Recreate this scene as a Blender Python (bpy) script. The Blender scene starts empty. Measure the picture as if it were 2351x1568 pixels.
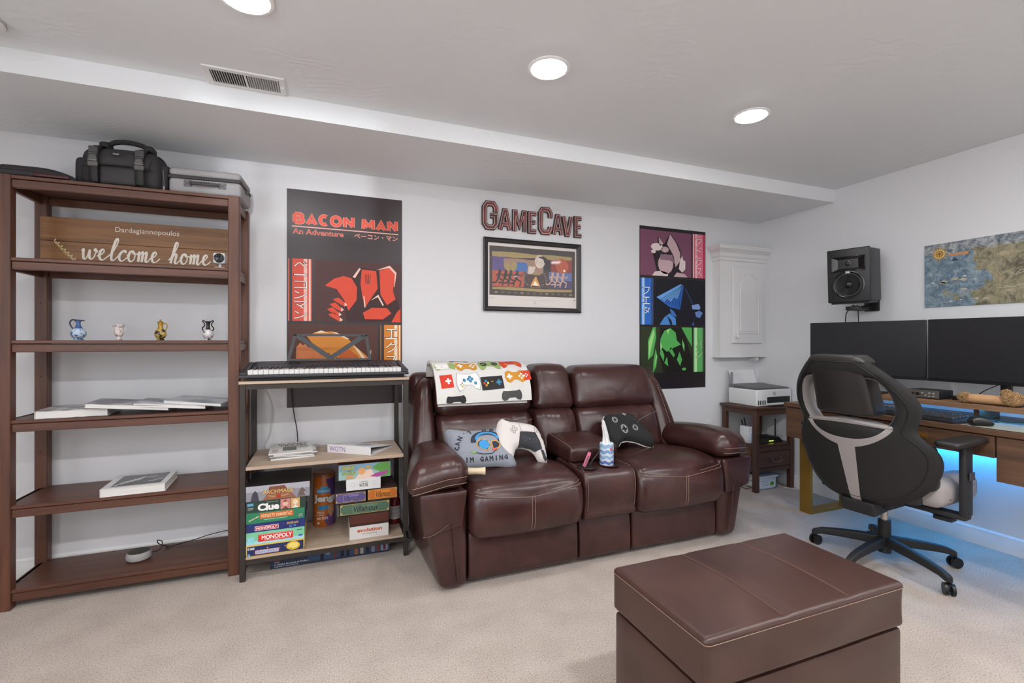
import bpy, bmesh, math, random
from mathutils import Vector, Matrix
from mathutils.geometry import delaunay_2d_cdt

random.seed(7)
SC = bpy.context.scene
COL = SC.collection
PI = math.pi
V = Vector

# ------------------------------------------------------------------ camera
cam_d = bpy.data.cameras.new('camera')
cam_d.sensor_fit = 'HORIZONTAL'
cam_d.sensor_width = 36.0
cam_d.lens = 36.0 * 1080.0 / 2351.0
cam_d.clip_start = 0.02
cam = bpy.data.objects.new('camera', cam_d)
COL.objects.link(cam)
cam.location = (0, 0, 1.112)
cam.rotation_euler = (PI / 2, 0, -math.radians(21.35))
SC.camera = cam

# ------------------------------------------------------------------ light
w = bpy.data.worlds.new('sky'); SC.world = w; w.use_nodes = True
w.node_tree.nodes['Background'].inputs[0].default_value = (0.93, 0.96, 1.0, 1)
w.node_tree.nodes['Background'].inputs[1].default_value = 5.0
SC.view_settings.view_transform = 'Standard'
SC.view_settings.look = 'None'
SC.view_settings.gamma = 1.0
SC.view_settings.use_curve_mapping = False
SC.view_settings.exposure = -0.08
LAMP_W = 5.6           # recessed ceiling lamps of the row in view
LAMP_W2 = 16.0         # unseen row added just above the camera as fill
LAMP_W3 = 6.0          # unseen row added far behind the camera as fill
sun_d = bpy.data.lights.new('sun', 'SUN'); sun_d.energy = 0.8; sun_d.angle = math.radians(1.2)
sun_d.color = (0.93, 0.96, 1.0)
sun = bpy.data.objects.new('sun', sun_d); COL.objects.link(sun)
sun.rotation_euler = (PI / 2, 0, 0); sun.location = (0, -4, 2)
# unseen left window, added for fill: a portal guides the sky light through it
pd = bpy.data.lights.new('fill_window_portal', 'AREA'); pd.shape = 'RECTANGLE'; pd.size = 2.3; pd.size_y = 1.5
pd.cycles.is_portal = True
po = bpy.data.objects.new('fill_window_portal', pd); COL.objects.link(po)
po.location = (-2.02, -0.35, 1.35); po.rotation_euler = (0, -PI / 2, 0)

# ------------------------------------------------------------------ materials
def lin(c):
    c = c / 255.0
    return c / 12.92 if c <= 0.04045 else ((c + 0.055) / 1.055) ** 2.4
def rgb(h):
    h = h.lstrip('#')
    return tuple(lin(int(h[i:i + 2], 16)) for i in (0, 2, 4)) + (1.0,)
MATS = {}
def base_mat(name):
    m = bpy.data.materials.new(name); m.use_nodes = True
    nt = m.node_tree; b = nt.nodes['Principled BSDF']
    return m, nt, b
def pm(col, rough=0.55, metal=0.0, bump=0.0, bscale=200.0, var=0.0, vscale=8.0, spec=0.5, coat=0.0):
    """plain procedural material: colour with slight noise variation and fine relief"""
    k = ('pm', col, rough, metal, bump, bscale, var, vscale, spec, coat)
    if k in MATS: return MATS[k]
    m, nt, b = base_mat('paint_' + col.lstrip('#'))
    b.inputs['Base Color'].default_value = rgb(col)
    b.inputs['Roughness'].default_value = rough
    b.inputs['Metallic'].default_value = metal
    b.inputs['Specular IOR Level'].default_value = spec
    b.inputs['Coat Weight'].default_value = coat
    if bump or var:
        tc = nt.nodes.new('ShaderNodeTexCoord')
    if var:
        n = nt.nodes.new('ShaderNodeTexNoise'); n.inputs['Scale'].default_value = vscale; n.inputs['Detail'].default_value = 4
        nt.links.new(tc.outputs['Object'], n.inputs['Vector'])
        mx = nt.nodes.new('ShaderNodeMix'); mx.data_type = 'RGBA'
        c = rgb(col)
        mx.inputs['A'].default_value = tuple(x * (1 - var) for x in c[:3]) + (1,)
        mx.inputs['B'].default_value = tuple(min(1, x * (1 + var)) for x in c[:3]) + (1,)
        nt.links.new(n.outputs['Fac'], mx.inputs['Factor']); nt.links.new(mx.outputs['Result'], b.inputs['Base Color'])
    if bump:
        n2 = nt.nodes.new('ShaderNodeTexNoise'); n2.inputs['Scale'].default_value = bscale; n2.inputs['Detail'].default_value = 3
        nt.links.new(tc.outputs['Object'], n2.inputs['Vector'])
        bp = nt.nodes.new('ShaderNodeBump'); bp.inputs['Strength'].default_value = bump; bp.inputs['Distance'].default_value = 0.002
        nt.links.new(n2.outputs['Fac'], bp.inputs['Height']); nt.links.new(bp.outputs['Normal'], b.inputs['Normal'])
    MATS[k] = m
    return m
def emit(col, strength):
    k = ('em', col, strength)
    if k in MATS: return MATS[k]
    m, nt, b = base_mat('glow_' + col.lstrip('#'))
    b.inputs['Base Color'].default_value = rgb(col)
    b.inputs['Emission Color'].default_value = rgb(col)
    b.inputs['Emission Strength'].default_value = strength
    MATS[k] = m
    return m
def wood(c1, c2, axis='X', rough=0.4, scale=1.0, spec=0.5, fine=1.0):
    """grain running along one axis of the object"""
    k = ('wd', c1, c2, axis, rough, scale, spec, fine)
    if k in MATS: return MATS[k]
    m, nt, b = base_mat('wood_' + c1.lstrip('#'))
    tc = nt.nodes.new('ShaderNodeTexCoord'); mp = nt.nodes.new('ShaderNodeMapping')
    s = {'X': (1.2, 22, 22), 'Y': (22, 1.2, 22), 'Z': (22, 22, 1.2)}[axis]
    mp.inputs['Scale'].default_value = tuple(x * scale for x in s)
    nt.links.new(tc.outputs['Object'], mp.inputs['Vector'])
    n = nt.nodes.new('ShaderNodeTexNoise'); n.inputs['Scale'].default_value = 1.6; n.inputs['Detail'].default_value = 7
    n.inputs['Roughness'].default_value = 0.62; n.inputs['Distortion'].default_value = 0.6
    nt.links.new(mp.outputs['Vector'], n.inputs['Vector'])
    cr = nt.nodes.new('ShaderNodeValToRGB')
    cr.color_ramp.elements[0].position = 0.3; cr.color_ramp.elements[0].color = rgb(c1)
    cr.color_ramp.elements[1].position = 0.7; cr.color_ramp.elements[1].color = rgb(c2)
    nt.links.new(n.outputs['Fac'], cr.inputs['Fac']); nt.links.new(cr.outputs['Color'], b.inputs['Base Color'])
    b.inputs['Roughness'].default_value = rough; b.inputs['Specular IOR Level'].default_value = spec
    bp = nt.nodes.new('ShaderNodeBump'); bp.inputs['Strength'].default_value = 0.12 * fine; bp.inputs['Distance'].default_value = 0.001
    nt.links.new(n.outputs['Fac'], bp.inputs['Height']); nt.links.new(bp.outputs['Normal'], b.inputs['Normal'])
    MATS[k] = m
    return m
def leather(c1, c2, rough=0.4, wrinkle=0.5, grain=420, wscale=9.0, spec=0.6):
    k = ('lt', c1, c2, rough, wrinkle, grain, wscale, spec)
    if k in MATS: return MATS[k]
    m, nt, b = base_mat('leather_' + c1.lstrip('#'))
    tc = nt.nodes.new('ShaderNodeTexCoord')
    n = nt.nodes.new('ShaderNodeTexNoise'); n.inputs['Scale'].default_value = wscale; n.inputs['Detail'].default_value = 6; n.inputs['Distortion'].default_value = 0.8
    nt.links.new(tc.outputs['Object'], n.inputs['Vector'])
    cr = nt.nodes.new('ShaderNodeValToRGB')
    cr.color_ramp.elements[0].position = 0.32; cr.color_ramp.elements[0].color = rgb(c1)
    cr.color_ramp.elements[1].position = 0.7; cr.color_ramp.elements[1].color = rgb(c2)
    nt.links.new(n.outputs['Fac'], cr.inputs['Fac']); nt.links.new(cr.outputs['Color'], b.inputs['Base Color'])
    vo = nt.nodes.new('ShaderNodeTexVoronoi'); vo.inputs['Scale'].default_value = grain
    nt.links.new(tc.outputs['Object'], vo.inputs['Vector'])
    b1 = nt.nodes.new('ShaderNodeBump'); b1.inputs['Strength'].default_value = 0.12; b1.inputs['Distance'].default_value = 0.0008
    nt.links.new(vo.outputs['Distance'], b1.inputs['Height'])
    b2 = nt.nodes.new('ShaderNodeBump'); b2.inputs['Strength'].default_value = wrinkle; b2.inputs['Distance'].default_value = 0.012
    nt.links.new(n.outputs['Fac'], b2.inputs['Height']); nt.links.new(b1.outputs['Normal'], b2.inputs['Normal'])
    nt.links.new(b2.outputs['Normal'], b.inputs['Normal'])
    b.inputs['Roughness'].default_value = rough; b.inputs['Specular IOR Level'].default_value = spec
    MATS[k] = m
    return m

# ------------------------------------------------------------------ objects
ORG = {}
def org_of(o): return ORG.get(o.name, V((0, 0, 0)))
def tag(o, label=None, cat=None, group=None, kind=None):
    if label: o['label'] = label
    if cat: o['category'] = cat
    if group: o['group'] = group
    if kind: o['kind'] = kind
    return o
def thing(name, label, cat, loc=(0, 0, 0), rz=0.0, group=None, world=False):
    """an Empty at the base of a thing; world=True: parts are given in room coordinates"""
    o = bpy.data.objects.new(name, None); COL.objects.link(o)
    o.empty_display_size = 0.05
    o.location = loc; o.rotation_euler = (0, 0, rz)
    tag(o, label, cat, group)
    if world: ORG[o.name] = V(loc)
    return o
def finish(me, mats, smooth=35):
    for m in (mats if isinstance(mats, (list, tuple)) else [mats]): me.materials.append(m)
    if smooth:
        for p in me.polygons: p.use_smooth = True
        me.set_sharp_from_angle(angle=math.radians(smooth))
def link(name, me, parent=None, loc=None, rot=None):
    o = bpy.data.objects.new(name, me); COL.objects.link(o)
    if parent is not None:
        o.parent = parent
        if parent.name in ORG: ORG[o.name] = ORG[parent.name]
    if loc is not None: o.location = loc
    if rot is not None: o.rotation_euler = rot
    return o
class MB:
    """collects shapes; build() links them as one mesh object"""
    def __init__(s, M=None): s.v = []; s.f = []; s.mi = []; s.M = M; s.cur = 0
    def add(s, vs, fs):
        b = len(s.v)
        for p in vs:
            p = V(p); s.v.append(s.M @ p if s.M is not None else p)
        for f in fs: s.f.append([i + b for i in f]); s.mi.append(s.cur)
        return s
    def box(s, x0, x1, y0, y1, z0, z1):
        return s.add([(x0, y0, z0), (x1, y0, z0), (x1, y1, z0), (x0, y1, z0), (x0, y0, z1), (x1, y0, z1), (x1, y1, z1), (x0, y1, z1)],
                     [(0, 3, 2, 1), (4, 5, 6, 7), (0, 1, 5, 4), (1, 2, 6, 5), (2, 3, 7, 6), (3, 0, 4, 7)])
    def rbox(s, x0, x1, y0, y1, z0, z1, r=0.005, seg=2):
        bm = bmesh.new(); bmesh.ops.create_cube(bm, size=1.0)
        for v in bm.verts: v.co = V(((x0 + x1) / 2 + v.co.x * (x1 - x0), (y0 + y1) / 2 + v.co.y * (y1 - y0), (z0 + z1) / 2 + v.co.z * (z1 - z0)))
        r = min(r, 0.49 * min(abs(x1 - x0), abs(y1 - y0), abs(z1 - z0)))
        bmesh.ops.bevel(bm, geom=list(bm.edges), offset=r, segments=seg, affect='EDGES', profile=0.5)
        return s.bm(bm)
    def bm(s, bm):
        bm.verts.index_update()
        s.add([v.co.copy() for v in bm.verts], [[v.index for v in f.verts] for f in bm.faces]); bm.free(); return s
    def cyl(s, p0, p1, r0, r1=None, n=16, caps=True):
        r1 = r0 if r1 is None else r1
        p0, p1 = V(p0), V(p1); d = (p1 - p0).normalized()
        a = d.orthogonal().normalized(); b = d.cross(a)
        vs = []
        for p, r in ((p0, r0), (p1, r1)):
            for i in range(n):
                t = 2 * PI * i / n; vs.append(p + (a * math.cos(t) + b * math.sin(t)) * r)
        fs = [(i, (i + 1) % n, n + (i + 1) % n, n + i) for i in range(n)]
        if caps: fs += [tuple(range(n - 1, -1, -1)), tuple(range(n, 2 * n))]
        return s.add(vs, fs)
    def tube(s, pts, r, n=8, closed=False):
        pts = [V(p) for p in pts]; m = len(pts)
        rs = r if isinstance(r, (list, tuple)) else [r] * m
        vs = []; prev = None
        for i in range(m):
            if closed: d = pts[(i + 1) % m] - pts[i - 1]
            else: d = pts[min(i + 1, m - 1)] - pts[max(i - 1, 0)]
            if d.length < 1e-9: d = V((0, 0, 1))
            d.normalize()
            if prev is None: a = d.orthogonal().normalized()
            else:
                a = prev - d * prev.dot(d)
                a = a.normalized() if a.length > 1e-6 else d.orthogonal().normalized()
            prev = a; b = d.cross(a)
            for k in range(n):
                t = 2 * PI * k / n; vs.append(pts[i] + (a * math.cos(t) + b * math.sin(t)) * rs[i])
        fs = []
        for i in range(m if closed else m - 1):
            j = (i + 1) % m
            for k in range(n): fs.append((i * n + k, i * n + (k + 1) % n, j * n + (k + 1) % n, j * n + k))
        if not closed: fs += [tuple(range(n - 1, -1, -1)), tuple(range((m - 1) * n, m * n))]
        return s.add(vs, fs)
    def lathe(s, prof, c=(0, 0, 0), n=24):
        c = V(c); vs = []; fs = []; m = len(prof)
        for r, z in prof:
            for i in range(n):
                t = 2 * PI * i / n; vs.append(c + V((r * math.cos(t), r * math.sin(t), z)))
        for j in range(m - 1):
            for i in range(n): fs.append((j * n + i, j * n + (i + 1) % n, (j + 1) * n + (i + 1) % n, (j + 1) * n + i))
        if prof[0][0] > 1e-5: fs.append(tuple(range(n - 1, -1, -1)))
        if prof[-1][0] > 1e-5: fs.append(tuple(range((m - 1) * n, m * n)))
        return s.add(vs, fs)
    def prism(s, poly, a0, a1, fn=lambda u, v, t: (u, t, v)):
        """polygon (u, v) extruded from a0 to a1; fn places (u, v, t)"""
        n = len(poly)
        vs = [fn(u, v, a0) for u, v in poly] + [fn(u, v, a1) for u, v in poly]
        tris = fill(poly)
        fs = [(i, (i + 1) % n, n + (i + 1) % n, n + i) for i in range(n)]
        fs += [tuple(reversed(t)) for t in tris] + [tuple(i + n for i in t) for t in tris]
        return s.add(vs, fs)
    def grid(s, fn, nu, nv, cu=False, cv=False, caps=False):
        """fn(i/nu, j/nv) -> point"""
        mu = nu if cu else nu + 1; mv = nv if cv else nv + 1
        vs = [fn(i / nu, j / nv) for i in range(mu) for j in range(mv)]
        fs = []
        for i in range(nu):
            for j in range(nv):
                a, b_ = i, (i + 1) % mu; c, d = j, (j + 1) % mv
                fs.append((a * mv + c, b_ * mv + c, b_ * mv + d, a * mv + d))
        if caps and cv:
            fs.append(tuple(range(mv - 1, -1, -1))); fs.append(tuple((mu - 1) * mv + j for j in range(mv)))
        return s.add(vs, fs)
    def cushion(s, c8, r=0.04, n=10, puff=(0, 0, 0, 0, 0, 0), fn=None):
        """rounded box squeezed into 8 corners (order x,y,z bits: 000,100,010,110,001,...); puff -x,+x,-y,+y,-z,+z"""
        c8 = [V(p) for p in c8]
        hx = (c8[1] - c8[0]).length / 2; hy = (c8[2] - c8[0]).length / 2; hz = (c8[4] - c8[0]).length / 2
        r = min(r, hx * .98, hy * .98, hz * .98)
        def st(t):  # more rows near the rounded ends
            return math.sin(t * PI / 2)
        idx = {}; vs = []; fs = []
        def pt(i, j, k):
            key = (i, j, k)
            if key in idx: return idx[key]
            q = [st(2 * i / n - 1), st(2 * j / n - 1), st(2 * k / n - 1)]
            h = (hx, hy, hz)
            p = [q[a] * h[a] for a in range(3)]
            inn = [max(-(h[a] - r), min(h[a] - r, p[a])) for a in range(3)]
            d = V([p[a] - inn[a] for a in range(3)])
            d = d.normalized() * r if d.length > 1e-9 else d
            p = [inn[a] + d[a] for a in range(3)]
            u = [p[a] / h[a] for a in range(3)]
            o = [0, 0, 0]
            for a in range(3):
                b_, c_ = [x for x in range(3) if x != a]
                bump = (1 - u[b_] ** 2) * (1 - u[c_] ** 2)
                pf = puff[2 * a] if u[a] < 0 else puff[2 * a + 1]
                o[a] = u[a] * (1 + pf / h[a] * bump)
            x, y, z = [(t + 1) / 2 for t in o]
            w_ = V((0, 0, 0))
            for b_ in range(8):
                wx = x if b_ & 1 else 1 - x; wy = y if b_ & 2 else 1 - y; wz = z if b_ & 4 else 1 - z
                w_ += c8[b_] * (wx * wy * wz)
            if fn: w_ = V(fn(w_))
            idx[key] = len(vs); vs.append(w_)
            return idx[key]
        for a in range(3):
            b_, c_ = [x for x in range(3) if x != a]
            for side in (0, n):
                for i in range(n):
                    for j in range(n):
                        def mk(x, y):
                            t = [0, 0, 0]; t[a] = side; t[b_] = x; t[c_] = y
                            return pt(*t)
                        f = [mk(i, j), mk(i + 1, j), mk(i + 1, j + 1), mk(i, j + 1)]
                        flip = (side == 0) != (a == 1)
                        fs.append(f[::-1] if flip else f)
        return s.add(vs, fs)
    def build(s, name, mats, parent=None, smooth=35, loc=None, rot=None):
        me = bpy.data.meshes.new(name)
        o = org_of(parent) if parent is not None else V((0, 0, 0))
        me.from_pydata([tuple(p - o) for p in s.v], [], s.f)
        me.polygons.foreach_set('material_index', s.mi)
        finish(me, mats, smooth); me.update()
        return link(name, me, parent, loc, rot)
def corners(x0, x1, y0, y1, z0, z1):
    return [(x, y, z) for z in (z0, z1) for y in (y0, y1) for x in (x0, x1)]
def fill(poly, holes=()):
    """triangle indices of a simple polygon"""
    n = len(poly)
    r = delaunay_2d_cdt([V(p) for p in poly], [(i, (i + 1) % n) for i in range(n)], [], 1, 1e-9)
    area = sum(poly[i][0] * poly[(i + 1) % n][1] - poly[(i + 1) % n][0] * poly[i][1] for i in range(n))
    if len(r[0]) != n: return [tuple(range(n))]
    out = []
    for t in r[2]:
        t = [r[3][i][0] for i in t]
        a = sum(poly[t[i]][0] * poly[t[(i + 1) % 3]][1] - poly[t[(i + 1) % 3]][0] * poly[t[i]][1] for i in range(3))
        if (a > 0) != (area > 0): t = t[::-1]
        out.append(tuple(t))
    return out
def spline(pts, n=6, closed=True):
    """Catmull-Rom through the points"""
    m = len(pts); out = []
    P = [V(p) for p in pts]
    for i in range(m if closed else m - 1):
        p0 = P[(i - 1) % m] if closed or i > 0 else P[0]
        p1 = P[i]; p2 = P[(i + 1) % m]
        p3 = P[(i + 2) % m] if closed or i + 2 < m else P[-1]
        for k in range(n):
            t = k / n
            out.append(0.5 * ((2 * p1) + (p2 - p0) * t + (2 * p0 - 5 * p1 + 4 * p2 - p3) * t * t + (3 * p1 - p0 - 3 * p2 + p3) * t ** 3))
    if not closed: out.append(P[-1])
    return out
def inside(p, poly):
    x, y = p[0], p[1]; c = False; n = len(poly); j = n - 1
    for i in range(n):
        xi, yi = poly[i][0], poly[i][1]; xj, yj = poly[j][0], poly[j][1]
        if (yi > y) != (yj > y) and x < (xj - xi) * (y - yi) / (yj - yi) + xi: c = not c
        j = i
    return c
def edge_dist(p, loops):
    x, y = p[0], p[1]; best = 1e9
    for poly in loops:
        n = len(poly)
        for i in range(n):
            ax, ay = poly[i][0], poly[i][1]; bx, by = poly[(i + 1) % n][0], poly[(i + 1) % n][1]
            dx, dy = bx - ax, by - ay; L = dx * dx + dy * dy
            t = 0 if L < 1e-18 else max(0, min(1, ((x - ax) * dx + (y - ay) * dy) / L))
            d = (x - ax - t * dx) ** 2 + (y - ay - t * dy) ** 2
            if d < best: best = d
    return math.sqrt(best)
def flat_mesh(outline, holes=(), step=0.02):
    """2-D triangulation with inner grid points: pts, tris, boundary count"""
    loops = [[V(p[:2]) for p in outline]] + [[V(p[:2]) for p in h] for h in holes]
    pts = []; eds = []
    for L in loops:
        b = len(pts); n = len(L); pts += L; eds += [(b + i, b + (i + 1) % n) for i in range(n)]
    nb = len(pts)
    xs = [p[0] for p in loops[0]]; ys = [p[1] for p in loops[0]]
    y = min(ys) + step / 2; row = 0
    while y < max(ys):
        x = min(xs) + (step / 2 if row % 2 else step)
        while x < max(xs):
            if inside((x, y), loops[0]) and not any(inside((x, y), h) for h in loops[1:]) and edge_dist((x, y), loops) > step * 0.45:
                pts.append(V((x, y)))
            x += step
        y += step * 0.87; row += 1
    r = delaunay_2d_cdt(pts, eds, [], 0, 1e-9)
    P = r[0]; T = []
    for t in r[2]:
        c = (P[t[0]] + P[t[1]] + P[t[2]]) / 3
        if inside(c, loops[0]) and not any(inside(c, h) for h in loops[1:]):
            a = (P[t[1]] - P[t[0]]).cross(P[t[2]] - P[t[0]])
            T.append(tuple(t) if a > 0 else tuple(reversed(t)))
    return P, T, loops
def hgt(d, R, T):
    d = min(d, R)
    return T * math.sqrt(max(0.0, 1 - (1 - d / R) ** 2))
def inflate(mb, outline, Tf, Tb, R, holes=(), step=0.02, fn=lambda x, y, h: (x, y, h), rim=0.0):
    """puffed sheet: front height Tf, back height Tb, rounded over distance R from any edge; rim = half edge thickness"""
    P, T, loops = flat_mesh(outline, holes, step)
    n = len(P); ds = [edge_dist(p, loops) for p in P]
    ds = [0.0 if d < 1e-6 else d for d in ds]
    front = [fn(P[i][0], P[i][1], rim + hgt(ds[i], R, Tf)) for i in range(n)]
    back = [fn(P[i][0], P[i][1], -rim - hgt(ds[i], R, Tb)) for i in range(n)]
    vs = list(front); bi = {}
    for i in range(n):
        if ds[i] == 0.0 and rim == 0.0: bi[i] = i
        else: bi[i] = len(vs); vs.append(back[i])
    fs = [t for t in T] + [tuple(bi[i] for i in reversed(t)) for t in T]
    if rim > 0:
        from collections import Counter
        cnt = Counter()
        for t in T:
            for a, b in ((t[0], t[1]), (t[1], t[2]), (t[2], t[0])): cnt[(a, b)] += 1
        for (a, b) in cnt:
            if (b, a) not in cnt: fs.append((b, a, bi[a], bi[b]))
    mb.add(vs, fs)
    return loops

# ------------------------------------------------------------------ flat print
_txt = {}
def glyphs(body, bold=0.0, res=3):
    """outline-filled text as 2-D verts and faces, unit cap size, origin at lower left of its box"""
    k = (body, bold, res)
    if k in _txt: return _txt[k]
    cu = bpy.data.curves.new('lettering', 'FONT'); cu.body = body; cu.size = 1.0; cu.resolution_u = res; cu.offset = bold
    ob = bpy.data.objects.new('lettering', cu); COL.objects.link(ob)
    dg = bpy.context.evaluated_depsgraph_get(); dg.update()
    me = bpy.data.meshes.new_from_object(ob.evaluated_get(dg))
    vs = [(v.co.x, v.co.y) for v in me.vertices]; fs = [tuple(p.vertices) for p in me.polygons]
    nrm = [p.normal.z for p in me.polygons]
    fs = [f if nz > 0 else tuple(reversed(f)) for f, nz in zip(fs, nrm)]
    bpy.data.objects.remove(ob); bpy.data.meshes.remove(me); bpy.data.curves.remove(cu)
    if vs:
        x0 = min(v[0] for v in vs); y0 = min(v[1] for v in vs); x1 = max(v[0] for v in vs); y1 = max(v[1] for v in vs)
        vs = [(x - x0, y - y0) for x, y in vs]; r = (vs, fs, x1 - x0, y1 - y0)
    else: r = ([], [], 1, 1)
    _txt[k] = r
    return r
class Sheet:
    """print laid on a surface. u to the right, v downwards, both 0..1 over w x h metres.
    fn(x, y, off): place a point (metres from the top left corner, y down) raised by off"""
    def __init__(s, parent, w, h, fn, lift=0.0004, cut=None):
        s.p = parent; s.w = w; s.h = h; s.fn = fn; s.lift = lift; s.cut = cut
        s.vs = []; s.fs = []; s.mi = []; s.mats = []
    def put(s, pts, faces, mat, z):
        if s.cut:
            bm = bmesh.new(); bv = [bm.verts.new((p[0], p[1], 0)) for p in pts]
            for f in faces:
                try: bm.faces.new([bv[i] for i in f])
                except ValueError: pass
            bmesh.ops.triangulate(bm, faces=list(bm.faces))
            for _ in range(5):
                le = [e for e in bm.edges if e.calc_length() > s.cut]
                if not le: break
                bmesh.ops.subdivide_edges(bm, edges=le, cuts=1); bmesh.ops.triangulate(bm, faces=list(bm.faces))
            bm.verts.index_update()
            pts = [(v.co.x, v.co.y) for v in bm.verts]; faces = [[v.index for v in f.verts] for f in bm.faces]; bm.free()
        if mat not in s.mats: s.mats.append(mat)
        i0 = s.mats.index(mat); b = len(s.vs)
        zz = z if isinstance(z, list) else [z] * len(pts)
        s.vs += [V(s.fn(p[0], p[1], s.lift * q)) for p, q in zip(pts, zz)]
        for f in faces: s.fs.append([i + b for i in f]); s.mi.append(i0)
    def poly(s, pts, mat, z=1):
        pts = [(u * s.w, v * s.h) for u, v in pts]
        n = len(pts); area = sum(pts[i][0] * pts[(i + 1) % n][1] - pts[(i + 1) % n][0] * pts[i][1] for i in range(n))
        if area > 0: pts = pts[::-1]      # v is downwards: keep the face towards the viewer
        s.put(pts, fill(pts), mat, z)
    def rect(s, u0, u1, v0, v1, mat, z=1): s.poly([(u0, v0), (u1, v0), (u1, v1), (u0, v1)], mat, z)
    def disc(s, u, v, r, mat, z=1, n=18, ry=None):
        ry = r if ry is None else ry
        s.poly([(u + r * math.cos(2 * PI * i / n) / s.w, v + ry * math.sin(2 * PI * i / n) / s.h) for i in range(n)], mat, z)
    def stroke(s, pts, wd, mat, z=1):
        """line of width wd metres along (u, v) points"""
        P = [V((u * s.w, v * s.h)) for u, v in pts]; L = []; R = []
        for i in range(len(P)):
            d = P[min(i + 1, len(P) - 1)] - P[max(i - 1, 0)]
            if d.length < 1e-9: d = V((1, 0))
            d.normalize(); nn = V((-d.y, d.x)); wi = (wd[i] if isinstance(wd, (list, tuple)) else wd) / 2
            L.append(P[i] + nn * wi); R.append(P[i] - nn * wi)
        pts = [tuple(p) for p in L + R]; n = len(P)
        s.put(pts, [(i, i + 1, n + i + 1, n + i) for i in range(n - 1)], mat, z if s.cut else [z + .04 * i for i in range(n)] * 2)
    def ring(s, u, v, r, wd, mat, z=1, n=20):
        s.stroke([(u + r * math.cos(2 * PI * i / n) / s.w, v + r * math.sin(2 * PI * i / n) / s.h) for i in range(n + 1)], wd, mat, z)
    def text(s, body, u0, v0, u1, v1, mat, z=2, bold=0.0, rot=0.0, keep=False, res=3, shear=0.0):
        """text filling the box u0..u1, v0 (top)..v1 (bottom)"""
        if 'M' in body and bold > 0:      # the font's M cannot be emboldened by outline offset: overprint it instead
            bu = bold * (u1 - u0) / max(1, len(body)); bv = bold * (v1 - v0)
            for k, (du, dv) in enumerate(((-bu, -bv), (bu, -bv), (bu, bv), (-bu, bv))):
                s.text(body, u0 + bu + du, v0 + bv + dv, u1 - bu + du, v1 - bv + dv, mat, z + .08 * k, 0.0, rot, keep, res, shear)
            return
        vs, fs, tw, th = glyphs(body, bold, res)
        if not vs: return
        W = (u1 - u0) * s.w; Hh = (v1 - v0) * s.h
        sx, sy = W / tw, Hh / th
        if keep: sx = sy = min(sx, sy)
        cx, cy = (u0 + u1) / 2 * s.w, (v0 + v1) / 2 * s.h
        out = []
        for x, y in vs:
            x = (x - tw / 2) * sx + (y - th / 2) * sy * shear; y = -(y - th / 2) * sy
            c, d = math.cos(rot), math.sin(rot)
            out.append((cx + x * c - y * d, cy + x * d + y * c))
        s.put(out, fs, mat, z)
    def build(s, name='print', kind=None):
        me = bpy.data.meshes.new(name)
        o = org_of(s.p)
        me.from_pydata([tuple(p - o) for p in s.vs], [], s.fs)
        me.polygons.foreach_set('material_index', s.mi)
        finish(me, s.mats, 0); me.update()
        ob = link(name, me, s.p)
        return ob
def plane_fn(o, ux, uy):
    """sheet placement on a plane: o top left corner, ux to the right, uy downwards (unit vectors); raised along the viewer's side"""
    o, ux, uy = V(o), V(ux).normalized(), V(uy).normalized(); n = uy.cross(ux)
    return lambda x, y, off: o + ux * x + uy * y + n * off
# ================================================================== the room
CEIL = 2.182; SOF = 2.092; SOFY = 2.263; XR = 3.33; YB = 2.9; XL = -2.0; YF = -2.2
def wall_mat():
    m, nt, b = base_mat('wall_paint')
    b.inputs['Base Color'].default_value = rgb('#dcdcde'); b.inputs['Roughness'].default_value = 0.62
    tc = nt.nodes.new('ShaderNodeTexCoord')
    n = nt.nodes.new('ShaderNodeTexNoise'); n.inputs['Scale'].default_value = 90; n.inputs['Detail'].default_value = 4
    nt.links.new(tc.outputs['Object'], n.inputs['Vector'])
    bp = nt.nodes.new('ShaderNodeBump'); bp.inputs['Strength'].default_value = 0.15; bp.inputs['Distance'].default_value = 0.002
    nt.links.new(n.outputs['Fac'], bp.inputs['Height']); nt.links.new(bp.outputs['Normal'], b.inputs['Normal'])
    return m
def ceiling_mat():
    m, nt, b = base_mat('ceiling_plaster')
    b.inputs['Base Color'].default_value = rgb('#e2e4e6'); b.inputs['Roughness'].default_value = 0.7
    tc = nt.nodes.new('ShaderNodeTexCoord')
    wv = nt.nodes.new('ShaderNodeTexWave'); wv.wave_type = 'RINGS'; wv.inputs['Scale'].default_value = 9
    wv.inputs['Distortion'].default_value = 14; wv.inputs['Detail'].default_value = 3; wv.inputs['Detail Scale'].default_value = 0.9
    nt.links.new(tc.outputs['Object'], wv.inputs['Vector'])
    n = nt.nodes.new('ShaderNodeTexNoise'); n.inputs['Scale'].default_value = 2.2; n.inputs['Detail'].default_value = 2
    nt.links.new(tc.outputs['Object'], n.inputs['Vector'])
    cr = nt.nodes.new('ShaderNodeValToRGB'); cr.color_ramp.elements[0].position = 0.5; cr.color_ramp.elements[1].position = 0.68
    nt.links.new(n.outputs['Fac'], cr.inputs['Fac'])
    mu = nt.nodes.new('ShaderNodeMath'); mu.operation = 'MULTIPLY'
    nt.links.new(wv.outputs['Fac'], mu.inputs[0]); nt.links.new(cr.outputs['Color'], mu.inputs[1])
    bp = nt.nodes.new('ShaderNodeBump'); bp.inputs['Strength'].default_value = 0.22; bp.inputs['Distance'].default_value = 0.004
    nt.links.new(mu.outputs[0], bp.inputs['Height']); nt.links.new(bp.outputs['Normal'], b.inputs['Normal'])
    return m
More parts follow.
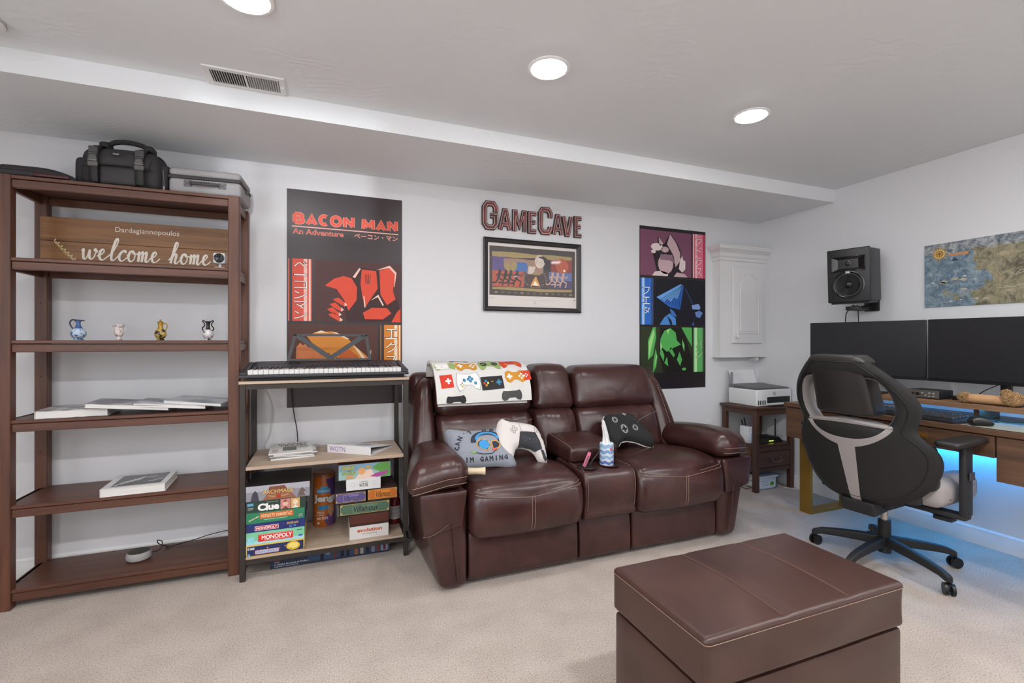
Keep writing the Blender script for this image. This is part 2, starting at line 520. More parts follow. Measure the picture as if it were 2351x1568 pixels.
def carpet_mat():
    m, nt, b = base_mat('carpet_pile')
    tc = nt.nodes.new('ShaderNodeTexCoord')
    n1 = nt.nodes.new('ShaderNodeTexNoise'); n1.inputs['Scale'].default_value = 190; n1.inputs['Detail'].default_value = 4; n1.inputs['Roughness'].default_value = 0.75
    n2 = nt.nodes.new('ShaderNodeTexNoise'); n2.inputs['Scale'].default_value = 5.5; n2.inputs['Detail'].default_value = 3
    for n in (n1, n2): nt.links.new(tc.outputs['Object'], n.inputs['Vector'])
    cr = nt.nodes.new('ShaderNodeValToRGB')
    e = cr.color_ramp.elements
    e[0].position = 0.33; e[0].color = rgb('#7d6f66'); e[1].position = 0.62; e[1].color = rgb('#d3c5b9')
    e2 = e.new(0.46); e2.color = rgb('#c0b1a5')
    nt.links.new(n1.outputs['Fac'], cr.inputs['Fac'])
    mx = nt.nodes.new('ShaderNodeMix'); mx.data_type = 'RGBA'; mx.blend_type = 'MULTIPLY'; mx.inputs['Factor'].default_value = 0.55
    cr2 = nt.nodes.new('ShaderNodeValToRGB'); cr2.color_ramp.elements[0].position = 0.35; cr2.color_ramp.elements[1].position = 0.6
    cr2.color_ramp.elements[0].color = (0.78, 0.76, 0.74, 1)
    nt.links.new(n2.outputs['Fac'], cr2.inputs['Fac'])
    nt.links.new(cr.outputs['Color'], mx.inputs['A']); nt.links.new(cr2.outputs['Color'], mx.inputs['B'])
    nt.links.new(mx.outputs['Result'], b.inputs['Base Color'])
    b.inputs['Roughness'].default_value = 0.95; b.inputs['Specular IOR Level'].default_value = 0.1
    b.inputs['Sheen Weight'].default_value = 0.15
    b1 = nt.nodes.new('ShaderNodeBump'); b1.inputs['Strength'].default_value = 0.7; b1.inputs['Distance'].default_value = 0.006
    nt.links.new(n1.outputs['Fac'], b1.inputs['Height'])
    b2 = nt.nodes.new('ShaderNodeBump'); b2.inputs['Strength'].default_value = 0.35; b2.inputs['Distance'].default_value = 0.03
    nt.links.new(n2.outputs['Fac'], b2.inputs['Height']); nt.links.new(b1.outputs['Normal'], b2.inputs['Normal'])
    nt.links.new(b2.outputs['Normal'], b.inputs['Normal'])
    return m
WALL = wall_mat(); CEILM = ceiling_mat(); WHITE = pm('#e4e3e2', 0.4)
def struct(name, mb, mat, parent=None, label=None):
    o = mb.build(name, mat, parent, 30)
    if parent is None: o['kind'] = 'structure'
    if label: o['label'] = label
    return o
struct('floor', MB().box(XL - .1, XR + .1, YF - .1, YB + .1, -.1, 0), carpet_mat(), label='beige cut pile carpet over the whole floor')
struct('ceiling', MB().box(XL - .1, XR + .1, YF - .1, YB + .1, CEIL, CEIL + .1), CEILM, label='light grey hand-trowelled ceiling')
struct('wall_back', MB().box(XL - .1, XR + .1, YB, YB + .1, 0, CEIL), WALL, label='pale grey wall behind the sofa and shelves')
struct('wall_right', MB().box(XR, XR + .1, YF - .1, YB, 0, CEIL), WALL, label='pale grey wall behind the desk')
wl = MB(); y0, y1, z0, z1 = -1.5, 0.8, 0.6, 2.1      # window opening added to let fill light in
wl.box(XL - .1, XL, YF - .1, y0, 0, CEIL).box(XL - .1, XL, y1, YB, 0, CEIL).box(XL - .1, XL, y0, y1, 0, z0).box(XL - .1, XL, y0, y1, z1, CEIL)
struct('wall_left', wl, WALL, label='pale grey wall at the left with an added wide window')
wf = MB(); x0, x1, a0, a1 = -0.56, 0.27, 1.74, 2.15
wf.box(XL, x0, YF - .1, YF, 0, CEIL).box(x1, XR, YF - .1, YF, 0, CEIL).box(x0, x1, YF - .1, YF, 0, a0).box(x0, x1, YF - .1, YF, a1, CEIL)
struct('wall_front', wf, WALL, label='pale grey wall opposite the sofa with a small high window')
w1 = MB().box(XL - .06, XL - .02, y0, y0 + .05, z0, z1).box(XL - .06, XL - .02, y1 - .05, y1, z0, z1).box(XL - .06, XL - .02, y0, y1, z0, z0 + .05).box(XL - .06, XL - .02, y0, y1, z1 - .05, z1).box(XL - .06, XL - .02, -.37, -.33, z0, z1)
struct('fill_window', w1, WHITE, label='white frame of the wide left window added for fill light')
w2 = MB().box(x0, x0 + .03, YF - .06, YF - .03, a0, a1).box(x1 - .03, x1, YF - .06, YF - .03, a0, a1).box(x0 + .21, x0 + .24, YF - .06, YF - .03, a0, a1).box(x0, x1, YF - .06, YF - .03, a1 - .02, a1)
struct('window_2', w2, WHITE, label='white frame of the small high window')
struct('trim_1', MB().box(XL, XR, SOFY, YB, SOF, CEIL), CEILM, label='boxed-in soffit running along the top of the back wall')
def baseboard(name, fn, L, lab):
    pr = [(0, 0), (.014, 0), (.014, .062), (.010, .072), (.010, .082), (.004, .092), (0, .092)]
    mb = MB(); mb.prism(pr, 0, L, fn); return struct(name, mb, WHITE, label=lab)
baseboard('baseboard_back', lambda u, v, t: (XL + t, YB - u, v), XR - XL, 'white moulded baseboard along the back wall')
baseboard('baseboard_right', lambda u, v, t: (XR - u, YF + t, v), YB - YF, 'white moulded baseboard along the right wall')

# recessed ceiling lamps
LENS = emit('#fffdf8', 1.0)
def lamp(x, y, label, watt=LAMP_W):
    t = thing('recessed_light', label, 'ceiling light', (x, y, CEIL), group='recessed ceiling lights')
    mb = MB(); mb.lathe([(.083, -.001), (.083, -.004), (.079, -.0065), (.070, -.0065), (.070, -.001)], n=40); mb.build('trim_ring', pm('#f2f2f2', .35), t)
    m, nt, b = base_mat('lamp_lens'); b.inputs['Base Color'].default_value = (1, 1, 1, 1)
    b.inputs['Emission Color'].default_value = (0.975, 0.985, 1.0, 1)
    b.inputs['Emission Strength'].default_value = watt / (PI * PI * .07 ** 2)
    k = 'lens_%g' % watt
    m = MATS.setdefault(k, m)
    mb = MB(); mb.lathe([(.0, -.0135), (.03, -.0125), (.055, -.0098), (.0698, -.006)][::-1], n=40); mb.build('lens', m, t)
LX = [-0.24, 0.804, 1.865]
for x, lab in zip(LX, ['bright recessed ceiling light above the rack, cut by the top of the photo', 'bright recessed ceiling light in front of the framed print, middle of the three in view', 'bright recessed ceiling light nearest the desk wall']):
    lamp(x, 1.662, lab)
for y in (0.1, -1.35):  # unseen lamp rows added to fill the room and brighten the right wall
    for x, nm in ((-1.28, 'leftmost'), (-.24, 'second'), (.804, 'middle'), (1.865, 'fourth'), (2.85, 'rightmost')): lamp(x, y, 'added recessed fill light, out of view %s the camera, %s of its row' % ('just above' if y > 0 else 'far behind', nm), LAMP_W2 if y > 0 else LAMP_W3)

# ceiling vent
t = thing('ceiling_vent', 'white rectangular louvred air vent in the ceiling beside the soffit', 'air vent', (-.312, 2.19, CEIL))
vx, vy = .145, .068
mb = MB()
for a, b_ in (((-vx, vx, -vy, -vy + .022)), ((-vx, vx, vy - .022, vy))) and []: pass
mb.box(-vx, vx, -vy, -vy + .02, -.006, 0).box(-vx, vx, vy - .02, vy, -.006, 0).box(-vx, -vx + .022, -vy + .02, vy - .02, -.006, 0).box(vx - .022, vx, -vy + .02, vy - .02, -.006, 0).box(-.004, .004, -vy + .02, vy - .02, -.006, 0)
mb.build('frame', pm('#dedcdb', .4), t)
MB().box(-vx + .02, vx - .02, -vy + .02, vy - .02, -.0012, -.0002).build('duct', pm('#3c3a3a', .8), t)
sl = None
for side in (-1, 1):
    for i in range(13):
        x = side * (.012 + i * .0088)
        if sl is None:
            mb = MB(Matrix.Rotation(math.radians(38), 4, 'Y')); mb.box(-.0005, .0005, -vy + .02, vy - .02, -.0045, .0035); sl = mb.build('louvre', pm('#cfcdcc', .4), t); o = sl
        else:
            o = link('louvre', sl.data, t)
        o.location = (x, 0, -.0045); o.rotation_euler = (0, 0, 0 if side > 0 else PI)
MB().box(vx - .016, vx - .006, -.006, .0, -.012, -.006).build('damper_lever', pm('#dedcdb', .4), t)

# smoke alarm at the left edge
t = thing('smoke_alarm', 'white ceiling-mounted smoke alarm at the upper left edge', 'smoke alarm', (-1.082, 2.085, CEIL))
MB().lathe([(.07, 0), (.07, -.012), (.066, -.02), (.05, -.034), (.03, -.038), (0, -.038)], n=32).build('body', pm('#e2e1e0', .45), t)
MB().lathe([(.071, -.004), (.0715, -.006), (.071, -.008)], n=32).build('seam', pm('#9a9898', .5), t)
# ================================================================== bookcase
BW = ('#482a1f', '#6a4230')
def bw(ax): return wood(BW[0], BW[1], ax, 0.42)
BX0, BX1, BY0, BY1, BH = -1.268, -.394, 2.559, 2.876, 1.803
bc = thing('bookcase', 'tall open dark reddish-brown wooden bookcase with six shelves', 'bookcase', ((BX0 + BX1) / 2, (BY0 + BY1) / 2, 0), world=True)
for x in (BX0, BX1 - .047):
    for y in (BY0, BY1 - .042):
        MB().rbox(x, x + .047, y, y + .042, 0, BH, .0025, 1).build('post', bw('Z'), bc)
SHZ = [.082, .43, .785, 1.117, 1.461, 1.802]
for i, z in enumerate(SHZ):
    sh = MB().rbox(BX0 + .006 if i == 5 else BX0 + .02, BX1 - .02, BY0 + .006, BY1 - .004, z - .014, z, .0015, 1).build('shelf', bw('X'), bc)
    MB().rbox(BX0 + .047, BX1 - .047, BY0 + .009, BY0 + .029, z - .05, z - .0165, .002, 1).build('front_rail', bw('X'), sh)
    MB().rbox(BX0 + .047, BX1 - .047, BY1 - .03, BY1 - .012, z - .05, z - .0165, .002, 1).build('back_rail', bw('X'), sh)
    for x in (BX0 + .010, BX1 - .030):
        MB().rbox(x, x + .02, BY0 + .042, BY1 - .042, z - .05, z - .0165, .002, 1).build('side_rail', bw('Y'), sh)
    for x in (BX0 + .012, BX1 - .034):
        MB().rbox(x, x + .022, BY0 + .042, BY1 - .042, z - .0165, z + .0, .002, 1).build('side_rail', bw('Y'), sh)
mb = MB()
for z in (.255, .60, .95, 1.29, 1.62): mb.cyl((BX0 + .024, BY1 - .0425, z), (BX0 + .024, BY1 - .0415, z), .003, n=8)
mb.build('peg_holes', pm('#1c100c', .8), bc)
mb = MB().cyl((BX0 + .10, BY1 - .1, 1.7), (BX0 + .10, BY1 - .106, 1.7), .009, n=14)

# ================================================================== rack
RX0, RX1, RY0, RY1 = -.381, .389, 2.474, 2.862
METAL = pm('#3a3430', .5, .3, bump=.05)
OAK = wood('#a48d79', '#c6b19c', 'X', .5, .8)
rk = thing('shelf_rack', 'narrow rack with dark metal frame and three light oak shelves under the music keyboard', 'shelf rack', ((RX0 + RX1) / 2, (RY0 + RY1) / 2, 0), world=True)
for x in (RX0, RX1 - .024):
    for y in (RY0, RY1 - .024): MB().rbox(x, x + .024, y, y + .024, 0, .913, .0015, 1).build('leg', METAL, rk)
for z0 in (.889, .076):
    for y in (RY0 + .003, RY1 - .024): MB().box(RX0 + .024, RX1 - .024, y, y + .018, z0, z0 + .022).build('rail', METAL, rk)
    for x in (RX0 + .003, RX1 - .021): MB().box(x, x + .018, RY0 + .024, RY1 - .024, z0, z0 + .022).build('rail', METAL, rk)
for x in (RX0 + .003, RX1 - .021): MB().box(x, x + .018, RY0 + .024, RY1 - .024, .49, .512).build('rail', METAL, rk)
MB().rbox(RX0 - .003, RX1 + .003, RY0 - .004, RY1 + .004, .9135, .9275, .0015, 1).build('shelf', OAK, rk)
MB().rbox(RX0 + .0245, RX1 - .0245, RY0 + .003, RY1 - .003, .5125, .5285, .0015, 1).build('shelf', OAK, rk)
MB().rbox(RX0 + .0245, RX1 - .0245, RY0 + .002, RY1 - .003, .0985, .1085, .0015, 1).build('shelf', OAK, rk)
# ================================================================== ottoman
LEA = leather('#341c1a', '#482a27', .29, .42, 420, 7, .58)
LEA2 = leather('#38221d', '#4a3029', .36, .12, 420, 4, .5)
STI = pm('#957b6a', .6)
ot = thing('ottoman', 'brown leather storage ottoman with padded lid in the foreground', 'ottoman', (1.11, .978, 0), world=True)
ox0, ox1, oy0, oy1 = .765, 1.452, .797, 1.16
MB().cushion(corners(ox0 + .004, ox1 - .004, oy0 + .004, oy1 - .004, .0, .338), .012, 8).build('box', LEA2, ot)
def otop(p):
    # soft lid: low waves and a slight crown
    k = max(0, (p.z - .36) / .1)
    u = (p.x - ox0) / (ox1 - ox0); v = (p.y - oy0) / (oy1 - oy0)
    p = p.copy()
    p.z += k * (.012 * math.sin(PI * min(1, max(0, u))) * math.sin(PI * min(1, max(0, v))) - .004 * (math.exp(-((u - .35) / .02) ** 2) + math.exp(-((u - .69) / .02) ** 2)))
    if p.y < oy0 + .02 and p.z < .45: p.y += .006 * math.sin(u * 9) * math.sin((p.z - .34) / .115 * PI)
    return p
ld = MB().cushion(corners(ox0, ox1, oy0, oy1, .342, .462), .013, 44, fn=otop).build('lid', LEA2, ot)
for u in (.35, .69):
    mb = MB()
    x = ox0 + u * (ox1 - ox0)
    mb.tube([(x, oy0 + .012 + i * (oy1 - oy0 - .024) / 20, .4607 + .0118 * math.sin(PI * u) * math.sin(PI * (i + .6) / 21.2) ) for i in range(21)], .0008, 5)
    mb.tube([(x + .004, oy0 + .012 + i * (oy1 - oy0 - .024) / 20, .4603 + .0118 * math.sin(PI * u) * math.sin(PI * (i + .6) / 21.2) ) for i in range(21)], .0007, 5)
    mb.build('top_seam', pm('#6b4d45', .5), ld)
zs = .4515
loop = [(ox0, oy0), (ox1, oy0), (ox1, oy1), (ox0, oy1)]
def rloop(x0, x1, y0, y1, r, z, n=5):
    out = []
    for cx, cy, a in ((x1 - r, y0 + r, -PI / 2), (x1 - r, y1 - r, 0), (x0 + r, y1 - r, PI / 2), (x0 + r, y0 + r, PI)):
        for i in range(n + 1):
            t = a + PI / 2 * i / n; out.append((cx + r * math.cos(t), cy + r * math.sin(t), z))
    return out
MB().tube(rloop(ox0 + .002, ox1 - .002, oy0 + .002, oy1 - .002, .012, .4535), .0026, 6, True).build('piping', LEA2, ld)
MB().tube(rloop(ox0 - .0005, ox1 + .0005, oy0 - .0005, oy1 + .0005, .012, .4475), .0008, 5, True).build('stitching', STI, ld)

# ================================================================== reclining loveseat
sf = thing('loveseat', 'dark brown leather reclining loveseat with centre console and light stitching', 'loveseat', (1.3, 2.4, 0), world=True)
SX0, SX1 = .585, 2.03        # between the arms
CX0, CX1 = 1.163, 1.468      # console
def shell(name, prof, x0, x1, mat=LEA, parent=sf, r=.03, bulge=0.0, nx=14, ny=5, fn=None, crown=0.0):
    """closed side profile (y, z) swept from x0 to x1 with rounded ends; crown pushes the middle outwards"""
    P = spline(prof, ny); c = V((sum(p[0] for p in P) / len(P), sum(p[1] for p in P) / len(P)))
    hw = (x1 - x0) / 2; m = len(P)
    nr = []
    for i in range(m):
        d = P[(i + 1) % m] - P[i - 1]; n_ = V((d[1], -d[0]))
        nr.append(n_.normalized() if n_.length > 1e-9 else V((0, 0)))
    area = sum(P[i][0] * P[(i + 1) % m][1] - P[(i + 1) % m][0] * P[i][1] for i in range(m))
    if area < 0: nr = [-n_ for n_ in nr]
    xs = []
    for i in range(5): t = PI / 2 * i / 4; xs.append((-hw + r * (1 - math.sin(t)) if False else -hw + r * (1 - math.cos(t)), r * (1 - math.sin(t))))
    inner = [(-hw + r + (2 * hw - 2 * r) * i / nx, 0) for i in range(1, nx)]
    xs = xs + inner + [(-a, b_) for a, b_ in reversed(xs)]
    mb = MB(); vs = []
    for x, ins in xs:
        k = crown * (1 - (x / hw) ** 2) - ins
        for i in range(m):
            p = P[i] + nr[i] * k
            q = V(((x0 + x1) / 2 + x, p[0], p[1]))
            if fn: q = V(fn(q))
            vs.append(q)
    n = len(xs); fs = [(i * m + j, i * m + (j + 1) % m, (i + 1) * m + (j + 1) % m, (i + 1) * m + j) for i in range(n - 1) for j in range(m)]
    t0 = fill([tuple(p) for p in P]); fs += [tuple(reversed(t)) for t in t0] + [tuple(i + (n - 1) * m for i in t) for t in t0]
    mb.add(vs, fs)
    return mb.build(name, mat, parent, 50)
# hidden body
MB().rbox(SX0 - .1, SX1 + .1, 2.12, 2.70, .03, .36, .02, 2).build('frame_body', LEA, sf)
shell('back_shell', [(2.62, .05), (2.74, .05), (2.83, .5), (2.86, .86), (2.80, .93), (2.72, .86), (2.62, .45)], .44, 2.17, r=.05)
for x in (.62, 1.98):
    for y in (2.16, 2.62): MB().cyl((x, y, 0), (x, y, .035), .025, .03, 14).build('foot', pm('#1c1614', .6), sf)
seat_prof = [(2.035, .225), (1.985, .27), (1.972, .345), (1.99, .42), (2.05, .462), (2.2, .478), (2.42, .455), (2.55, .43), (2.58, .33), (2.45, .26), (2.2, .235)]
def seat_fn(x0, x1):
    xm = (x0 + x1) / 2; hw = (x1 - x0) / 2
    def f(p):
        u = (p.x - xm) / hw; p = p.copy()
        if p.y < 2.16:   # V shaped seam dip and gathered leather near the front
            zz = .452 - .028 * (1 - abs(u))
            p.y += .006 * math.exp(-((p.z - zz + .02) / .013) ** 2) * (1 if p.y < 2.06 else 0)
            p.y += .0022 * math.sin(u * 46 + 1.5 * math.sin(p.z * 40)) * max(0, 1 - abs(p.z - .4) / .05) * max(0, abs(u) - .35)
        p.z += .010 * (1 - u * u) * (1 if p.z > .4 else 0)
        return p
    return f
foot_prof = [(2.055, .035), (2.050, .12), (2.058, .215), (2.075, .245), (2.11, .24), (2.12, .12), (2.11, .03)]
for (a, b_, nm) in ((SX0 + .003, CX0 - .004, 'left'), (CX1 + .004, SX1 + .01, 'right')):
    st = shell('seat_cushion', seat_prof, a, b_, r=.05, crown=.010, nx=26, ny=7, fn=seat_fn(a, b_))
    shell('footrest', foot_prof, a + .004, b_ - .004, r=.012, nx=8)
    xm = (a + b_) / 2; mb = MB()
    def fy(z): return 1.9755 + (.016 if z > .41 else 0) + max(0, z - .40) * .55
    for dz in (0, -.010):
        pts = []
        for i in range(25):
            u = -.93 + 1.86 * i / 24
            bow = .445 - .034 * (1 - abs(u)) ** .8 + dz
            yy = 2.015 - (.010) * (1 - u * u) - (.012 if dz else 0)
            pts.append((xm + u * (b_ - a) / 2, yy - .0235 + max(0, (bow - .425)) * .5 + .018 * (abs(u) > .9), bow))
        mb.tube(pts, .0012, 5)
    for dx in (-.007, .007):
        mb.tube([(xm + dx, 1.9615 + .06 * max(0, (.30 - z) / .07) ** 2 * .35, z) for z in [.255 + .155 * i / 12 for i in range(13)]], .0011, 5)
    mb.build('stitching', STI, st)
# console
shell('console_base', foot_prof, CX0 + .002, CX1 - .002, r=.012, nx=6)
con_prof = [(2.03, .232), (2.005, .30), (1.998, .40), (2.012, .452), (2.05, .470), (2.2, .476), (2.32, .476), (2.34, .36), (2.3, .24)]
cn = shell('console_front', con_prof, CX0 + .002, CX1 - .002, r=.016, nx=8)
mb = MB()
for x in (CX0 + .016, CX1 - .016):
    mb.tube([(x, 2.026, .236), (x, 1.9995, .30), (x, 1.9935, .40), (x, 2.006, .452), (x, 2.05, .4735), (x, 2.2, .478)], .001, 5)
mb.build('stitching', STI, cn)
for x in (1.222, 1.352):
    cupm = MB(); cupm.lathe([(.046, 0), (.05, .003), (.046, .006), (.038, .005), (.036, -.0), (.034, .001)], (x, 2.085, .4735), 30); cupm.build('cup_holder_ring', pm('#241a18', .3), cn)
    MB().cyl((x, 2.085, .4765), (x, 2.085, .4772), .036, n=30).build('cup_holder_well', pm('#0b0808', .9), cn)
lid = MB().cushion([(CX0 + .004, 2.165, .476), (CX1 - .004, 2.165, .476), (CX0 + .004, 2.47, .476), (CX1 - .004, 2.47, .476),
              (CX0 + .006, 2.155, .556), (CX1 - .006, 2.155, .556), (CX0 + .006, 2.47, .585), (CX1 - .006, 2.47, .585)], .022, 14, puff=(0, 0, .006, 0, 0, .008)).build('console_lid', LEA, sf)
MB().tube([(CX0 + .014, 2.158, .535), (CX0 + .014, 2.160, .556), (CX0 + .015, 2.2, .5655), (CX0 + .015, 2.44, .588)], .001, 5).build('stitching', STI, lid)
# back cushions: (x0,x1) with lower lumbar roll and upper head pillow
def pillow(name, x0, x1, y0, y1, z0, z1, lean, r, puff, arch=0.0, mat=LEA, parent=sf, ridges=0.0, taper=0.0):
    xm = (x0 + x1) / 2; hw = (x1 - x0) / 2
    def f(p):
        p = p.copy(); k = (p.z - z0) / (z1 - z0); u = (p.x - xm) / hw
        p.x = xm + (p.x - xm) * (1 - taper * max(0, k))
        p.y += lean * k
        p.z += arch * (1 - u * u) * (1 if True else 0) * (0.5 + 0.5 * (1 - abs(2 * k - 1)))
        if ridges:
            edge = max(0, k - .55) / .45
            p.y += ridges * math.sin(u * 24 + 3 * math.sin(u * 5)) * edge * (1 if p.y < (y0 + y1) / 2 + lean * k else 0)
        return p
    return MB().cushion(corners(x0, x1, y0, y1, z0, z1), r, 26, puff=puff, fn=f).build(name, mat, parent, 60)
def seam(pts, parent, r=.001): MB().tube(pts, r, 5).build('stitching', STI, parent)
for (a, b_) in ((.548, 1.128), (1.40, 2.005)):
    lum = pillow('lumbar_cushion', a + .005, b_ - .01, 2.425, 2.62, .43, .71, .085, .055, (0, 0, .02, 0, 0, .004), .012, ridges=.006)
    hp = pillow('head_pillow', a, b_ - .005, 2.498, 2.70, .695, .955, .075, .065, (0, 0, .022, 0, 0, .006), .008, taper=.06)
    xm = (a + b_) / 2; hw = (b_ - a) / 2 - .03
    def yz(k): return 2.4235 + .085 * k
    seam([(xm - hw * .98, 2.470, .655), (xm - hw * .6, 2.452, .645), (xm, 2.432, .585), (xm + hw * .6, 2.452, .645), (xm + hw * .98, 2.474, .668)], lum, .0012)
    seam([(a + .016, 2.55, .73), (a + .022, 2.565, .80), (a + .034, 2.585, .88), (a + .05, 2.61, .93)], hp)
lum = pillow('console_back_lower', 1.128, 1.398, 2.43, 2.62, .46, .712, .08, .05, (0, 0, .025, 0, 0, .004), .014, ridges=.005)
hp = pillow('console_back_upper', 1.135, 1.40, 2.505, 2.70, .70, .965, .075, .05, (0, 0, .02, 0, 0, .004), .014, taper=.10)
# wings of the back
for sgn, xi, xo in ((-1, .548, .405), (1, 2.0, 2.165)):
    x0, x1 = min(xi, xo), max(xi, xo)
    def f(p, sgn=sgn):
        p = p.copy(); k = max(0, (p.z - .42) / .48)
        p.y += .20 * k ** 1.15
        out = (p.x - xi) / (xo - xi)
        p.z -= .03 * max(0, out) ** 2
        p.x -= sgn * .06 * max(0, out) * max(0, k) ** 2
        return p
    wg = MB().cushion(corners(x0, x1, 2.44, 2.64, .42, .90), .05, 18, puff=(0, 0, .006, 0, 0, .008), fn=f).build('back_wing', LEA, sf, 60)
    seam([f(V((xi + (xo - xi) * .55, 2.4335, z))) for z in [.47 + .36 * i / 16 for i in range(17)]], wg, .0012)
# arms
def arm(sgn):
    xi = SX0 if sgn < 0 else SX1 + .012
    def X(d): return xi + sgn * d
    # lower panel
    lo = MB().cushion([(X(0) if sgn > 0 else X(.125), 2.035, .015), (X(.125) if sgn > 0 else X(0), 2.035, .015), (X(0) if sgn > 0 else X(.16), 2.72, .03), (X(.16) if sgn > 0 else X(0), 2.72, .03),
                       (X(0) if sgn > 0 else X(.215), 2.03, .455), (X(.215) if sgn > 0 else X(0), 2.03, .455), (X(0) if sgn > 0 else X(.17), 2.70, .44), (X(.17) if sgn > 0 else X(0), 2.70, .44)], .03, 14,
                      puff=(.0, .0, .008, 0, 0, 0)).build('arm_panel', LEA, sf, 60)
    # stitched apron on the front of the panel
    yf = 2.021
    MB().cushion([(X(.03) if sgn > 0 else X(.20), yf - .012, .26), (X(.20) if sgn > 0 else X(.03), yf - .012, .30), (X(.03) if sgn > 0 else X(.20), yf + .02, .26), (X(.20) if sgn > 0 else X(.03), yf + .02, .30),
                  (X(.008) if sgn > 0 else X(.222), yf - .012, .455), (X(.222) if sgn > 0 else X(.008), yf - .012, .455), (X(.008) if sgn > 0 else X(.222), yf + .02, .455), (X(.222) if sgn > 0 else X(.008), yf + .02, .455)], .012, 8).build('apron', LEA, lo, 60)
    MB().tube([(X(.205), yf - .004, .27), (X(.175), yf - .012, .272), (X(.13), yf - .014, .292), (X(.09), yf - .014, .318), (X(.078), yf - .013, .300), (X(.068), yf - .010, .2), (X(.05), yf + .002, .05)], .0035, 6).build('welt', LEA, lo)
    # padded top roll
    def f(p):
        p = p.copy(); k = (2.7 - p.y) / .72
        d = (p.x - xi) * sgn
        p.z += .014 * math.sin(max(0, min(1, k)) * PI * .9) - .05 * max(0, d - .08) ** 1 * 0
        p.z -= .30 * max(0, d - .10) ** 1.2 * max(0, k)
        fr = max(0, (2.10 - p.y) / .14)
        p.y += .0028 * math.sin(p.x * 190) * max(0, min(1, (p.z - .50) / .06)) * fr
        if sgn > 0: p.y += .42 * max(0, d - .10) * max(0, k)
        return p
    x0, x1 = (X(.285), X(-.012)) if sgn < 0 else (X(-.03), X(.255))
    pad = MB().cushion([(x0, 1.99, .452), (x1, 1.99, .452), (x0 + (.14 if sgn < 0 else 0), 2.66, .42), (x1 - (.10 if sgn > 0 else 0), 2.66, .42),
                        (x0 + .015, 2.01, .600), (x1 - .015, 2.01, .600), (x0 + (.15 if sgn < 0 else .01), 2.66, .545), (x1 - (.12 if sgn > 0 else .01), 2.66, .56)], .075, 30,
                       puff=(.01, .01, .018, 0, 0, .012), fn=f).build('arm_pad', LEA, sf, 60)
    mb = MB()
    for dz, dy in ((.0, 0), (-.028, .0)):
        mb.tube([f(V((x0 + (x1 - x0) * (.1 + .8 * i / 16), 1.972 + .014 * abs(i / 8 - 1) ** 2 + .006 - (0.000 if dz == 0 else -.004), .515 + dz))) for i in range(17)], .0012, 5)
    mb.build('stitching', STI, pad)
arm(-1); arm(1)
MB().tube([(.40, 2.36, .13), (.375, 2.36, .125), (.365, 2.36, .14), (.37, 2.42, .145)], .007, 8).build('recline_lever', pm('#15110f', .4), sf)
# ================================================================== desk
WAL = ('#4a3426', '#6b4d39')
def wal(ax): return wood(WAL[0], WAL[1], ax, .45, .9)
GOLD = pm('#a8813a', .38, .75, bump=.03)
BLK = pm('#141415', .45)
BLK2 = pm('#1d1d1f', .6, bump=.06, bscale=300)
DKG = pm('#2c2c2e', .5)
DX0, DX1, DY0, DY1, DZ = 2.75, 3.312, .60, 2.20, .72
dk = thing('desk', 'walnut writing desk with drawers and flat gold U-shaped legs along the right wall', 'desk', (3.03, 1.4, 0), world=True)
MB().rbox(DX0, DX1, DY0, DY1, DZ - .026, DZ, .002, 1).build('desktop', wal('Y'), dk)
for a, b_, z0 in ((1.80, DY1 - .006, .50), (DY0 + .006, 1.165, .49)):
    cs = MB(); cs.rbox(DX0 + .03, DX1 - .004, a, b_, z0, DZ - .0265, .002, 1); c = cs.build('drawer_case', wal('Y'), dk)
    d = MB().rbox(DX0 + .012, DX0 + .0295, a + .003, b_ - .003, z0, DZ - .031, .002, 1).build('drawer_front', wal('Y'), dk)
    ym = (a + b_) / 2; zm = (z0 + DZ - .03) / 2
    MB().rbox(DX0 + .0095, DX0 + .0118, ym - .022, ym + .022, zm - .018, zm + .018, .001, 1).cyl((DX0 + .011, ym, zm), (DX0 - .006, ym, zm), .007, .009, 14).build('pull', GOLD, d)
c = MB().rbox(DX0 + .03, DX1 - .004, 1.1655, 1.7995, .592, DZ - .0265, .002, 1).build('drawer_case', wal('Y'), dk)
d = MB().rbox(DX0 + .012, DX0 + .0295, 1.169, 1.796, .592, DZ - .031, .002, 1).build('drawer_front', wal('Y'), dk)
MB().rbox(DX0 + .0085, DX0 + .0118, 1.421, 1.456, .630, .656, .001, 1).cyl((DX0 + .011, 1.4385, .643), (DX0 - .004, 1.4385, .643), .005, .006, 14).build('pull', GOLD, d)
for y in (2.115, .70):
    z1 = .4995 if y > 1 else .4895
    g = MB(); g.box(2.885, 2.905, y, y + .075, 0, z1).box(3.265, 3.285, y, y + .075, 0, z1).box(2.905, 3.265, y, y + .075, 0, .016).box(2.905, 3.265, y, y + .075, z1 - .016, z1)
    g.build('leg_frame', GOLD, dk)
# light strips under the desk and the riser
LED = emit('#1ea4ff', 120.0); LED2 = emit('#38a8ff', 42.0)
MB().box(3.27, 3.286, 1.17, 1.79, .578, .584).build('light_strip', LED, dk)

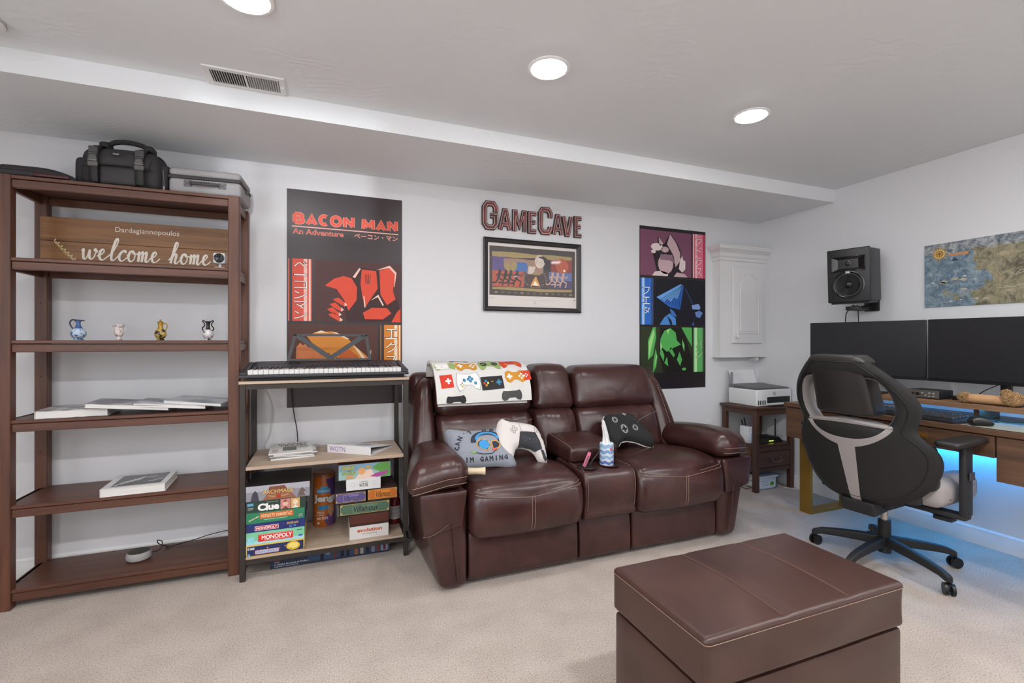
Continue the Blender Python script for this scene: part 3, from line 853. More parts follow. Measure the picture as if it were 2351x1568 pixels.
# monitor riser of laminated strips
rs = thing('monitor_riser', 'long low monitor riser of striped laminated wood standing on the desk', 'monitor riser', (3.1, 1.35, DZ), world=True)
st1, st2 = wood('#6a4d37', '#8f6c4f', 'Y', .5, .9), wood('#2a1d15', '#38281d', 'Y', .5, .9)
ry0, ry1 = .66, 2.04
x = 2.975; i = 0
while x < 3.235:
    wd = .018 if i % 2 == 0 else .007
    MB().rbox(x, x + wd - .0003, ry0, ry1, .776, .801 - (.0012 if i % 2 else 0), .001, 1).build('strip', st1 if i % 2 == 0 else st2, rs)
    x += wd; i += 1
for y in (.68, 1.34, 1.995): MB().rbox(3.03, 3.22, y, y + .022, DZ + .0005, .7755, .002, 1).build('foot', wal('X'), rs)
MB().box(3.06, 3.072, .72, 1.98, .7695, .7755).build('light_strip', LED2, rs)

# ================================================================== monitors
SCR = pm('#1b1b1e', .38, spec=.45)
def monitor(cx, cy, ang, wd, label):
    t = thing('monitor', label, 'monitor', (cx, cy, .8015), ang, group='monitors on the riser')
    h0, h1 = .094, .432
    MB().rbox(.002, .032, -wd / 2, wd / 2, h0, h1, .003, 2).build('housing', BLK, t)
    MB().box(-.0008, .0015, -wd / 2 + .004, wd / 2 - .004, h0 + .016, h1 - .004).build('screen', SCR, t)
    MB().rbox(-.0015, .0018, -wd / 2, wd / 2, h0, h0 + .014, .001, 1).build('chin', pm('#0e0e0f', .35), t)
    MB().rbox(.032, .055, -.11, .11, h0 + .09, h1 - .09, .012, 2).build('rear_cover', DKG, t)
    MB().rbox(.055, .075, -.022, .022, .006, h0 + .2, .006, 2).build('stand_neck', pm('#2a2a2c', .4), t)
    MB().cushion(corners(-.05, .10, -.10, .10, 0, .009), .0044, 10).build('stand_base', pm('#232325', .4), t)
    return t
monitor(3.032, 1.89, math.radians(12), .596, 'black flat monitor on the riser, left one, half hidden by the chair')
monitor(3.09, 1.288, 0, .60, 'black flat monitor on the riser, right one, cut by the photo edge')

# ================================================================== things on the desk
ai = thing('audio_interface', 'grey audio interface box with knobs and sockets on the monitor riser', 'audio interface', (3.09, 1.58, .8015))
MB().rbox(-.06, .07, -.075, .075, .004, .046, .004, 2).build('body', pm('#262628', .45, .4), ai)
MB().rbox(-.0625, -.0601, -.075, .075, .004, .046, .001, 1).build('faceplate', pm('#6c6763', .4, .5), ai)
for y in (.045, .022): MB().cyl((-.0605, y, .024), (-.066, y, .024), .0085, n=18).build('socket', BLK, ai)
for y, z in ((-.002, .030), (-.018, .018), (-.034, .030), (-.034, .014), (-.052, .030), (-.052, .014)): MB().cyl((-.0605, y, z), (-.071, y, z), .0048, .004, 14).build('knob', pm('#b5b1ab', .35, .5), ai)
for x, y in ((-.05, .06), (-.05, -.06), (.06, .06), (.06, -.06)): MB().cyl((x, y, 0), (x, y, .005), .006, n=10).build('foot', BLK, ai)
# extra flat box right of it
hd = thing('flat_box', 'small black flat box lying right of the audio interface', 'box', (3.14, 1.45, .8015))
MB().rbox(-.04, .04, -.035, .035, 0, .022, .004, 2).build('body', BLK, hd)
MB().box(-.0405, -.0402, -.006, .006, .009, .013).build('indicator', pm('#6a6a6e', .4), hd)

# fluffy chew toy
pl = thing('plush_toy', 'light brown fluffy bone-shaped plush toy lying on the riser', 'plush toy', (3.010, 1.285, .8015), math.radians(2))
rnd = random.Random(3)
def fuzz(mb, c, r, n, sc=.012, seed=1):
    rr = random.Random(seed)
    for i in range(n):
        z = 1 - 2 * (i + .5) / n; t = i * 2.39996; q = math.sqrt(1 - z * z)
        d = V((q * math.cos(t), q * math.sin(t), z)); p = V((c[0] + d.x * r[0], c[1] + d.y * r[1], c[2] + d.z * r[2]))
        k = sc * rr.uniform(.6, 1.1); d2 = (d + V((rr.uniform(-.5, .5), rr.uniform(-.5, .5), rr.uniform(-.5, .5)))).normalized()
        mb.cyl(p - d2 * .004, p + d2 * k, .0042, .0012, 5, False)
FUR = pm('#a5835c', .9, bump=.3, bscale=260, var=.25, vscale=60)
FUR2 = pm('#b98f66', .85, bump=.3, bscale=220, var=.2, vscale=40)
MB().lathe([(.0, -.1), (.02, -.1), (.0235, -.06), (.0225, 0), (.022, .06), (.0, .085)], n=20).build('body', FUR2, pl, loc=(0, 0, .0265), rot=(PI / 2, 0, 0))
for k, (y, r) in enumerate(((.098, .023), (-.075, .032))):
    mb = MB(); mb.cushion(corners(-r, r, y - r * 1.2, y + r * 1.2, .004, .004 + 2 * r * .94), r, 8); fuzz(mb, (0, y, .005 + r), (r, r * 1.2, r * .94), 420, .007, k)
    o = mb.build('fluffy_end', FUR, pl); o['kind'] = 'stuff'
mb = MB(); fuzz(mb, (0, -.055, .066), (.014, .016, .013), 160, .006, 7); o = mb.build('tuft', FUR, pl); o['kind'] = 'stuff'

# computer keyboard
kb = thing('computer_keyboard', 'black mechanical computer keyboard on the desk behind the chair', 'keyboard', (2.845, 1.53, DZ), math.radians(-4))
MB().cushion([(-.068, -.215, 0), (.068, -.215, 0), (-.068, .215, 0), (.068, .215, 0), (-.068, -.215, .018), (.068, -.215, .028), (-.068, .215, .018), (.068, .215, .028)], .004, 8).build('case', BLK2, kb)
km = None
KG = pm('#2c2d31', .5); KL = pm('#63646a', .5)
for r in range(5):
    for c_ in range(15):
        y = -.2 + c_ * .0286; x = -.05 + r * .0245
        if km is None:
            mb = MB(); mb.cushion([(-.0095, -.0115, 0), (.0095, -.0115, 0), (-.0095, .0115, 0), (.0095, .0115, 0), (-.007, -.009, .011), (.007, -.009, .011), (-.007, .009, .011), (.007, .009, .011)], .002, 4)
            o = mb.build('key', KG, kb); km = o
            kl = o.data.copy(); kl.materials.clear(); kl.materials.append(KL)
        else: o = link('key', kl if (c_ > 10 and r in (0, 4)) else km.data, kb)
        o.location = (x, y, .0185 + .010 * (x + .068) / .136); o.rotation_euler = (0, -.073, 0)
# mouse and pad
mp = thing('mouse_pad', 'pale khaki mouse pad on the desk under the black mouse', 'mouse pad', (2.88, 1.12, DZ))
MB().rbox(-.115, .10, -.2, .17, .0, .0035, .0015, 1).build('pad', pm('#8f8d7c', .8, bump=.1, bscale=500), mp)
MB().box(-.1155, -.115, -.196, .166, .0004, .0022).build('rubber_edge', pm('#2a2a2a', .8), mp)
ms = thing('mouse', 'black wireless computer mouse resting on the khaki pad', 'mouse', (2.805, 1.235, DZ + .0036), math.radians(-38)); ms.scale = (.78, .78, .8)
def msf(p):
    p = p.copy(); k = (p.x + .055) / .11; p.z = p.z * (0.55 + .75 * math.sin(max(0, min(1, .25 + .75 * (1 - k) * .9)) * PI * .62)); return p
MB().cushion(corners(-.055, .055, -.031, .031, 0, .036), .018, 14, puff=(.0, .004, 0, 0, 0, .006), fn=msf).build('shell', pm('#161617', .35), ms)
MB().rbox(.025, .042, -.004, .004, .018, .0265, .003, 2).build('scroll_wheel', pm('#3a3a3c', .5), ms)

# thin cables over the light strip
for k, (pts, lab) in enumerate([
    ([(2.99, 1.92, .722), (2.96, 1.84, .735), (2.965, 1.74, .726), (2.955, 1.6, .740), (2.95, 1.5, .738), (2.945, 1.38, .732), (2.97, 1.3, .73), (3.0, 1.26, .724)], 'black cable sagging along the riser behind the keyboard'),
    ([(2.99, 1.36, .722), (2.965, 1.31, .748), (2.962, 1.22, .735), (2.955, 1.12, .742), (2.962, 1.0, .73), (3.0, .9, .723)], 'black cable hanging in front of the blue light right of the keyboard')]):
    t = thing('cable', lab, 'cable', pts[0], world=True, group='cables on the desk')
    MB().tube(spline([V(p) for p in pts], 6, False), .0022, 6).build('wire', BLK, t)
    MB().cyl(pts[-1], V(pts[-1]) + V((.012, 0, 0)), .004, n=8).build('plug', BLK, t)
t = thing('cable', 'black cable dropping from the right monitor to the riser', 'cable', (3.13, 1.36, .8015), world=True, group='cables on the desk')
MB().tube(spline([V(p) for p in [(3.128, 1.36, .804), (3.12, 1.40, .815), (3.125, 1.36, .86), (3.13, 1.30, .90), (3.135, 1.27, .93)]], 6, False), .0022, 6).build('wire', BLK, t)
MB().cyl((3.128, 1.36, .806), (3.14, 1.36, .806), .0042, n=8).build('plug', BLK, t)

# ================================================================== wall loudspeaker
sp = thing('wall_speaker', 'black studio loudspeaker on a bracket fixed to the right wall', 'loudspeaker', (3.02, 1.965, 1.36), math.radians(17))
# local: front towards -x, width y, height z
T6 = Matrix.Rotation(math.radians(-4), 4, 'Y')
SPK = pm('#2b2a2c', .5, bump=.05)
mb = MB(T6); mb.rbox(.012, .235, -.108, .108, .0, .325, .006, 2); mb.build('cabinet', SPK, sp)
mb = MB(T6); mb.rbox(0, .0125, -.113, .113, -.004, .329, .008, 3); fb = mb.build('front_baffle', pm('#19191b', .42), sp)
mb = MB(T6)
# waveguide: stepped rectangular horn
for k in range(5):
    q = k / 4; a = .085 - .05 * q; h = .044 - .026 * q; x = -.004 + .0016 * k
    mb.add([(x, -a, .235 - h), (x, a, .235 - h), (x, a, .235 + h), (x, -a, .235 + h)], [])
for k in range(4):
    b0 = k * 4
    mb.f += [[b0 + i, b0 + (i + 1) % 4, b0 + 4 + (i + 1) % 4, b0 + 4 + i] for i in range(4)]; mb.mi += [0] * 4
mb.f.append([16, 17, 18, 19]); mb.mi.append(0)
mb.build('waveguide', pm('#0c0c0d', .12), fb, 15)
mb = MB(T6); mb.rbox(-.006, .001, -.09, .09, .188, .193, .002, 2); mb.rbox(-.006, .001, -.09, .09, .277, .282, .002, 2); mb.rbox(-.006, .001, -.09, -.085, .19, .28, .002, 2).rbox(-.006, .001, .085, .09, .19, .28, .002, 2); mb.build('waveguide_rim', pm('#101011', .15), fb)
mb = MB(T6 @ Matrix.Translation((-.001, 0, .235)) @ Matrix.Rotation(-PI / 2, 4, 'Y')); mb.lathe([(.017, 0), (.017, .003), (.013, .004), (.010, .009), (.005, .012), (0, .0125)], n=24); mb.build('tweeter', pm('#3b3b3e', .25, .5), fb)
mb = MB(T6 @ Matrix.Translation((-.001, 0, .105)) @ Matrix.Rotation(-PI / 2, 4, 'Y'))
mb.lathe([(.086, 0), (.086, .005), (.080, .006), (.074, .003)], n=40); mb.build('woofer_ring', pm('#0f0f10', .2), fb)
mb = MB(T6 @ Matrix.Translation((-.001, 0, .105)) @ Matrix.Rotation(-PI / 2, 4, 'Y'))
mb.lathe([(.074, .003), (.071, .007), (.066, .007), (.063, .003)], n=40); mb.build('surround', pm('#2b2b2d', .4), fb)
mb = MB(T6 @ Matrix.Translation((-.001, 0, .105)) @ Matrix.Rotation(-PI / 2, 4, 'Y'))
mb.lathe([(.063, .003), (.04, .0015), (.022, .0008)], n=40); mb.build('cone', pm('#1f1f21', .35), fb)
mb = MB(T6 @ Matrix.Translation((-.001, 0, .105)) @ Matrix.Rotation(-PI / 2, 4, 'Y'))
mb.lathe([(.023, .0005), (.020, .009), (.011, .015), (0, .017)], n=28); mb.build('dust_cap', pm('#161618', .22), fb)
mb = MB(T6); mb.box(-.0065, -.003, -.010, .012, .176, .190); lg = mb.build('logo_plate', pm('#d8d6d4', .5), fb)
s = Sheet(lg, .022, .014, lambda x, y, off: T6 @ V((-.0066 - off, .012 - x, .190 - y)))
s.text('JBL', .14, .25, .86, .75, pm('#4a4a4a', .5), 1); s.build('lettering')
mb = MB(T6); mb.box(.02, .2, -.10, .10, -.014, -.0005); br = mb.build('bracket_plate', BLK, sp)
mb = MB(); mb.tube([(.10, 0, -.036), (.2, -.01, -.036), (.30, -.035, -.02)], .017, 10); mb.rbox(.06, .13, -.035, .035, -.050, -.026, .004, 2); mb.build('bracket_arm', BLK, br)
mb = MB(Matrix.Rotation(math.radians(-17), 4, 'Z')); mb.rbox(.293, .309, .004, .094, -.05, .04, .004, 2); mb.build('wall_plate', BLK, br)
t = thing('cable', 'pair of black leads hanging from the wall loudspeaker behind the monitor', 'cable', (3.15, 1.98, 1.2), world=True)
for a in ([(3.12, 2.0, 1.345), (3.11, 2.02, 1.32), (3.13, 2.055, 1.28), (3.15, 2.07, 1.20)], [(3.13, 1.985, 1.345), (3.14, 1.985, 1.30), (3.145, 1.985, 1.20)]):
    MB().tube(spline([V(p) for p in a], 6, False), .003, 6).build('wire', BLK, t)
# ================================================================== gaming chair
GRY = pm('#98918f', .7, bump=.15, bscale=400)
CHL = leather('#1a1918', '#232120', .42, .10, 500, 6)
CHB = pm('#161514', .75, bump=.2, bscale=600)
ch = thing('gaming_chair', 'black gaming chair with grey Y-shaped trim, seen from behind at the desk', 'office chair', (2.611, 1.525, 0), math.radians(5))
XB, LEAN = -.24, .30
def wrap(y): return .12 * (abs(y) / .30) ** 2.4
def backpt(y, z, h):
    """h > 0 towards the rear (the camera side)"""
    return (XB - LEAN * (z - .42) + wrap(y) - h, y, z)
half = [(0, 1.047), (.085, 1.044), (.122, 1.025), (.165, .985), (.212, .935), (.245, .885), (.262, .84), (.263, .80), (.250, .755), (.238, .722), (.246, .695), (.272, .662), (.292, .622), (.298, .58), (.290, .53), (.270, .48), (.245, .44), (.208, .402), (.155, .368), (.09, .350), (0, .344)]
half = spline([V(p) for p in half], 3, False)
outl = [(p[0], p[1]) for p in half] + [(-p[0], p[1]) for p in reversed(half[1:-1])]
outl = outl[::-1]
hh = [(0, .955), (.10, .953), (.14, .95), (.172, .925), (.193, .885), (.203, .835), (.200, .79), (.183, .748), (.158, .722), (.10, .733), (0, .740)]
hh = spline([V(p) for p in hh], 3, False)
hole = [(p[0], p[1]) for p in hh] + [(-p[0], p[1]) for p in reversed(hh[1:-1])]
mb = MB(); inflate(mb, outl, .016, .055, .05, [hole], .022, lambda x, y, h: backpt(x, y, h), rim=.014)
bk = mb.build('backrest', CHB, ch, 60)
# grey lining of the shoulder opening
mb = MB(); n = len(hole); vs = []; inn = []
cx, cy = 0, .84
for (x, y) in hole:
    d = V((cx - x, cy - y)).normalized() * .004
    vs.append(backpt(x + d.x, y + d.y, .022)); 
    d2 = V((cx - x, cy - y)).normalized() * .016
    inn.append(backpt(x + d2.x, y + d2.y, -.012))
back2 = []
for (x, y) in hole:
    d2 = V((cx - x, cy - y)).normalized() * .012
    back2.append(backpt(x + d2.x, y + d2.y, -.07))
mb.add(vs + inn + back2, [(i, (i + 1) % n, n + (i + 1) % n, n + i) for i in range(n)] + [(n + i, n + (i + 1) % n, 2 * n + (i + 1) % n, 2 * n + i) for i in range(n)])
mb.build('opening_lining', GRY, bk, 60)
# grey Y trim on the rear
outer = [(.186, .722), (.16, .690), (.12, .658), (.075, .634), (.038, .622)]
inner = [(.160, .724), (.135, .697), (.10, .676), (.05, .662), (0, .659)]
o_ = spline([V(p) for p in outer], 4, False); i_ = spline([V(p) for p in inner], 4, False)
ypoly = [(p[0], p[1]) for p in o_] + [(.021, .345), (-.021, .345)] + [(-p[0], p[1]) for p in reversed(o_)] + [(-p[0], p[1]) for p in i_] + [(p[0], p[1]) for p in reversed(i_[:-1])]
def rear_h(x, z, loops=[outl, hole]): return .014 + hgt(edge_dist((x, z), loops), .05, .016)
sh = Sheet(ch, 1, 1, lambda x, y, off: backpt(x - .5, 1.2 - y, rear_h(x - .5, 1.2 - y) + .0025), cut=.03)
sh.poly([(x + .5, 1.2 - z) for x, z in ypoly], GRY); o = sh.build('grey_trim'); o.parent = bk
# piping round the rear edge
pip = []
for i in range(0, len(outl)):
    x, z = outl[i]; d = V((-x * .55, (.70 - z) * .35)); d = d.normalized() * .028 if d.length > 0 else d
    x += d.x; z += d.y; pip.append(backpt(x, z, rear_h(x, z) + .0005))
MB().tube(pip, .0022, 6, True).build('piping', pm('#0d0d0d', .5), bk)
# head cushion filling the opening
def hd(p):
    p = p.copy(); y, z = p.y, p.z; q = backpt(y, z, -p.x); k = (z - .775) / .25
    return V((q[0] - .02 * 0, y * (1 + .06 * (1 - k)), z))
hc = MB().cushion([(-.018, -.120, .775), (.10, -.120, .775), (-.018, .120, .775), (.10, .120, .775), (-.022, -.114, 1.02), (.08, -.114, 1.02), (-.022, .114, 1.02), (.08, .114, 1.02)], .018, 14, puff=(.014, .02, 0, 0, .012, 0), fn=hd).build('head_cushion', CHL, bk, 60)
def hd2(p): return V(backpt(p.y, p.z, -p.x))
MB().cushion([(-.03, -.135, 1.012), (.10, -.125, 1.012), (-.03, .135, 1.012), (.10, .125, 1.012), (-.022, -.10, 1.052), (.085, -.10, 1.052), (-.022, .10, 1.052), (.085, .10, 1.052)], .018, 10, fn=hd2).build('head_cap', leather('#26241f', '#2f2d2b', .35, .05, 500, 6), bk, 60)
# lower grey bar of the opening
MB().tube([V(backpt(.178 * t, .727 + .012 * (1 - t * t), .010)) for t in [i / 12 - 1 for i in range(25)]], .0105, 8).build('opening_bar', GRY, bk)
# bolster fronts
for s_ in (-1, 1):
    MB().cushion([(.0, .18 if s_ > 0 else -.27, .44), (.10, .2 if s_ > 0 else -.26, .44), (.0, .27 if s_ > 0 else -.18, .44), (.10, .26 if s_ > 0 else -.2, .44),
                  (.0, .20 if s_ > 0 else -.285, .66), (.09, .21 if s_ > 0 else -.27, .66), (.0, .285 if s_ > 0 else -.20, .66), (.09, .27 if s_ > 0 else -.21, .66)], .035, 10, fn=hd2).build('side_bolster', CHL, bk, 60)
# seat
se = MB().cushion([(-.15, -.2, .355), (.27, -.26, .365), (-.15, .2, .355), (.27, .26, .365), (-.15, -.2, .43), (.27, -.25, .455), (-.15, .2, .43), (.27, .25, .455)], .045, 18, puff=(0, .02, .012, .012, 0, .0)).build('seat', CHL, ch, 60)
for s_ in (-1, 1):
    y0, y1 = (-.275, -.165) if s_ < 0 else (.165, .275)
    MB().cushion(corners(-.12, .25, y0, y1, .362, .487), .04, 12, puff=(0, 0, .01, .01, 0, .006)).build('seat_bolster', GRY, se, 60)
    MB().tube([(-.06 + .24 * i / 10, s_ * .2795, .425 - .02 * math.cos(i / 10 * PI)) for i in range(11)], .0018, 5).build('piping', BLK, se)
# mechanism, lift, base
MB().rbox(-.16, .14, -.10, .10, .315, .352, .008, 2).build('tilt_plate', BLK2, ch)
MB().cushion([(-.235, -.075, .285), (-.10, -.075, .30), (-.235, .075, .285), (-.10, .075, .30), (-.255, -.075, .352), (-.10, -.075, .352), (-.255, .075, .352), (-.10, .075, .352)], .01, 8).build('recliner_cover', BLK2, ch)
MB().cyl((0, 0, .20), (0, 0, .316), .016, n=24).build('gas_lift', pm('#b9b6b4', .2, .9), ch)
MB().cyl((0, 0, .055), (0, 0, .215), .029, .027, 24).build('lift_sleeve', BLK, ch)
MB().tube([(.02, -.06, .332), (.03, -.14, .318), (.035, -.20, .303)], .008, 8).rbox(.01, .065, -.262, -.19, .284, .304, .006, 2).build('height_lever', BLK2, ch)
for k in range(5):
    a = math.radians(36 + 72 * k); c_, s_ = math.cos(a), math.sin(a); R = .315
    M = Matrix.Rotation(a, 4, 'Z')
    mb = MB(M); mb.cushion([(.015, -.021, .085), (R, -.016, .062), (.015, .021, .085), (R, .016, .062), (.015, -.019, .135), (R, -.014, .092), (.015, .019, .135), (R, .014, .092)], .010, 8,
                           fn=lambda p: V((p.x, p.y, p.z + .006 * math.sin(min(1, max(0, p.x / R)) * PI) - .012 * max(0, p.x / R - .85) / .15))); lg = mb.build('base_leg', BLK2, ch, 60)
    mc = MB(M @ Matrix.Translation((R - .012, 0, 0)) @ Matrix.Rotation(math.radians(25 + 40 * k), 4, 'Z'))
    for yy in (-.019, .007):
        mc.cyl((-.008, yy, .026), (-.008, yy + .012, .026), .026, n=20)
    mc.cyl((0, 0, .05), (0, 0, .072), .007, n=10)
    mc.rbox(-.024, .008, -.006, .006, .018, .05, .005, 2)
    mc.build('caster', pm('#121213', .4), lg)
# arm rests
for s_ in (-1, 1):
    def Y(d): return s_ * (d if s_ < 0 else d - .035)
    ar = MB(); ar.rbox(-.035, .035, min(Y(.30), Y(.328)), max(Y(.30), Y(.328)), .335, .655, .008, 2)
    ar.rbox(-.03, .03, min(Y(.08), Y(.325)), max(Y(.08), Y(.325)), .318, .343, .008, 2); a0 = ar.build('arm_support', BLK2, ch)
    MB().rbox(-.022, .022, min(Y(.332), Y(.338)), max(Y(.332), Y(.338)), .50, .535, .002, 1).build('height_button', pm('#39393c', .5), a0)
    MB().cushion([(-.175, Y(.265) if s_ > 0 else Y(.355), .655), (.118, Y(.265) if s_ > 0 else Y(.355), .655), (-.175, Y(.355) if s_ > 0 else Y(.265), .655), (.118, Y(.355) if s_ > 0 else Y(.265), .655),
                  (-.175, Y(.265) if s_ > 0 else Y(.355), .682), (.118, Y(.265) if s_ > 0 else Y(.355), .682), (-.175, Y(.355) if s_ > 0 else Y(.265), .682), (.118, Y(.355) if s_ > 0 else Y(.265), .682)], .013, 10, puff=(0, 0, 0, 0, 0, .004)).build('arm_pad', CHL, a0, 60)
# ================================================================== end table, printer, network boxes
et = thing('end_table', 'small dark wooden end table with one drawer standing in the corner', 'end table', (3.11, 2.72, 0), world=True)
ETW = ('#3a2318', '#58382a')
def etw(ax): return wood(ETW[0], ETW[1], ax, .4)
ex0, ex1, ey0, ey1 = 2.915, 3.305, 2.555, 2.875
MB().rbox(ex0 - .015, ex1 + .012, ey0 - .015, ey1 + .008, .607, .627, .004, 2).build('tabletop', etw('X'), et)
for x in (ex0, ex1 - .036):
    for y in (ey0, ey1 - .036): MB().rbox(x, x + .036, y, y + .036, 0, .607, .003, 1).build('leg', etw('Z'), et)
for y in (ey0 + .006, ey1 - .024): MB().box(ex0 + .036, ex1 - .036, y, y + .018, .565, .6065).build('apron', etw('X'), et)
for x in (ex0 + .006, ex1 - .024): MB().box(x, x + .018, ey0 + .036, ey1 - .036, .565, .6065).build('apron', etw('Y'), et)
MB().rbox(ex0 + .01, ex1 - .01, ey0 + .01, ey1 - .01, .328, .345, .002, 1).build('shelf', etw('X'), et)
MB().box(ex0 + .012, ex1 - .012, ey0 + .024, ey1 - .012, .145, .328).build('drawer_case', etw('X'), et)
MB().box(ex0 + .008, ex0 + .018, ey0 + .05, ey1 - .05, .175, .30).build('side_panel', etw('Y'), et)
MB().rbox(ex0 + .037, ex1 - .037, ey0 + .004, ey0 + .0235, .295, .327, .002, 1).build('upper_rail', etw('X'), et)
MB().rbox(ex0 + .037, ex1 - .037, ey0 + .004, ey0 + .0235, .145, .175, .002, 1).build('lower_rail', etw('X'), et)
dr = MB().rbox(ex0 + .039, ex1 - .039, ey0 + .001, ey0 + .0235, .178, .292, .003, 1).build('drawer', etw('X'), et)
xm = (ex0 + ex1) / 2
hd_ = MB()
for s_ in (-1, 1): hd_.cyl((xm + s_ * .045, ey0 + .001, .245), (xm + s_ * .045, ey0 - .008, .245), .008, .006, 12)
hd_.tube(spline([V(p) for p in [(xm - .045, ey0 - .007, .245), (xm - .043, ey0 - .014, .228), (xm - .02, ey0 - .016, .218), (xm + .02, ey0 - .016, .218), (xm + .043, ey0 - .014, .228), (xm + .045, ey0 - .007, .245)]], 5, False), .0035, 8)
hd_.build('bail_handle', pm('#8b857c', .25, .9), dr)

PW = pm('#dcdcdd', .35); PG = pm('#57575b', .4)
pr_ = thing('printer', 'white inkjet printer with dark grey scanner lid on the end table', 'printer', (3.13, 2.715, .6275), world=True)
px0, px1, py0, py1 = 2.945, 3.305, 2.575, 2.84
MB().rbox(px0, px1, py0, py1, .6285, .752, .010, 3).build('body', PW, pr_)
MB().cushion([(px0 + .012, py0 + .014, .7525), (px1 - .012, py0 + .014, .7525), (px0 + .012, py1 - .03, .7525), (px1 - .012, py1 - .03, .7525), (px0 + .012, py0 + .014, .764), (px1 - .012, py0 + .014, .764), (px0 + .012, py1 - .03, .776), (px1 - .012, py1 - .03, .776)], .004, 8).build('scanner_lid', PG, pr_)
MB().rbox(px0 + .006, px1 - .006, py1 - .045, py1 + .004, .7525, .778, .008, 2).build('hinge_cover', pm('#6c6c70', .4), pr_)
tr = MB(); tr.cushion([(px0 + .03, py1 - .012, .778), (px1 - .07, py1 - .012, .778), (px0 + .03, py1 - .006, .778), (px1 - .07, py1 - .006, .778), (px0 + .03, py1 + .024, .885), (px1 - .07, py1 + .024, .885), (px0 + .03, py1 + .030, .885), (px1 - .07, py1 + .030, .885)], .002, 6); tr.build('paper_support', PW, pr_)
MB().box(px0 + .022, px0 + .0295, py1 - .02, py1 + .0, .778, .87).build('paper_guide', pm('#8a8a8e', .4), pr_)
fr = py0 - .0008
MB().box(px0 + .105, px1 - .02, py0 - .0012, py0 + .02, .652, .697).build('output_slot', pm('#0f0f10', .5), pr_)
MB().box(px0 + .11, px1 - .015, py0 - .030, py0 - .0013, .642, .646).build('output_tray', PW, pr_)
for k in range(4): MB().rbox(px0 + .012 + k * .0215, px0 + .026 + k * .0215, py0 - .0016, py0 + .004, .640, .675, .003, 1).build('ink_window', pm('#26262a', .2), pr_)
s = Sheet(pr_, .05, .05, plane_fn((px0 + .155, py0 - .0004, .745), (1, 0, 0), (0, 0, -1)))
s.ring(.5, .5, .0135, .0022, pm('#2a2a2c', .4)); s.text('hp', .30, .30, .70, .74, pm('#2a2a2c', .4), 1, shear=.25); s.build('logo')
MB().box(px0 - .0006, px0 + .001, py0 + .10, py0 + .16, .6285, .637).build('side_grip', pm('#8a8a8c', .5), pr_)

md = thing('modem', 'white upright modem with small status lights on the end table shelf', 'modem', (2.958, 2.67, .3455))
MB().rbox(-.018, .018, -.035, .055, 0, .125, .006, 2).build('case', pm('#d9d9dc', .35), md)
for k in range(5): MB().cyl((-.006, -.0352, .03 + k * .014), (-.006, -.0357, .03 + k * .014), .0016, n=8).build('status_light', emit('#9ad0ff', 3.0), md)
ro = thing('router', 'black wireless router with four upright antennas on the end table shelf', 'router', (3.135, 2.69, .3455))
MB().cushion([(-.125, -.085, 0), (.125, -.085, 0), (-.125, .075, 0), (.125, .075, 0), (-.10, -.06, .034), (.10, -.06, .034), (-.10, .05, .034), (.10, .05, .034)], .006, 10, puff=(0, 0, 0, 0, 0, .006)).build('case', pm('#121213', .35), ro)
for k in range(4): MB().box(-.02 + k * .011, -.013 + k * .011, -.0825, -.0765, .010, .014).build('status_light', emit('#b7c94a', 4.0), ro)
for x, y, dx, dy, L in ((-.115, .05, -.045, .0, .13), (-.07, .075, -.035, .0, .14), (.04, .075, -.06, .0, .13), (.112, -.02, .0, .0, .135)):
    MB().cyl((x, y, .008), (x, y, .03), .006, n=10).cyl((x, y, .028), (x + dx, y + dy, .03 + L), .006, .0045, 10).build('antenna', BLK, ro)
t = thing('cable', 'black cable running up the wall behind the end table', 'cable', (2.972, 2.885, .346), world=True)
MB().tube(spline([V(p) for p in [(2.974, 2.868, .35), (2.978, 2.886, .42), (2.995, 2.889, .50), (2.985, 2.889, .57), (2.975, 2.889, .60)]], 6, False), .003, 6).build('wire', BLK, t)
MB().cyl((2.974, 2.868, .3465), (2.974, 2.868, .358), .005, n=8).build('plug', BLK, t)
pb = thing('storage_box', 'clear plastic box with green and white label on the floor under the end table', 'storage box', (3.06, 2.70, 0))
MB().cushion([(-.06, -.10, 0), (.10, -.10, 0), (-.06, .12, 0), (.10, .12, 0), (-.07, -.11, .09), (.11, -.11, .09), (-.07, .13, .09), (.11, .13, .09)], .008, 8).build('box', pm('#cfd2d4', .3), pb)
MB().cushion(corners(-.078, .118, -.118, .138, .091, .104), .005, 8).build('lid', pm('#e3e4e4', .25), pb)
s = Sheet(pb, .17, .07, plane_fn((-.068, -.1065, .08), (1, 0, 0), (0, 0, -1)), cut=.05)
s.rect(.02, .98, .05, .95, pm('#d9dde0', .4)); 
for k in range(4): s.rect(.12, .55, .2 + k * .16, .26 + k * .16, pm('#93a0a6', .5), 2)
s.poly([(.62, .5), (.72, .3), (.85, .35), (.9, .6), (.8, .8), (.66, .75)], pm('#7fae3a', .5), 2); s.poly([(.7, .5), (.8, .4), (.86, .6), (.76, .7)], pm('#4f8a2c', .5), 3); s.build('label_print')
s = Sheet(pb, .23, .07, plane_fn((-.0725, .12, .082), (0, -1, 0), (0, 0, -1)), cut=.05)
s.rect(.02, .98, .05, .95, pm('#e2e5e6', .4)); s.text('green recycled', .06, .2, .72, .5, pm('#3c8a86', .5), 2, .01); s.poly([(.78, .6), (.85, .35), (.95, .45), (.96, .8), (.84, .9)], pm('#8cb23c', .5), 2); s.build('label_print')
t = thing('cable', 'white cable lying on the carpet beside the plastic box', 'cable', (3.2, 2.6, 0), world=True)
MB().tube(spline([V(p) for p in [(3.19, 2.72, .06), (3.22, 2.66, .035), (3.21, 2.60, .008), (3.26, 2.54, .004), (3.3, 2.47, .004)]], 6, False), .003, 6).build('wire', pm('#d6d6d6', .4), t)
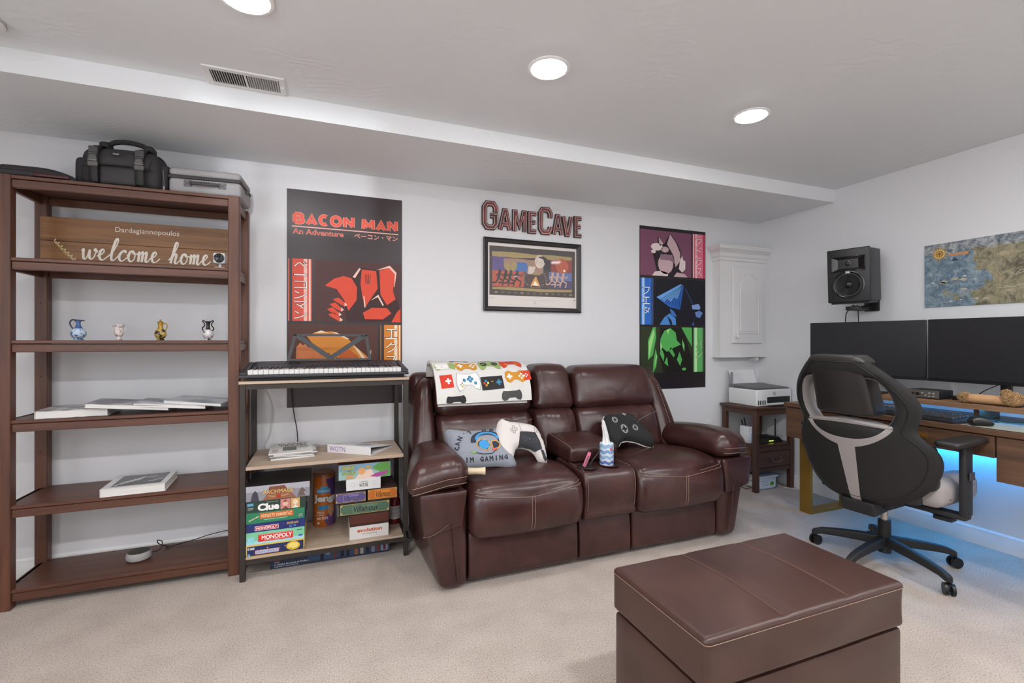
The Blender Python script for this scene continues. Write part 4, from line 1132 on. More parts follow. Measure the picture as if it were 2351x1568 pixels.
MB().rbox(3.18, 3.2, 2.715, 2.735, .05, .07, .003, 1).build('plug', pm('#d6d6d6', .4), t)

# ================================================================== wall cabinet
wc = thing('wall_cabinet', 'white wooden wall cabinet with arched panel door and crown moulding in the corner', 'wall cabinet', (3.09, 2.86, 1.0), world=True)
CW = pm('#dddcdc', .42)
cx0, cx1, cy0 = 2.845, 3.3285, 2.825; cz0, cz1 = .998, 1.765
MB().box(cx0, cx1, cy0, 2.899, cz0, cz1).build('body', CW, wc)
# crown: stepped profile mitred at the left front corner
cp = [(0, 0), (.010, .005), (.010, .025), (.020, .035), (.026, .060), (.044, .078), (.058, .088), (.058, .098), (.062, .102), (.062, .112), (0, .112)]
vs = []; fs = []
rows = []
for (o_, z) in cp:
    rows.append([(cx0 - o_, 2.899, cz1 - .02 + z), (cx0 - o_, cy0 - o_, cz1 - .02 + z), (cx1, cy0 - o_, cz1 - .02 + z)])
mb = MB(); n = len(cp)
vs = [p for r in rows for p in r]
fs = [(i * 3 + k, i * 3 + k + 1, (i + 1) * 3 + k + 1, (i + 1) * 3 + k) for i in range(n - 1) for k in range(2)]
top = [(n - 1) * 3, (n - 1) * 3 + 1, (n - 1) * 3 + 2]
mb.add(vs + [(cx1, 2.899, cz1 - .02 + .112)], fs + [tuple(top + [len(vs)])]); mb.build('crown', CW, wc, 20)
MB().box(cx0 - .006, cx1, cy0 - .006, 2.899, cz0 - .012, cz0 - .0).build('bottom_edge', CW, wc)
# door
dx0, dx1, dz0, dz1 = cx0 + .115, cx1 - .055, 1.10, 1.70
door = MB().rbox(dx0, dx1, cy0 - .020, cy0 - .0004, dz0, dz1, .003, 1).build('door', CW, wc)
ax0, ax1, az0, az1 = dx0 + .055, dx1 - .045, dz0 + .075, dz1 - .10
def arch(x0, x1, z0, z1, rise):
    pts = [(x0, z0), (x1, z0), (x1, z1)]; w_ = x1 - x0
    for i in range(1, 16):
        t = i / 16; x = x1 - w_ * t; s_ = .5 - .5 * math.cos(2 * PI * t)
        pts.append((x, z1 + rise * s_ ** .8))
    pts.append((x0, z1)); return pts
po_ = arch(ax0, ax1, az0, az1, .055); pi_ = arch(ax0 + .022, ax1 - .022, az0 + .022, az1 - .02, .052)
yd = cy0 - .0205
# groove ring then raised field
mb = MB(); n = len(po_)
mb.add([(x, yd, z) for x, z in po_] + [(x * .75 + a * .25, yd + .009, z * .75 + b_ * .25) for (x, z), (a, b_) in zip(po_, pi_)] + [(x, yd - .003, z) for x, z in pi_],
       [(i, (i + 1) % n, n + (i + 1) % n, n + i) for i in range(n)] + [(n + i, n + (i + 1) % n, 2 * n + (i + 1) % n, 2 * n + i) for i in range(n)] + [tuple(2 * n + i for i in t) for t in fill(pi_)])
mb.build('raised_panel', CW, door, 12)
MB().tube([(x, yd - .001, z) for x, z in po_], .0035, 6, True).build('panel_bead', CW, door)
mb = MB(Matrix.Translation((dx0 + .032, cy0 - .020, dz0 + .05)) @ Matrix.Rotation(PI / 2, 4, 'X')); mb.lathe([(.006, 0), (.006, .010), (.014, .016), (.015, .022), (.010, .028), (0, .029)], n=20); mb.build('knob', CW, door)
for z in (1.20, 1.60): MB().rbox(dx1 - .001, dx1 + .006, cy0 - .013, cy0 - .001, z - .018, z + .018, .001, 1).build('hinge', pm('#5c5a58', .4, .5), wc)
MB().box(cx1 - .10, cx1 - .07, cy0 + .004, 2.899, cz0 - .04, cz0 - .012).build('support_block', CW, wc)
# wall outlet beside the end table
t = thing('wall_outlet', 'white electrical outlet on the back wall left of the end table', 'outlet', (2.795, 2.9, .44))
MB().rbox(-.035, .035, -.006, -.0005, -.057, .057, .002, 1).build('plate', WHITE, t)
for z in (-.022, .022): MB().rbox(-.016, .016, -.0085, -.0062, z - .014, z + .014, .004, 2).build('socket', pm('#d0cfce', .4), t)
# ================================================================== posters
def flat(col): return pm(col, .42, spec=.4)
def kata_strip(s, u0, u1, v0, v1, cols, text, tu0, tu1, tv0, tv1, tcol, edge):
    """vertical banner: list of (fraction, colour) stripes, with stacked characters"""
    for a, b_, c in cols: s.rect(u0 + (u1 - u0) * a, u0 + (u1 - u0) * b_, v0, v1, flat(c), 2)
    n = len(text); h = (tv1 - tv0) / n
    for i, chh in enumerate(text):
        vv0 = tv0 + h * i; pad = .1 * h
        if chh in 'ーｰ':
            s.rect(tu0, tu1, vv0 + h * .38, vv0 + h * .62, flat(edge), 3); s.rect(tu0 + .006, tu1 - .006, vv0 + h * .43, vv0 + h * .57, flat(tcol), 4); continue
        s.text(chh, tu0, vv0 + pad, tu1, vv0 + h - pad, flat(edge), 3, .035, res=2)
        s.text(chh, tu0 + .004, vv0 + pad * 1.2, tu1 - .004, vv0 + h - pad * 1.2, flat(tcol), 4, .0, res=2)
INK = '#2c2023'
p1 = thing('poster', 'tall dark poster with red and orange panels titled BACON MAN behind the music keyboard', 'poster', (.1015, 2.8985, .742), world=True)
PX0, PX1, PT, PB = -.214, .417, 1.966, .742
MB().box(PX0, PX1, 2.8972, 2.8992, PB, PT).build('paper', pm('#332629', .34, spec=.5), p1)
s = Sheet(p1, PX1 - PX0, PT - PB, plane_fn((PX0, 2.8972, PT), (1, 0, 0), (0, 0, -1)), .00025)
def arcp(cx, cy, rx, ry, a0, a1, n=14): return [(cx + rx * math.cos(math.radians(a0 + (a1 - a0) * i / n)), cy + ry * math.sin(math.radians(a0 + (a1 - a0) * i / n))) for i in range(n + 1)]
BLK_L = {'B': [[(0, 0), (0, 1)], [(0, 1), (.55, 1)] + arcp(.55, .76, .35, .24, 90, -90, 8) + [(0, .52)], [(0, .52), (.6, .52)] + arcp(.6, .26, .4, .26, 90, -90, 8) + [(0, 0)]],
         'A': [[(0, -.12), (.5, 1), (1, -.12)], [(.2, .22), (.8, .22)]], 'C': [arcp(.55, .5, .55, .5, 52, 308)], 'O': [arcp(.5, .5, .5, .5, 0, 362, 22)],
         'N': [[(0, -.12), (0, 1.05)], [(0, 1), (1, 0)], [(1, -.05), (1, 1.12)]], 'M': [[(0, -.12), (.04, 1.05)], [(.04, 1), (.5, .12)], [(.5, .12), (.96, 1)], [(.96, 1.05), (1, -.12)]]}
def block_text(s, word, u0, u1, v0, v1, wd, mat, z):
    """heavy lettering built from broad strokes"""
    tot = sum({' ': .55, 'M': 1.2, 'O': 1.08, 'C': .92}.get(c, 1.0) for c in word); x = u0
    for k, c in enumerate(word):
        w_ = (u1 - u0) * {' ': .55, 'M': 1.2, 'O': 1.08, 'C': .92}.get(c, 1.0) / tot
        mu, mv = .0108 / s.w, .0108 / s.h
        for j, p in enumerate(BLK_L.get(c, [])):
            s.stroke([(x + mu + (w_ - 2.1 * mu) * a, v1 - mv - (v1 - v0 - 2 * mv) * b_) for a, b_ in p], wd, mat, z + .25 * j)
        x += w_
block_text(s, 'BACON MAN', .046, .963, .103, .160, .0212, flat('#f0a18f'), 1); block_text(s, 'BACON MAN', .046, .963, .103, .160, .0166, flat('#e2553f'), 3.5)
s.stroke([(.04, .1695), (.965, .1705)], .006, flat('#f0b0a2'))
s.text('An Adventure', .046, .179, .471, .204, flat('#efa596'), 1, .03); s.text('An Adventure', .05, .1805, .467, .2025, flat('#d9604d'), 2, .012)
s.text('ベーコン・マン', .563, .182, .959, .205, flat('#ef9d8c'), 1, .02)
s.rect(.228, .99, .317, .603, flat('#4f2d2c')); s.rect(.008, .771, .617, .903, flat('#55322a'))
kata_strip(s, .01, .201, .317, .603, [(0, .05, '#e0614c'), (.17, .66, '#dd5340'), (.66, .81, '#eec0b8'), (.81, .88, '#dd5340'), (.88, .955, '#f2cfc6'), (.955, 1, '#e0614c')], 'ベーコンマン', .052, .170, .322, .598, '#f6e4dc', '#5a2722')
kata_strip(s, .80, .99, .617, .903, [(0, .03, '#d68a3a'), (.17, .67, '#d98427'), (.67, .82, '#f0dcc4'), (.82, .9, '#d98427'), (.9, .95, '#f4e3cd'), (.95, 1, '#d98427')], 'エクスト', .842, .958, .628, .893, '#f8ead8', '#5b3420')
# abstract red facets standing in for the printed figure
R1, R2, R3, DK = flat('#dd4a2f'), flat('#e8674c'), flat('#f4c9bb'), flat('#3a1d1e')
s.poly([(.50, .603), (.47, .50), (.40, .444), (.30, .436), (.39, .40), (.54, .388), (.62, .345), (.76, .350), (.88, .328), (.945, .362), (.92, .45), (.95, .49), (.985, .545), (.985, .603)], DK, 2)
s.poly([(.31, .436), (.39, .402), (.47, .388), (.54, .395), (.59, .44), (.585, .50), (.515, .552), (.475, .50), (.41, .45)], R1, 3)
s.poly([(.63, .352), (.76, .356), (.775, .44), (.70, .50), (.66, .535), (.635, .48), (.62, .42)], R1, 3)
s.poly([(.79, .352), (.88, .338), (.935, .366), (.915, .45), (.94, .49), (.86, .52), (.80, .47)], R1, 3)
s.poly([(.64, .56), (.72, .535), (.86, .535), (.90, .56), (.82, .590), (.66, .59)], R1, 3)
s.poly([(.90, .603), (.95, .555), (.985, .535), (.985, .603)], R1, 3)
for k, (a, b_) in enumerate(((.33, .545), (.35, .522), (.38, .498), (.34, .570))):
    s.poly([(a, b_), (a + .05, b_ - .008), (a + .12, b_ + .026), (a + .10, b_ + .034), (a + .02, b_ + .010)], R1, 3); s.poly([(a + .10, b_ + .014), (a + .125, b_ + .026), (a + .10, b_ + .034)], R3, 4)
for pts in ([(.55, .39), (.61, .345), (.622, .35), (.572, .395)], [(.76, .352), (.885, .326), (.948, .36), (.93, .43), (.925, .43), (.932, .366), (.88, .338)], [(.655, .535), (.645, .48), (.655, .48), (.665, .53)], [(.71, .50), (.78, .47), (.83, .52), (.82, .525), (.775, .482)]): s.poly(pts, R3, 5)
for k in range(4): s.stroke([(.66 + k * .016, .375), (.668 + k * .012, .42)], .003, DK, 5)
# abstract orange facets of the lower panel
O1, O2, O3 = flat('#d98a35'), flat('#c8632f'), flat('#f2d7b8')
s.poly([(.07, .80), (.075, .725), (.11, .70), (.2, .722), (.30, .77), (.33, .80)], flat('#cf7a4a'), 2)
s.poly([(.16, .672), (.23, .656), (.36, .650), (.505, .682), (.60, .733), (.66, .76), (.73, .80), (.34, .80)], O1, 2)
s.poly([(.42, .74), (.52, .735), (.6, .77), (.62, .80), (.44, .80)], O2, 3)
for pts in ([(.22, .658), (.28, .646), (.34, .656), (.27, .658)], [(.36, .65), (.41, .655), (.52, .685), (.5, .687)], [(.55, .715), (.6, .733), (.68, .79), (.65, .79)]): s.poly(pts, O3, 3)
for k in range(7): s.poly([(.10 + .05 * k, .70 + .012 * k), (.16 + .05 * k, .705 + .012 * k), (.13 + .05 * k, .715 + .012 * k)], flat('#6b3524'), 4)
s.poly([(.70, .76), (.716, .735), (.712, .775)], O3, 4)
s.build('print')

p2 = thing('poster', 'tall dark poster with pink, blue and green panels between the framed print and cabinet', 'poster', (2.4575, 2.8985, .753), world=True)
QX0, QX1, QT, QB = 2.146, 2.769, 1.973, .753
MB().box(QX0, QX1, 2.8972, 2.8992, QB, QT).build('paper', pm('#211a1c', .34, spec=.5), p2)
s = Sheet(p2, QX1 - QX0, QT - QB, plane_fn((QX0, 2.8972, QT), (1, 0, 0), (0, 0, -1)), .00025)
s.rect(.006, .775, .021, .300, flat('#7a4a60')); s.rect(.21, .99, .317, .603, flat('#15141f')); s.rect(.008, .785, .617, .900, flat('#2f3822'))
kata_strip(s, .797, .99, .019, .300, [(0, .04, '#e79aa5'), (.04, .10, '#f3d3d3'), (.10, .2, '#d95a76'), (.2, .36, '#f0c9c9'), (.36, .88, '#e0718a'), (.92, 1, '#d6456a')], 'ラドラス', .835, .945, .025, .295, '#f0d3d2', '#b54e63')
kata_strip(s, .012, .203, .317, .602, [(0, .12, '#3f7fd0'), (.12, .30, '#a9cdf3'), (.30, .84, '#2f6cc6'), (.9, .96, '#3a6cb8')], 'フェタ', .035, .15, .365, .545, '#e2eefb', '#173b73')
kata_strip(s, .811, .99, .617, .900, [(0, .10, '#8ed88e'), (.10, .3, '#c5e9b0'), (.3, .80, '#5fb562'), (.88, .92, '#3f8a45')], 'パン', .84, .955, .69, .82, '#b9e3a6', '#2f6a35')
K = flat('#231a22'); A1, A2 = flat('#c8a9ae'), flat('#e3cfcf')
# abstract pale facets
s.poly([(.28, .30), (.24, .26), (.21, .20), (.165, .13), (.27, .115), (.26, .055), (.36, .10), (.446, .03), (.56, .09), (.61, .14), (.62, .18), (.68, .20), (.69, .25), (.64, .275), (.73, .30)], K, 2)
s.poly([(.40, .10), (.446, .036), (.54, .09), (.60, .15), (.60, .20), (.53, .24), (.50, .17)], A1, 3); s.poly([(.275, .062), (.35, .10), (.29, .115)], A1, 3)
s.disc(.25, .122, .055, A2, 3, 20, .028); s.disc(.37, .135, .035, A1, 3, 16, .022); s.disc(.20, .152, .022, A2, 3, 12, .014)
s.disc(.38, .225, .07, A1, 3, 22, .075); s.poly([(.30, .165), (.48, .165), (.52, .22), (.44, .20), (.30, .20)], flat('#8f6f7b'), 4)
s.poly([(.18, .30), (.22, .275), (.32, .268), (.42, .28), (.41, .30)], A2, 3); s.poly([(.50, .30), (.55, .272), (.66, .278), (.72, .30)], A1, 3); s.poly([(.58, .25), (.60, .19), (.63, .165), (.645, .19), (.68, .20), (.68, .25), (.63, .272)], A2, 4)
# straw cone and cloak shapes
s.poly([(.242, .432), (.60, .345), (.655, .355), (.60, .505), (.44, .492)], flat('#2a62b8'), 2); s.poly([(.245, .432), (.61, .345), (.635, .352), (.56, .44), (.5, .43), (.46, .46), (.40, .44), (.36, .46)], flat('#6fa9e6'), 3)
for k in range(9): s.stroke([(.63, .35), (.30 + .035 * k, .448 + .006 * k)], [.0012, .004], flat('#12263f'), 4)
s.poly([(.29, .602), (.36, .555), (.44, .53), (.53, .56), (.54, .602)], flat('#4f8dd6'), 2); s.poly([(.44, .50), (.5, .515), (.55, .55), (.47, .545)], flat('#3f78c4'), 2); s.poly([(.40, .545), (.47, .575), (.48, .602), (.45, .602)], flat('#14203a'), 3)
s.stroke([(.68, .37), (.80, .475)], .004, flat('#3e5fae'), 2); s.poly([(.78, .475), (.89, .465), (.92, .49), (.90, .502), (.79, .50)], flat('#7f9fd8'), 2); s.poly([(.83, .52), (.90, .508), (.955, .522), (.91, .556), (.85, .548)], flat('#6484c4'), 2); s.poly([(.78, .602), (.81, .575), (.82, .602)], flat('#3a58a0'), 2)
# leafy green shapes
G1, G2, G3, GK = flat('#57b25a'), flat('#a6e08a'), flat('#3d7a3e'), flat('#17160f')
s.poly([(.30, .62), (.66, .617), (.70, .70), (.785, .82), (.785, .90), (.35, .90), (.28, .78)], GK, 2)
s.poly([(.36, .64), (.45, .622), (.53, .65), (.55, .70), (.61, .725), (.50, .745), (.40, .77), (.33, .745), (.30, .69)], G1, 3)
s.poly([(.62, .617), (.78, .617), (.785, .74), (.70, .68)], G1, 3)
for pts in ([(.19, .62), (.23, .617), (.24, .68), (.19, .79), (.12, .82), (.12, .70)], [(.23, .75), (.26, .80), (.24, .86), (.19, .905), (.20, .82)], [(.31, .74), (.36, .79), (.35, .83), (.29, .78)], [(.43, .765), (.46, .74), (.52, .79), (.50, .805)], [(.59, .77), (.63, .82), (.60, .86), (.55, .82)], [(.63, .69), (.67, .73), (.665, .77), (.63, .73)], [(.40, .80), (.42, .86), (.36, .84)]): s.poly(pts, G1, 3)
for pts in ([(.20, .63), (.215, .66), (.15, .78), (.13, .81), (.13, .71)], [(.24, .78), (.25, .80), (.21, .88)], [(.39, .635), (.44, .626), (.42, .66)], [(.30, .70), (.33, .74), (.30, .76)], [(.64, .70), (.655, .73), (.65, .76)]): s.poly(pts, G2, 4)
s.disc(.66, .88, .02, G1, 3, 12, .012)
s.build('print')

# ================================================================== lettered sign
gs = thing('lettered_sign', 'dark red cut-out wall sign reading GAMECAVE above the framed print', 'wall sign', (1.29, 2.899, 1.83), world=True)
def ribbon(mb, path, wd, yf, yb=None):
    """flat band with mitred corners along (x, z) points, optionally with depth"""
    P = [V(p) for p in path]; L = []; R = []; n = len(P)
    for i in range(n):
        d0 = (P[i] - P[i - 1]).normalized() if i > 0 else (P[1] - P[0]).normalized()
        d1 = (P[i + 1] - P[i]).normalized() if i < n - 1 else d0
        n0 = V((-d0.y, d0.x)); n1 = V((-d1.y, d1.x)); m_ = (n0 + n1); m_ = m_.normalized() if m_.length > 1e-6 else n0
        k = min(1.5, 1 / max(.3, m_.dot(n0))); e = V((0, 0))
        if i == 0: e = -d1 * wd * .0
        L.append(P[i] + m_ * k * wd / 2); R.append(P[i] - m_ * k * wd / 2)
    q = L + R; fs = [(i, i + 1, n + i + 1, n + i) for i in range(n - 1)]
    if yb is None: mb.add([(p.x, yf, p.y) for p in q], fs)
    else:
        N = len(q)
        sd = [(i, i + 1, N + i + 1, N + i) for i in range(n - 1)] + [(n + i, n + i + 1, N + n + i + 1, N + n + i) for i in range(n - 1)] + [(0, n, N + n, N), (n - 1, 2 * n - 1, N + 2 * n - 1, N + n - 1)]
        mb.add([(p.x, yf, p.y) for p in q] + [(p.x, yb, p.y) for p in q], fs + sd)
LET = {'G': [[(1, .66), (1, .84), (.78, 1), (.22, 1), (0, .84), (0, .16), (.22, 0), (.78, 0), (1, .16), (1, .50), (.52, .50)]],
       'C': [[(1, .66), (1, .84), (.78, 1), (.22, 1), (0, .84), (0, .16), (.22, 0), (.78, 0), (1, .16), (1, .26)]],
       'A': [[(0, -.04), (.42, 1), (.58, 1), (1, -.04)], [(.22, .26), (.78, .26)]], 'V': [[(0, 1.04), (.42, 0), (.58, 0), (1, 1.04)]],
       'M': [[(0, -.06), (0, 1), (.12, 1), (.5, .18), (.88, 1), (1, 1), (1, -.06)]], 'E': [[(1.06, 1), (0, 1), (0, 0), (1.06, 0)], [(0, .52), (.9, .52)]]}
gx = .921; gw = .74
lay = [('G', .000, .150, 1), ('A', .150, .278, 0), ('M', .284, .424, 0), ('E', .434, .532, 0), ('C', .536, .682, 1), ('A', .676, .796, 0), ('V', .776, .896, 0), ('E', .906, 1.0, 0)]
RED_, nt, bb = base_mat('sign_red')
tc = nt.nodes.new('ShaderNodeTexCoord'); nz = nt.nodes.new('ShaderNodeTexNoise'); nz.inputs['Scale'].default_value = 14
nt.links.new(tc.outputs['Object'], nz.inputs['Vector']); cr = nt.nodes.new('ShaderNodeValToRGB')
cr.color_ramp.elements[0].position = .35; cr.color_ramp.elements[0].color = rgb('#4a1f20'); cr.color_ramp.elements[1].position = .7; cr.color_ramp.elements[1].color = rgb('#8a3c3a')
nt.links.new(nz.outputs['Fac'], cr.inputs['Fac']); nt.links.new(cr.outputs['Color'], bb.inputs['Base Color']); bb.inputs['Roughness'].default_value = .45
for (c_, a, b_, big) in lay:
    t_ = .034 if big else .029
    x0, x1 = gx + gw * a + t_ * .5, gx + gw * b_ - t_ * .5; z1 = (2.022 if big else 1.984) - t_ * .5; z0 = 1.835 + t_ * .5
    paths = [[(x0 + (x1 - x0) * u, z0 + (z1 - z0) * v) for u, v in p] for p in LET[c_]]
    mb = MB()
    for k_, p in enumerate(paths): ribbon(mb, p, t_, 2.884 + .0003 * k_, 2.8985)
    L = mb.build('letter', pm('#2a1718', .45), gs, 30)
    for wd, yy, m_, nm in ((t_ * .80, 2.8834, RED_, 'face'), (t_ * .62, 2.8829, pm('#d9c9c4', .5), 'outline'), (t_ * .46, 2.8824, RED_, 'inlay')):
        mb = MB()
        for k_, p in enumerate(paths): ribbon(mb, p, wd, yy - .00015 * k_)
        mb.build(nm, m_, L, 0)

# ================================================================== framed print
fr_ = thing('framed_print', 'black framed sports print with discus thrower and runners above the loveseat', 'framed picture', (1.288, 2.899, 1.31), world=True)
FX0, FX1, FT, FB = .932, 1.644, 1.787, 1.311
FRM = pm('#2a2628', .35, bump=.25, bscale=160)
fw = .030
def mitre(mb, x0, x1, z0, z1, w_, prof):
    """frame of four mitred sides: prof = [(inset, y)]"""
    rows = []
    for ins, y in prof: rows.append([(x0 + ins, y, z0 + ins), (x1 - ins, y, z0 + ins), (x1 - ins, y, z1 - ins), (x0 + ins, y, z1 - ins)])
    for k in range(4):
        k2 = (k + 1) % 4
        vs = [r[k] for r in rows] + [r[k2] for r in rows]; n = len(rows)
        yield vs, [(i, i + 1, n + i + 1, n + i) for i in range(n - 1)]
for vs, fs in mitre(None, FX0, FX1, FB, FT, fw, [(0, 2.8985), (0, 2.880), (.006, 2.876), (.010, 2.880), (.024, 2.884), (fw, 2.889), (fw, 2.8975)]):
    MB().add(vs, fs).build('frame_side', FRM, fr_, 25)
MB().box(FX0 + fw - .002, FX1 - fw + .002, 2.8965, 2.898, FB + fw - .002, FT - fw + .002).build('mount', pm('#dfd6d0', .6), fr_)
s = Sheet(fr_, FX1 - FX0, FT - FB, plane_fn((FX0, 2.8965, FT), (1, 0, 0), (0, 0, -1)), .0003)
AR = dict(bg='#3a302a', gold='#a58f5c', pur='#4b3e63', blue='#3f6fb0', red='#8e3a2c', org='#b8553a', dk='#281f24', skin='#a5836f', lt='#d8c8bc', vio='#5b4b86', brn='#4a3230')
a_ = {k: pm(v, .55, var=.25, vscale=40) for k, v in AR.items()}
s.rect(.06, .943, .105, .78, a_['bg'])
s.poly([(.085, .185), (.3, .175), (.5, .19), (.7, .18), (.908, .19), (.908, .235), (.7, .25), (.5, .24), (.3, .255), (.085, .25)], a_['gold'], 2)
s.rect(.087, .908, .25, .665, a_['brn'], 1.5)
s.rect(.087, .24, .25, .44, a_['vio'], 2); s.rect(.24, .45, .29, .44, a_['blue'], 2); s.poly([(.60, .25), (.908, .24), (.908, .42), (.62, .42)], a_['red'], 2)
s.rect(.60, .68, .25, .42, a_['dk'], 2.5); s.disc(.80, .33, .05, a_['org'], 2.6, 20)
s.rect(.087, .40, .44, .66, a_['org'], 2); s.rect(.66, .908, .42, .54, pm('#5f74a8', .55, var=.3, vscale=30), 2); s.rect(.66, .908, .54, .66, a_['pur'], 2)
s.poly([(.087, .672), (.3, .665), (.6, .675), (.908, .665), (.908, .70), (.6, .715), (.3, .705), (.087, .70)], a_['gold'], 3)
# thrower: discus, arm, shoulder and head, seen as soft shapes
s.disc(.265, .36, .048, a_['gold'], 3, 22, .042)
s.poly([(.19, .30), (.21, .27), (.33, .262), (.47, .272), (.545, .26), (.60, .33), (.60, .45), (.47, .48), (.43, .46), (.44, .36), (.42, .31), (.30, .31), (.22, .345)], a_['skin'], 4)
s.disc(.565, .285, .038, a_['lt'], 5, 20, .045); s.poly([(.54, .22), (.60, .205), (.645, .24), (.64, .31), (.61, .30), (.60, .25)], a_['dk'], 6)
s.poly([(.45, .36), (.52, .36), (.50, .46), (.44, .47)], a_['lt'], 5)
# dark runners on orange at the left, pale runners at the right
def runner(u, v, sc, m, z=5):
    s.disc(u, v - .085 * sc, .009 * sc, m, z, 10)
    s.stroke([(u, v - .07 * sc), (u - .012 * sc, v)], .016 * sc, m, z)
    s.stroke([(u - .012 * sc, v), (u + .03 * sc, v + .03 * sc), (u + .02 * sc, v + .09 * sc)], .009 * sc, m, z)
    s.stroke([(u - .012 * sc, v), (u - .03 * sc, v + .05 * sc), (u - .065 * sc, v + .06 * sc)], .009 * sc, m, z)
    s.stroke([(u, v - .06 * sc), (u - .035 * sc, v - .03 * sc)], .007 * sc, m, z); s.stroke([(u, v - .06 * sc), (u + .03 * sc, v - .035 * sc), (u + .045 * sc, v - .065 * sc)], .007 * sc, m, z)
for u in (.16, .22, .27, .335): runner(u, .545, 1.15, a_['dk'])
for u in (.70, .755, .815): runner(u, .54, 1.1, pm('#c9a592', .55))
s.disc(.825, .395, .009, pm('#ffe9c0', .5), 6, 10)
# emblem: flame in a laurel
s.rect(.43, .60, .47, .67, a_['brn'], 4); s.rect(.49, .57, .445, .475, a_['gold'], 5)
s.poly([(.47, .62), (.50, .54), (.525, .49), (.54, .55), (.565, .62), (.55, .655), (.48, .655)], pm('#e3a24c', .5), 5); s.poly([(.49, .62), (.515, .56), (.535, .60), (.55, .63)], pm('#fff3dc', .5), 6); s.rect(.48, .555, .632, .652, a_['dk'], 7)
for sg in (-1, 1):
    for k in range(7):
        u = .516 + sg * (.075 + .022 * math.sin(k / 6 * PI)); v = .47 + .19 * k / 6
        if sg < 0: u = .516 - (.085 + .02 * math.sin(k / 6 * PI)) + .05 * max(0, k - 4) / 2
        else: u = .516 + (.085 + .02 * math.sin(k / 6 * PI)) - .05 * max(0, k - 4) / 2
        s.poly([(u, v), (u + sg * .016, v - .012), (u + sg * .022, v - .03), (u + sg * .004, v - .016)], pm('#7f8a86', .5), 6)
for k in range(13): s.rect(.11 + k * .064, .14 + k * .064, .728, .752, pm('#8d7a55' if k % 4 == 0 else '#6a5648', .5), 3)
s.stroke([(.065, .822), (.08, .812), (.095, .818), (.105, .808)], .0012, pm('#4a4446', .5), 2); s.rect(.35, .72, .835, .838, pm('#b8aeaa', .6), 2)
s.ring(.515, .872, .008, .0014, pm('#4a4446', .5), 2, 14); s.rect(.925, .94, .81, .822, pm('#55494a', .5), 2)
s.build('print')
gl, nt, b = base_mat('picture_glass'); b.inputs['Base Color'].default_value = (1, 1, 1, 1); b.inputs['Roughness'].default_value = .03; b.inputs['Alpha'].default_value = .06
MB().add([(FX0 + fw - .001, 2.8905, FB + fw - .001), (FX1 - fw + .001, 2.8905, FB + fw - .001), (FX1 - fw + .001, 2.8905, FT - fw + .001), (FX0 + fw - .001, 2.8905, FT - fw + .001)], [(0, 1, 2, 3)]).build('glass', gl, fr_)

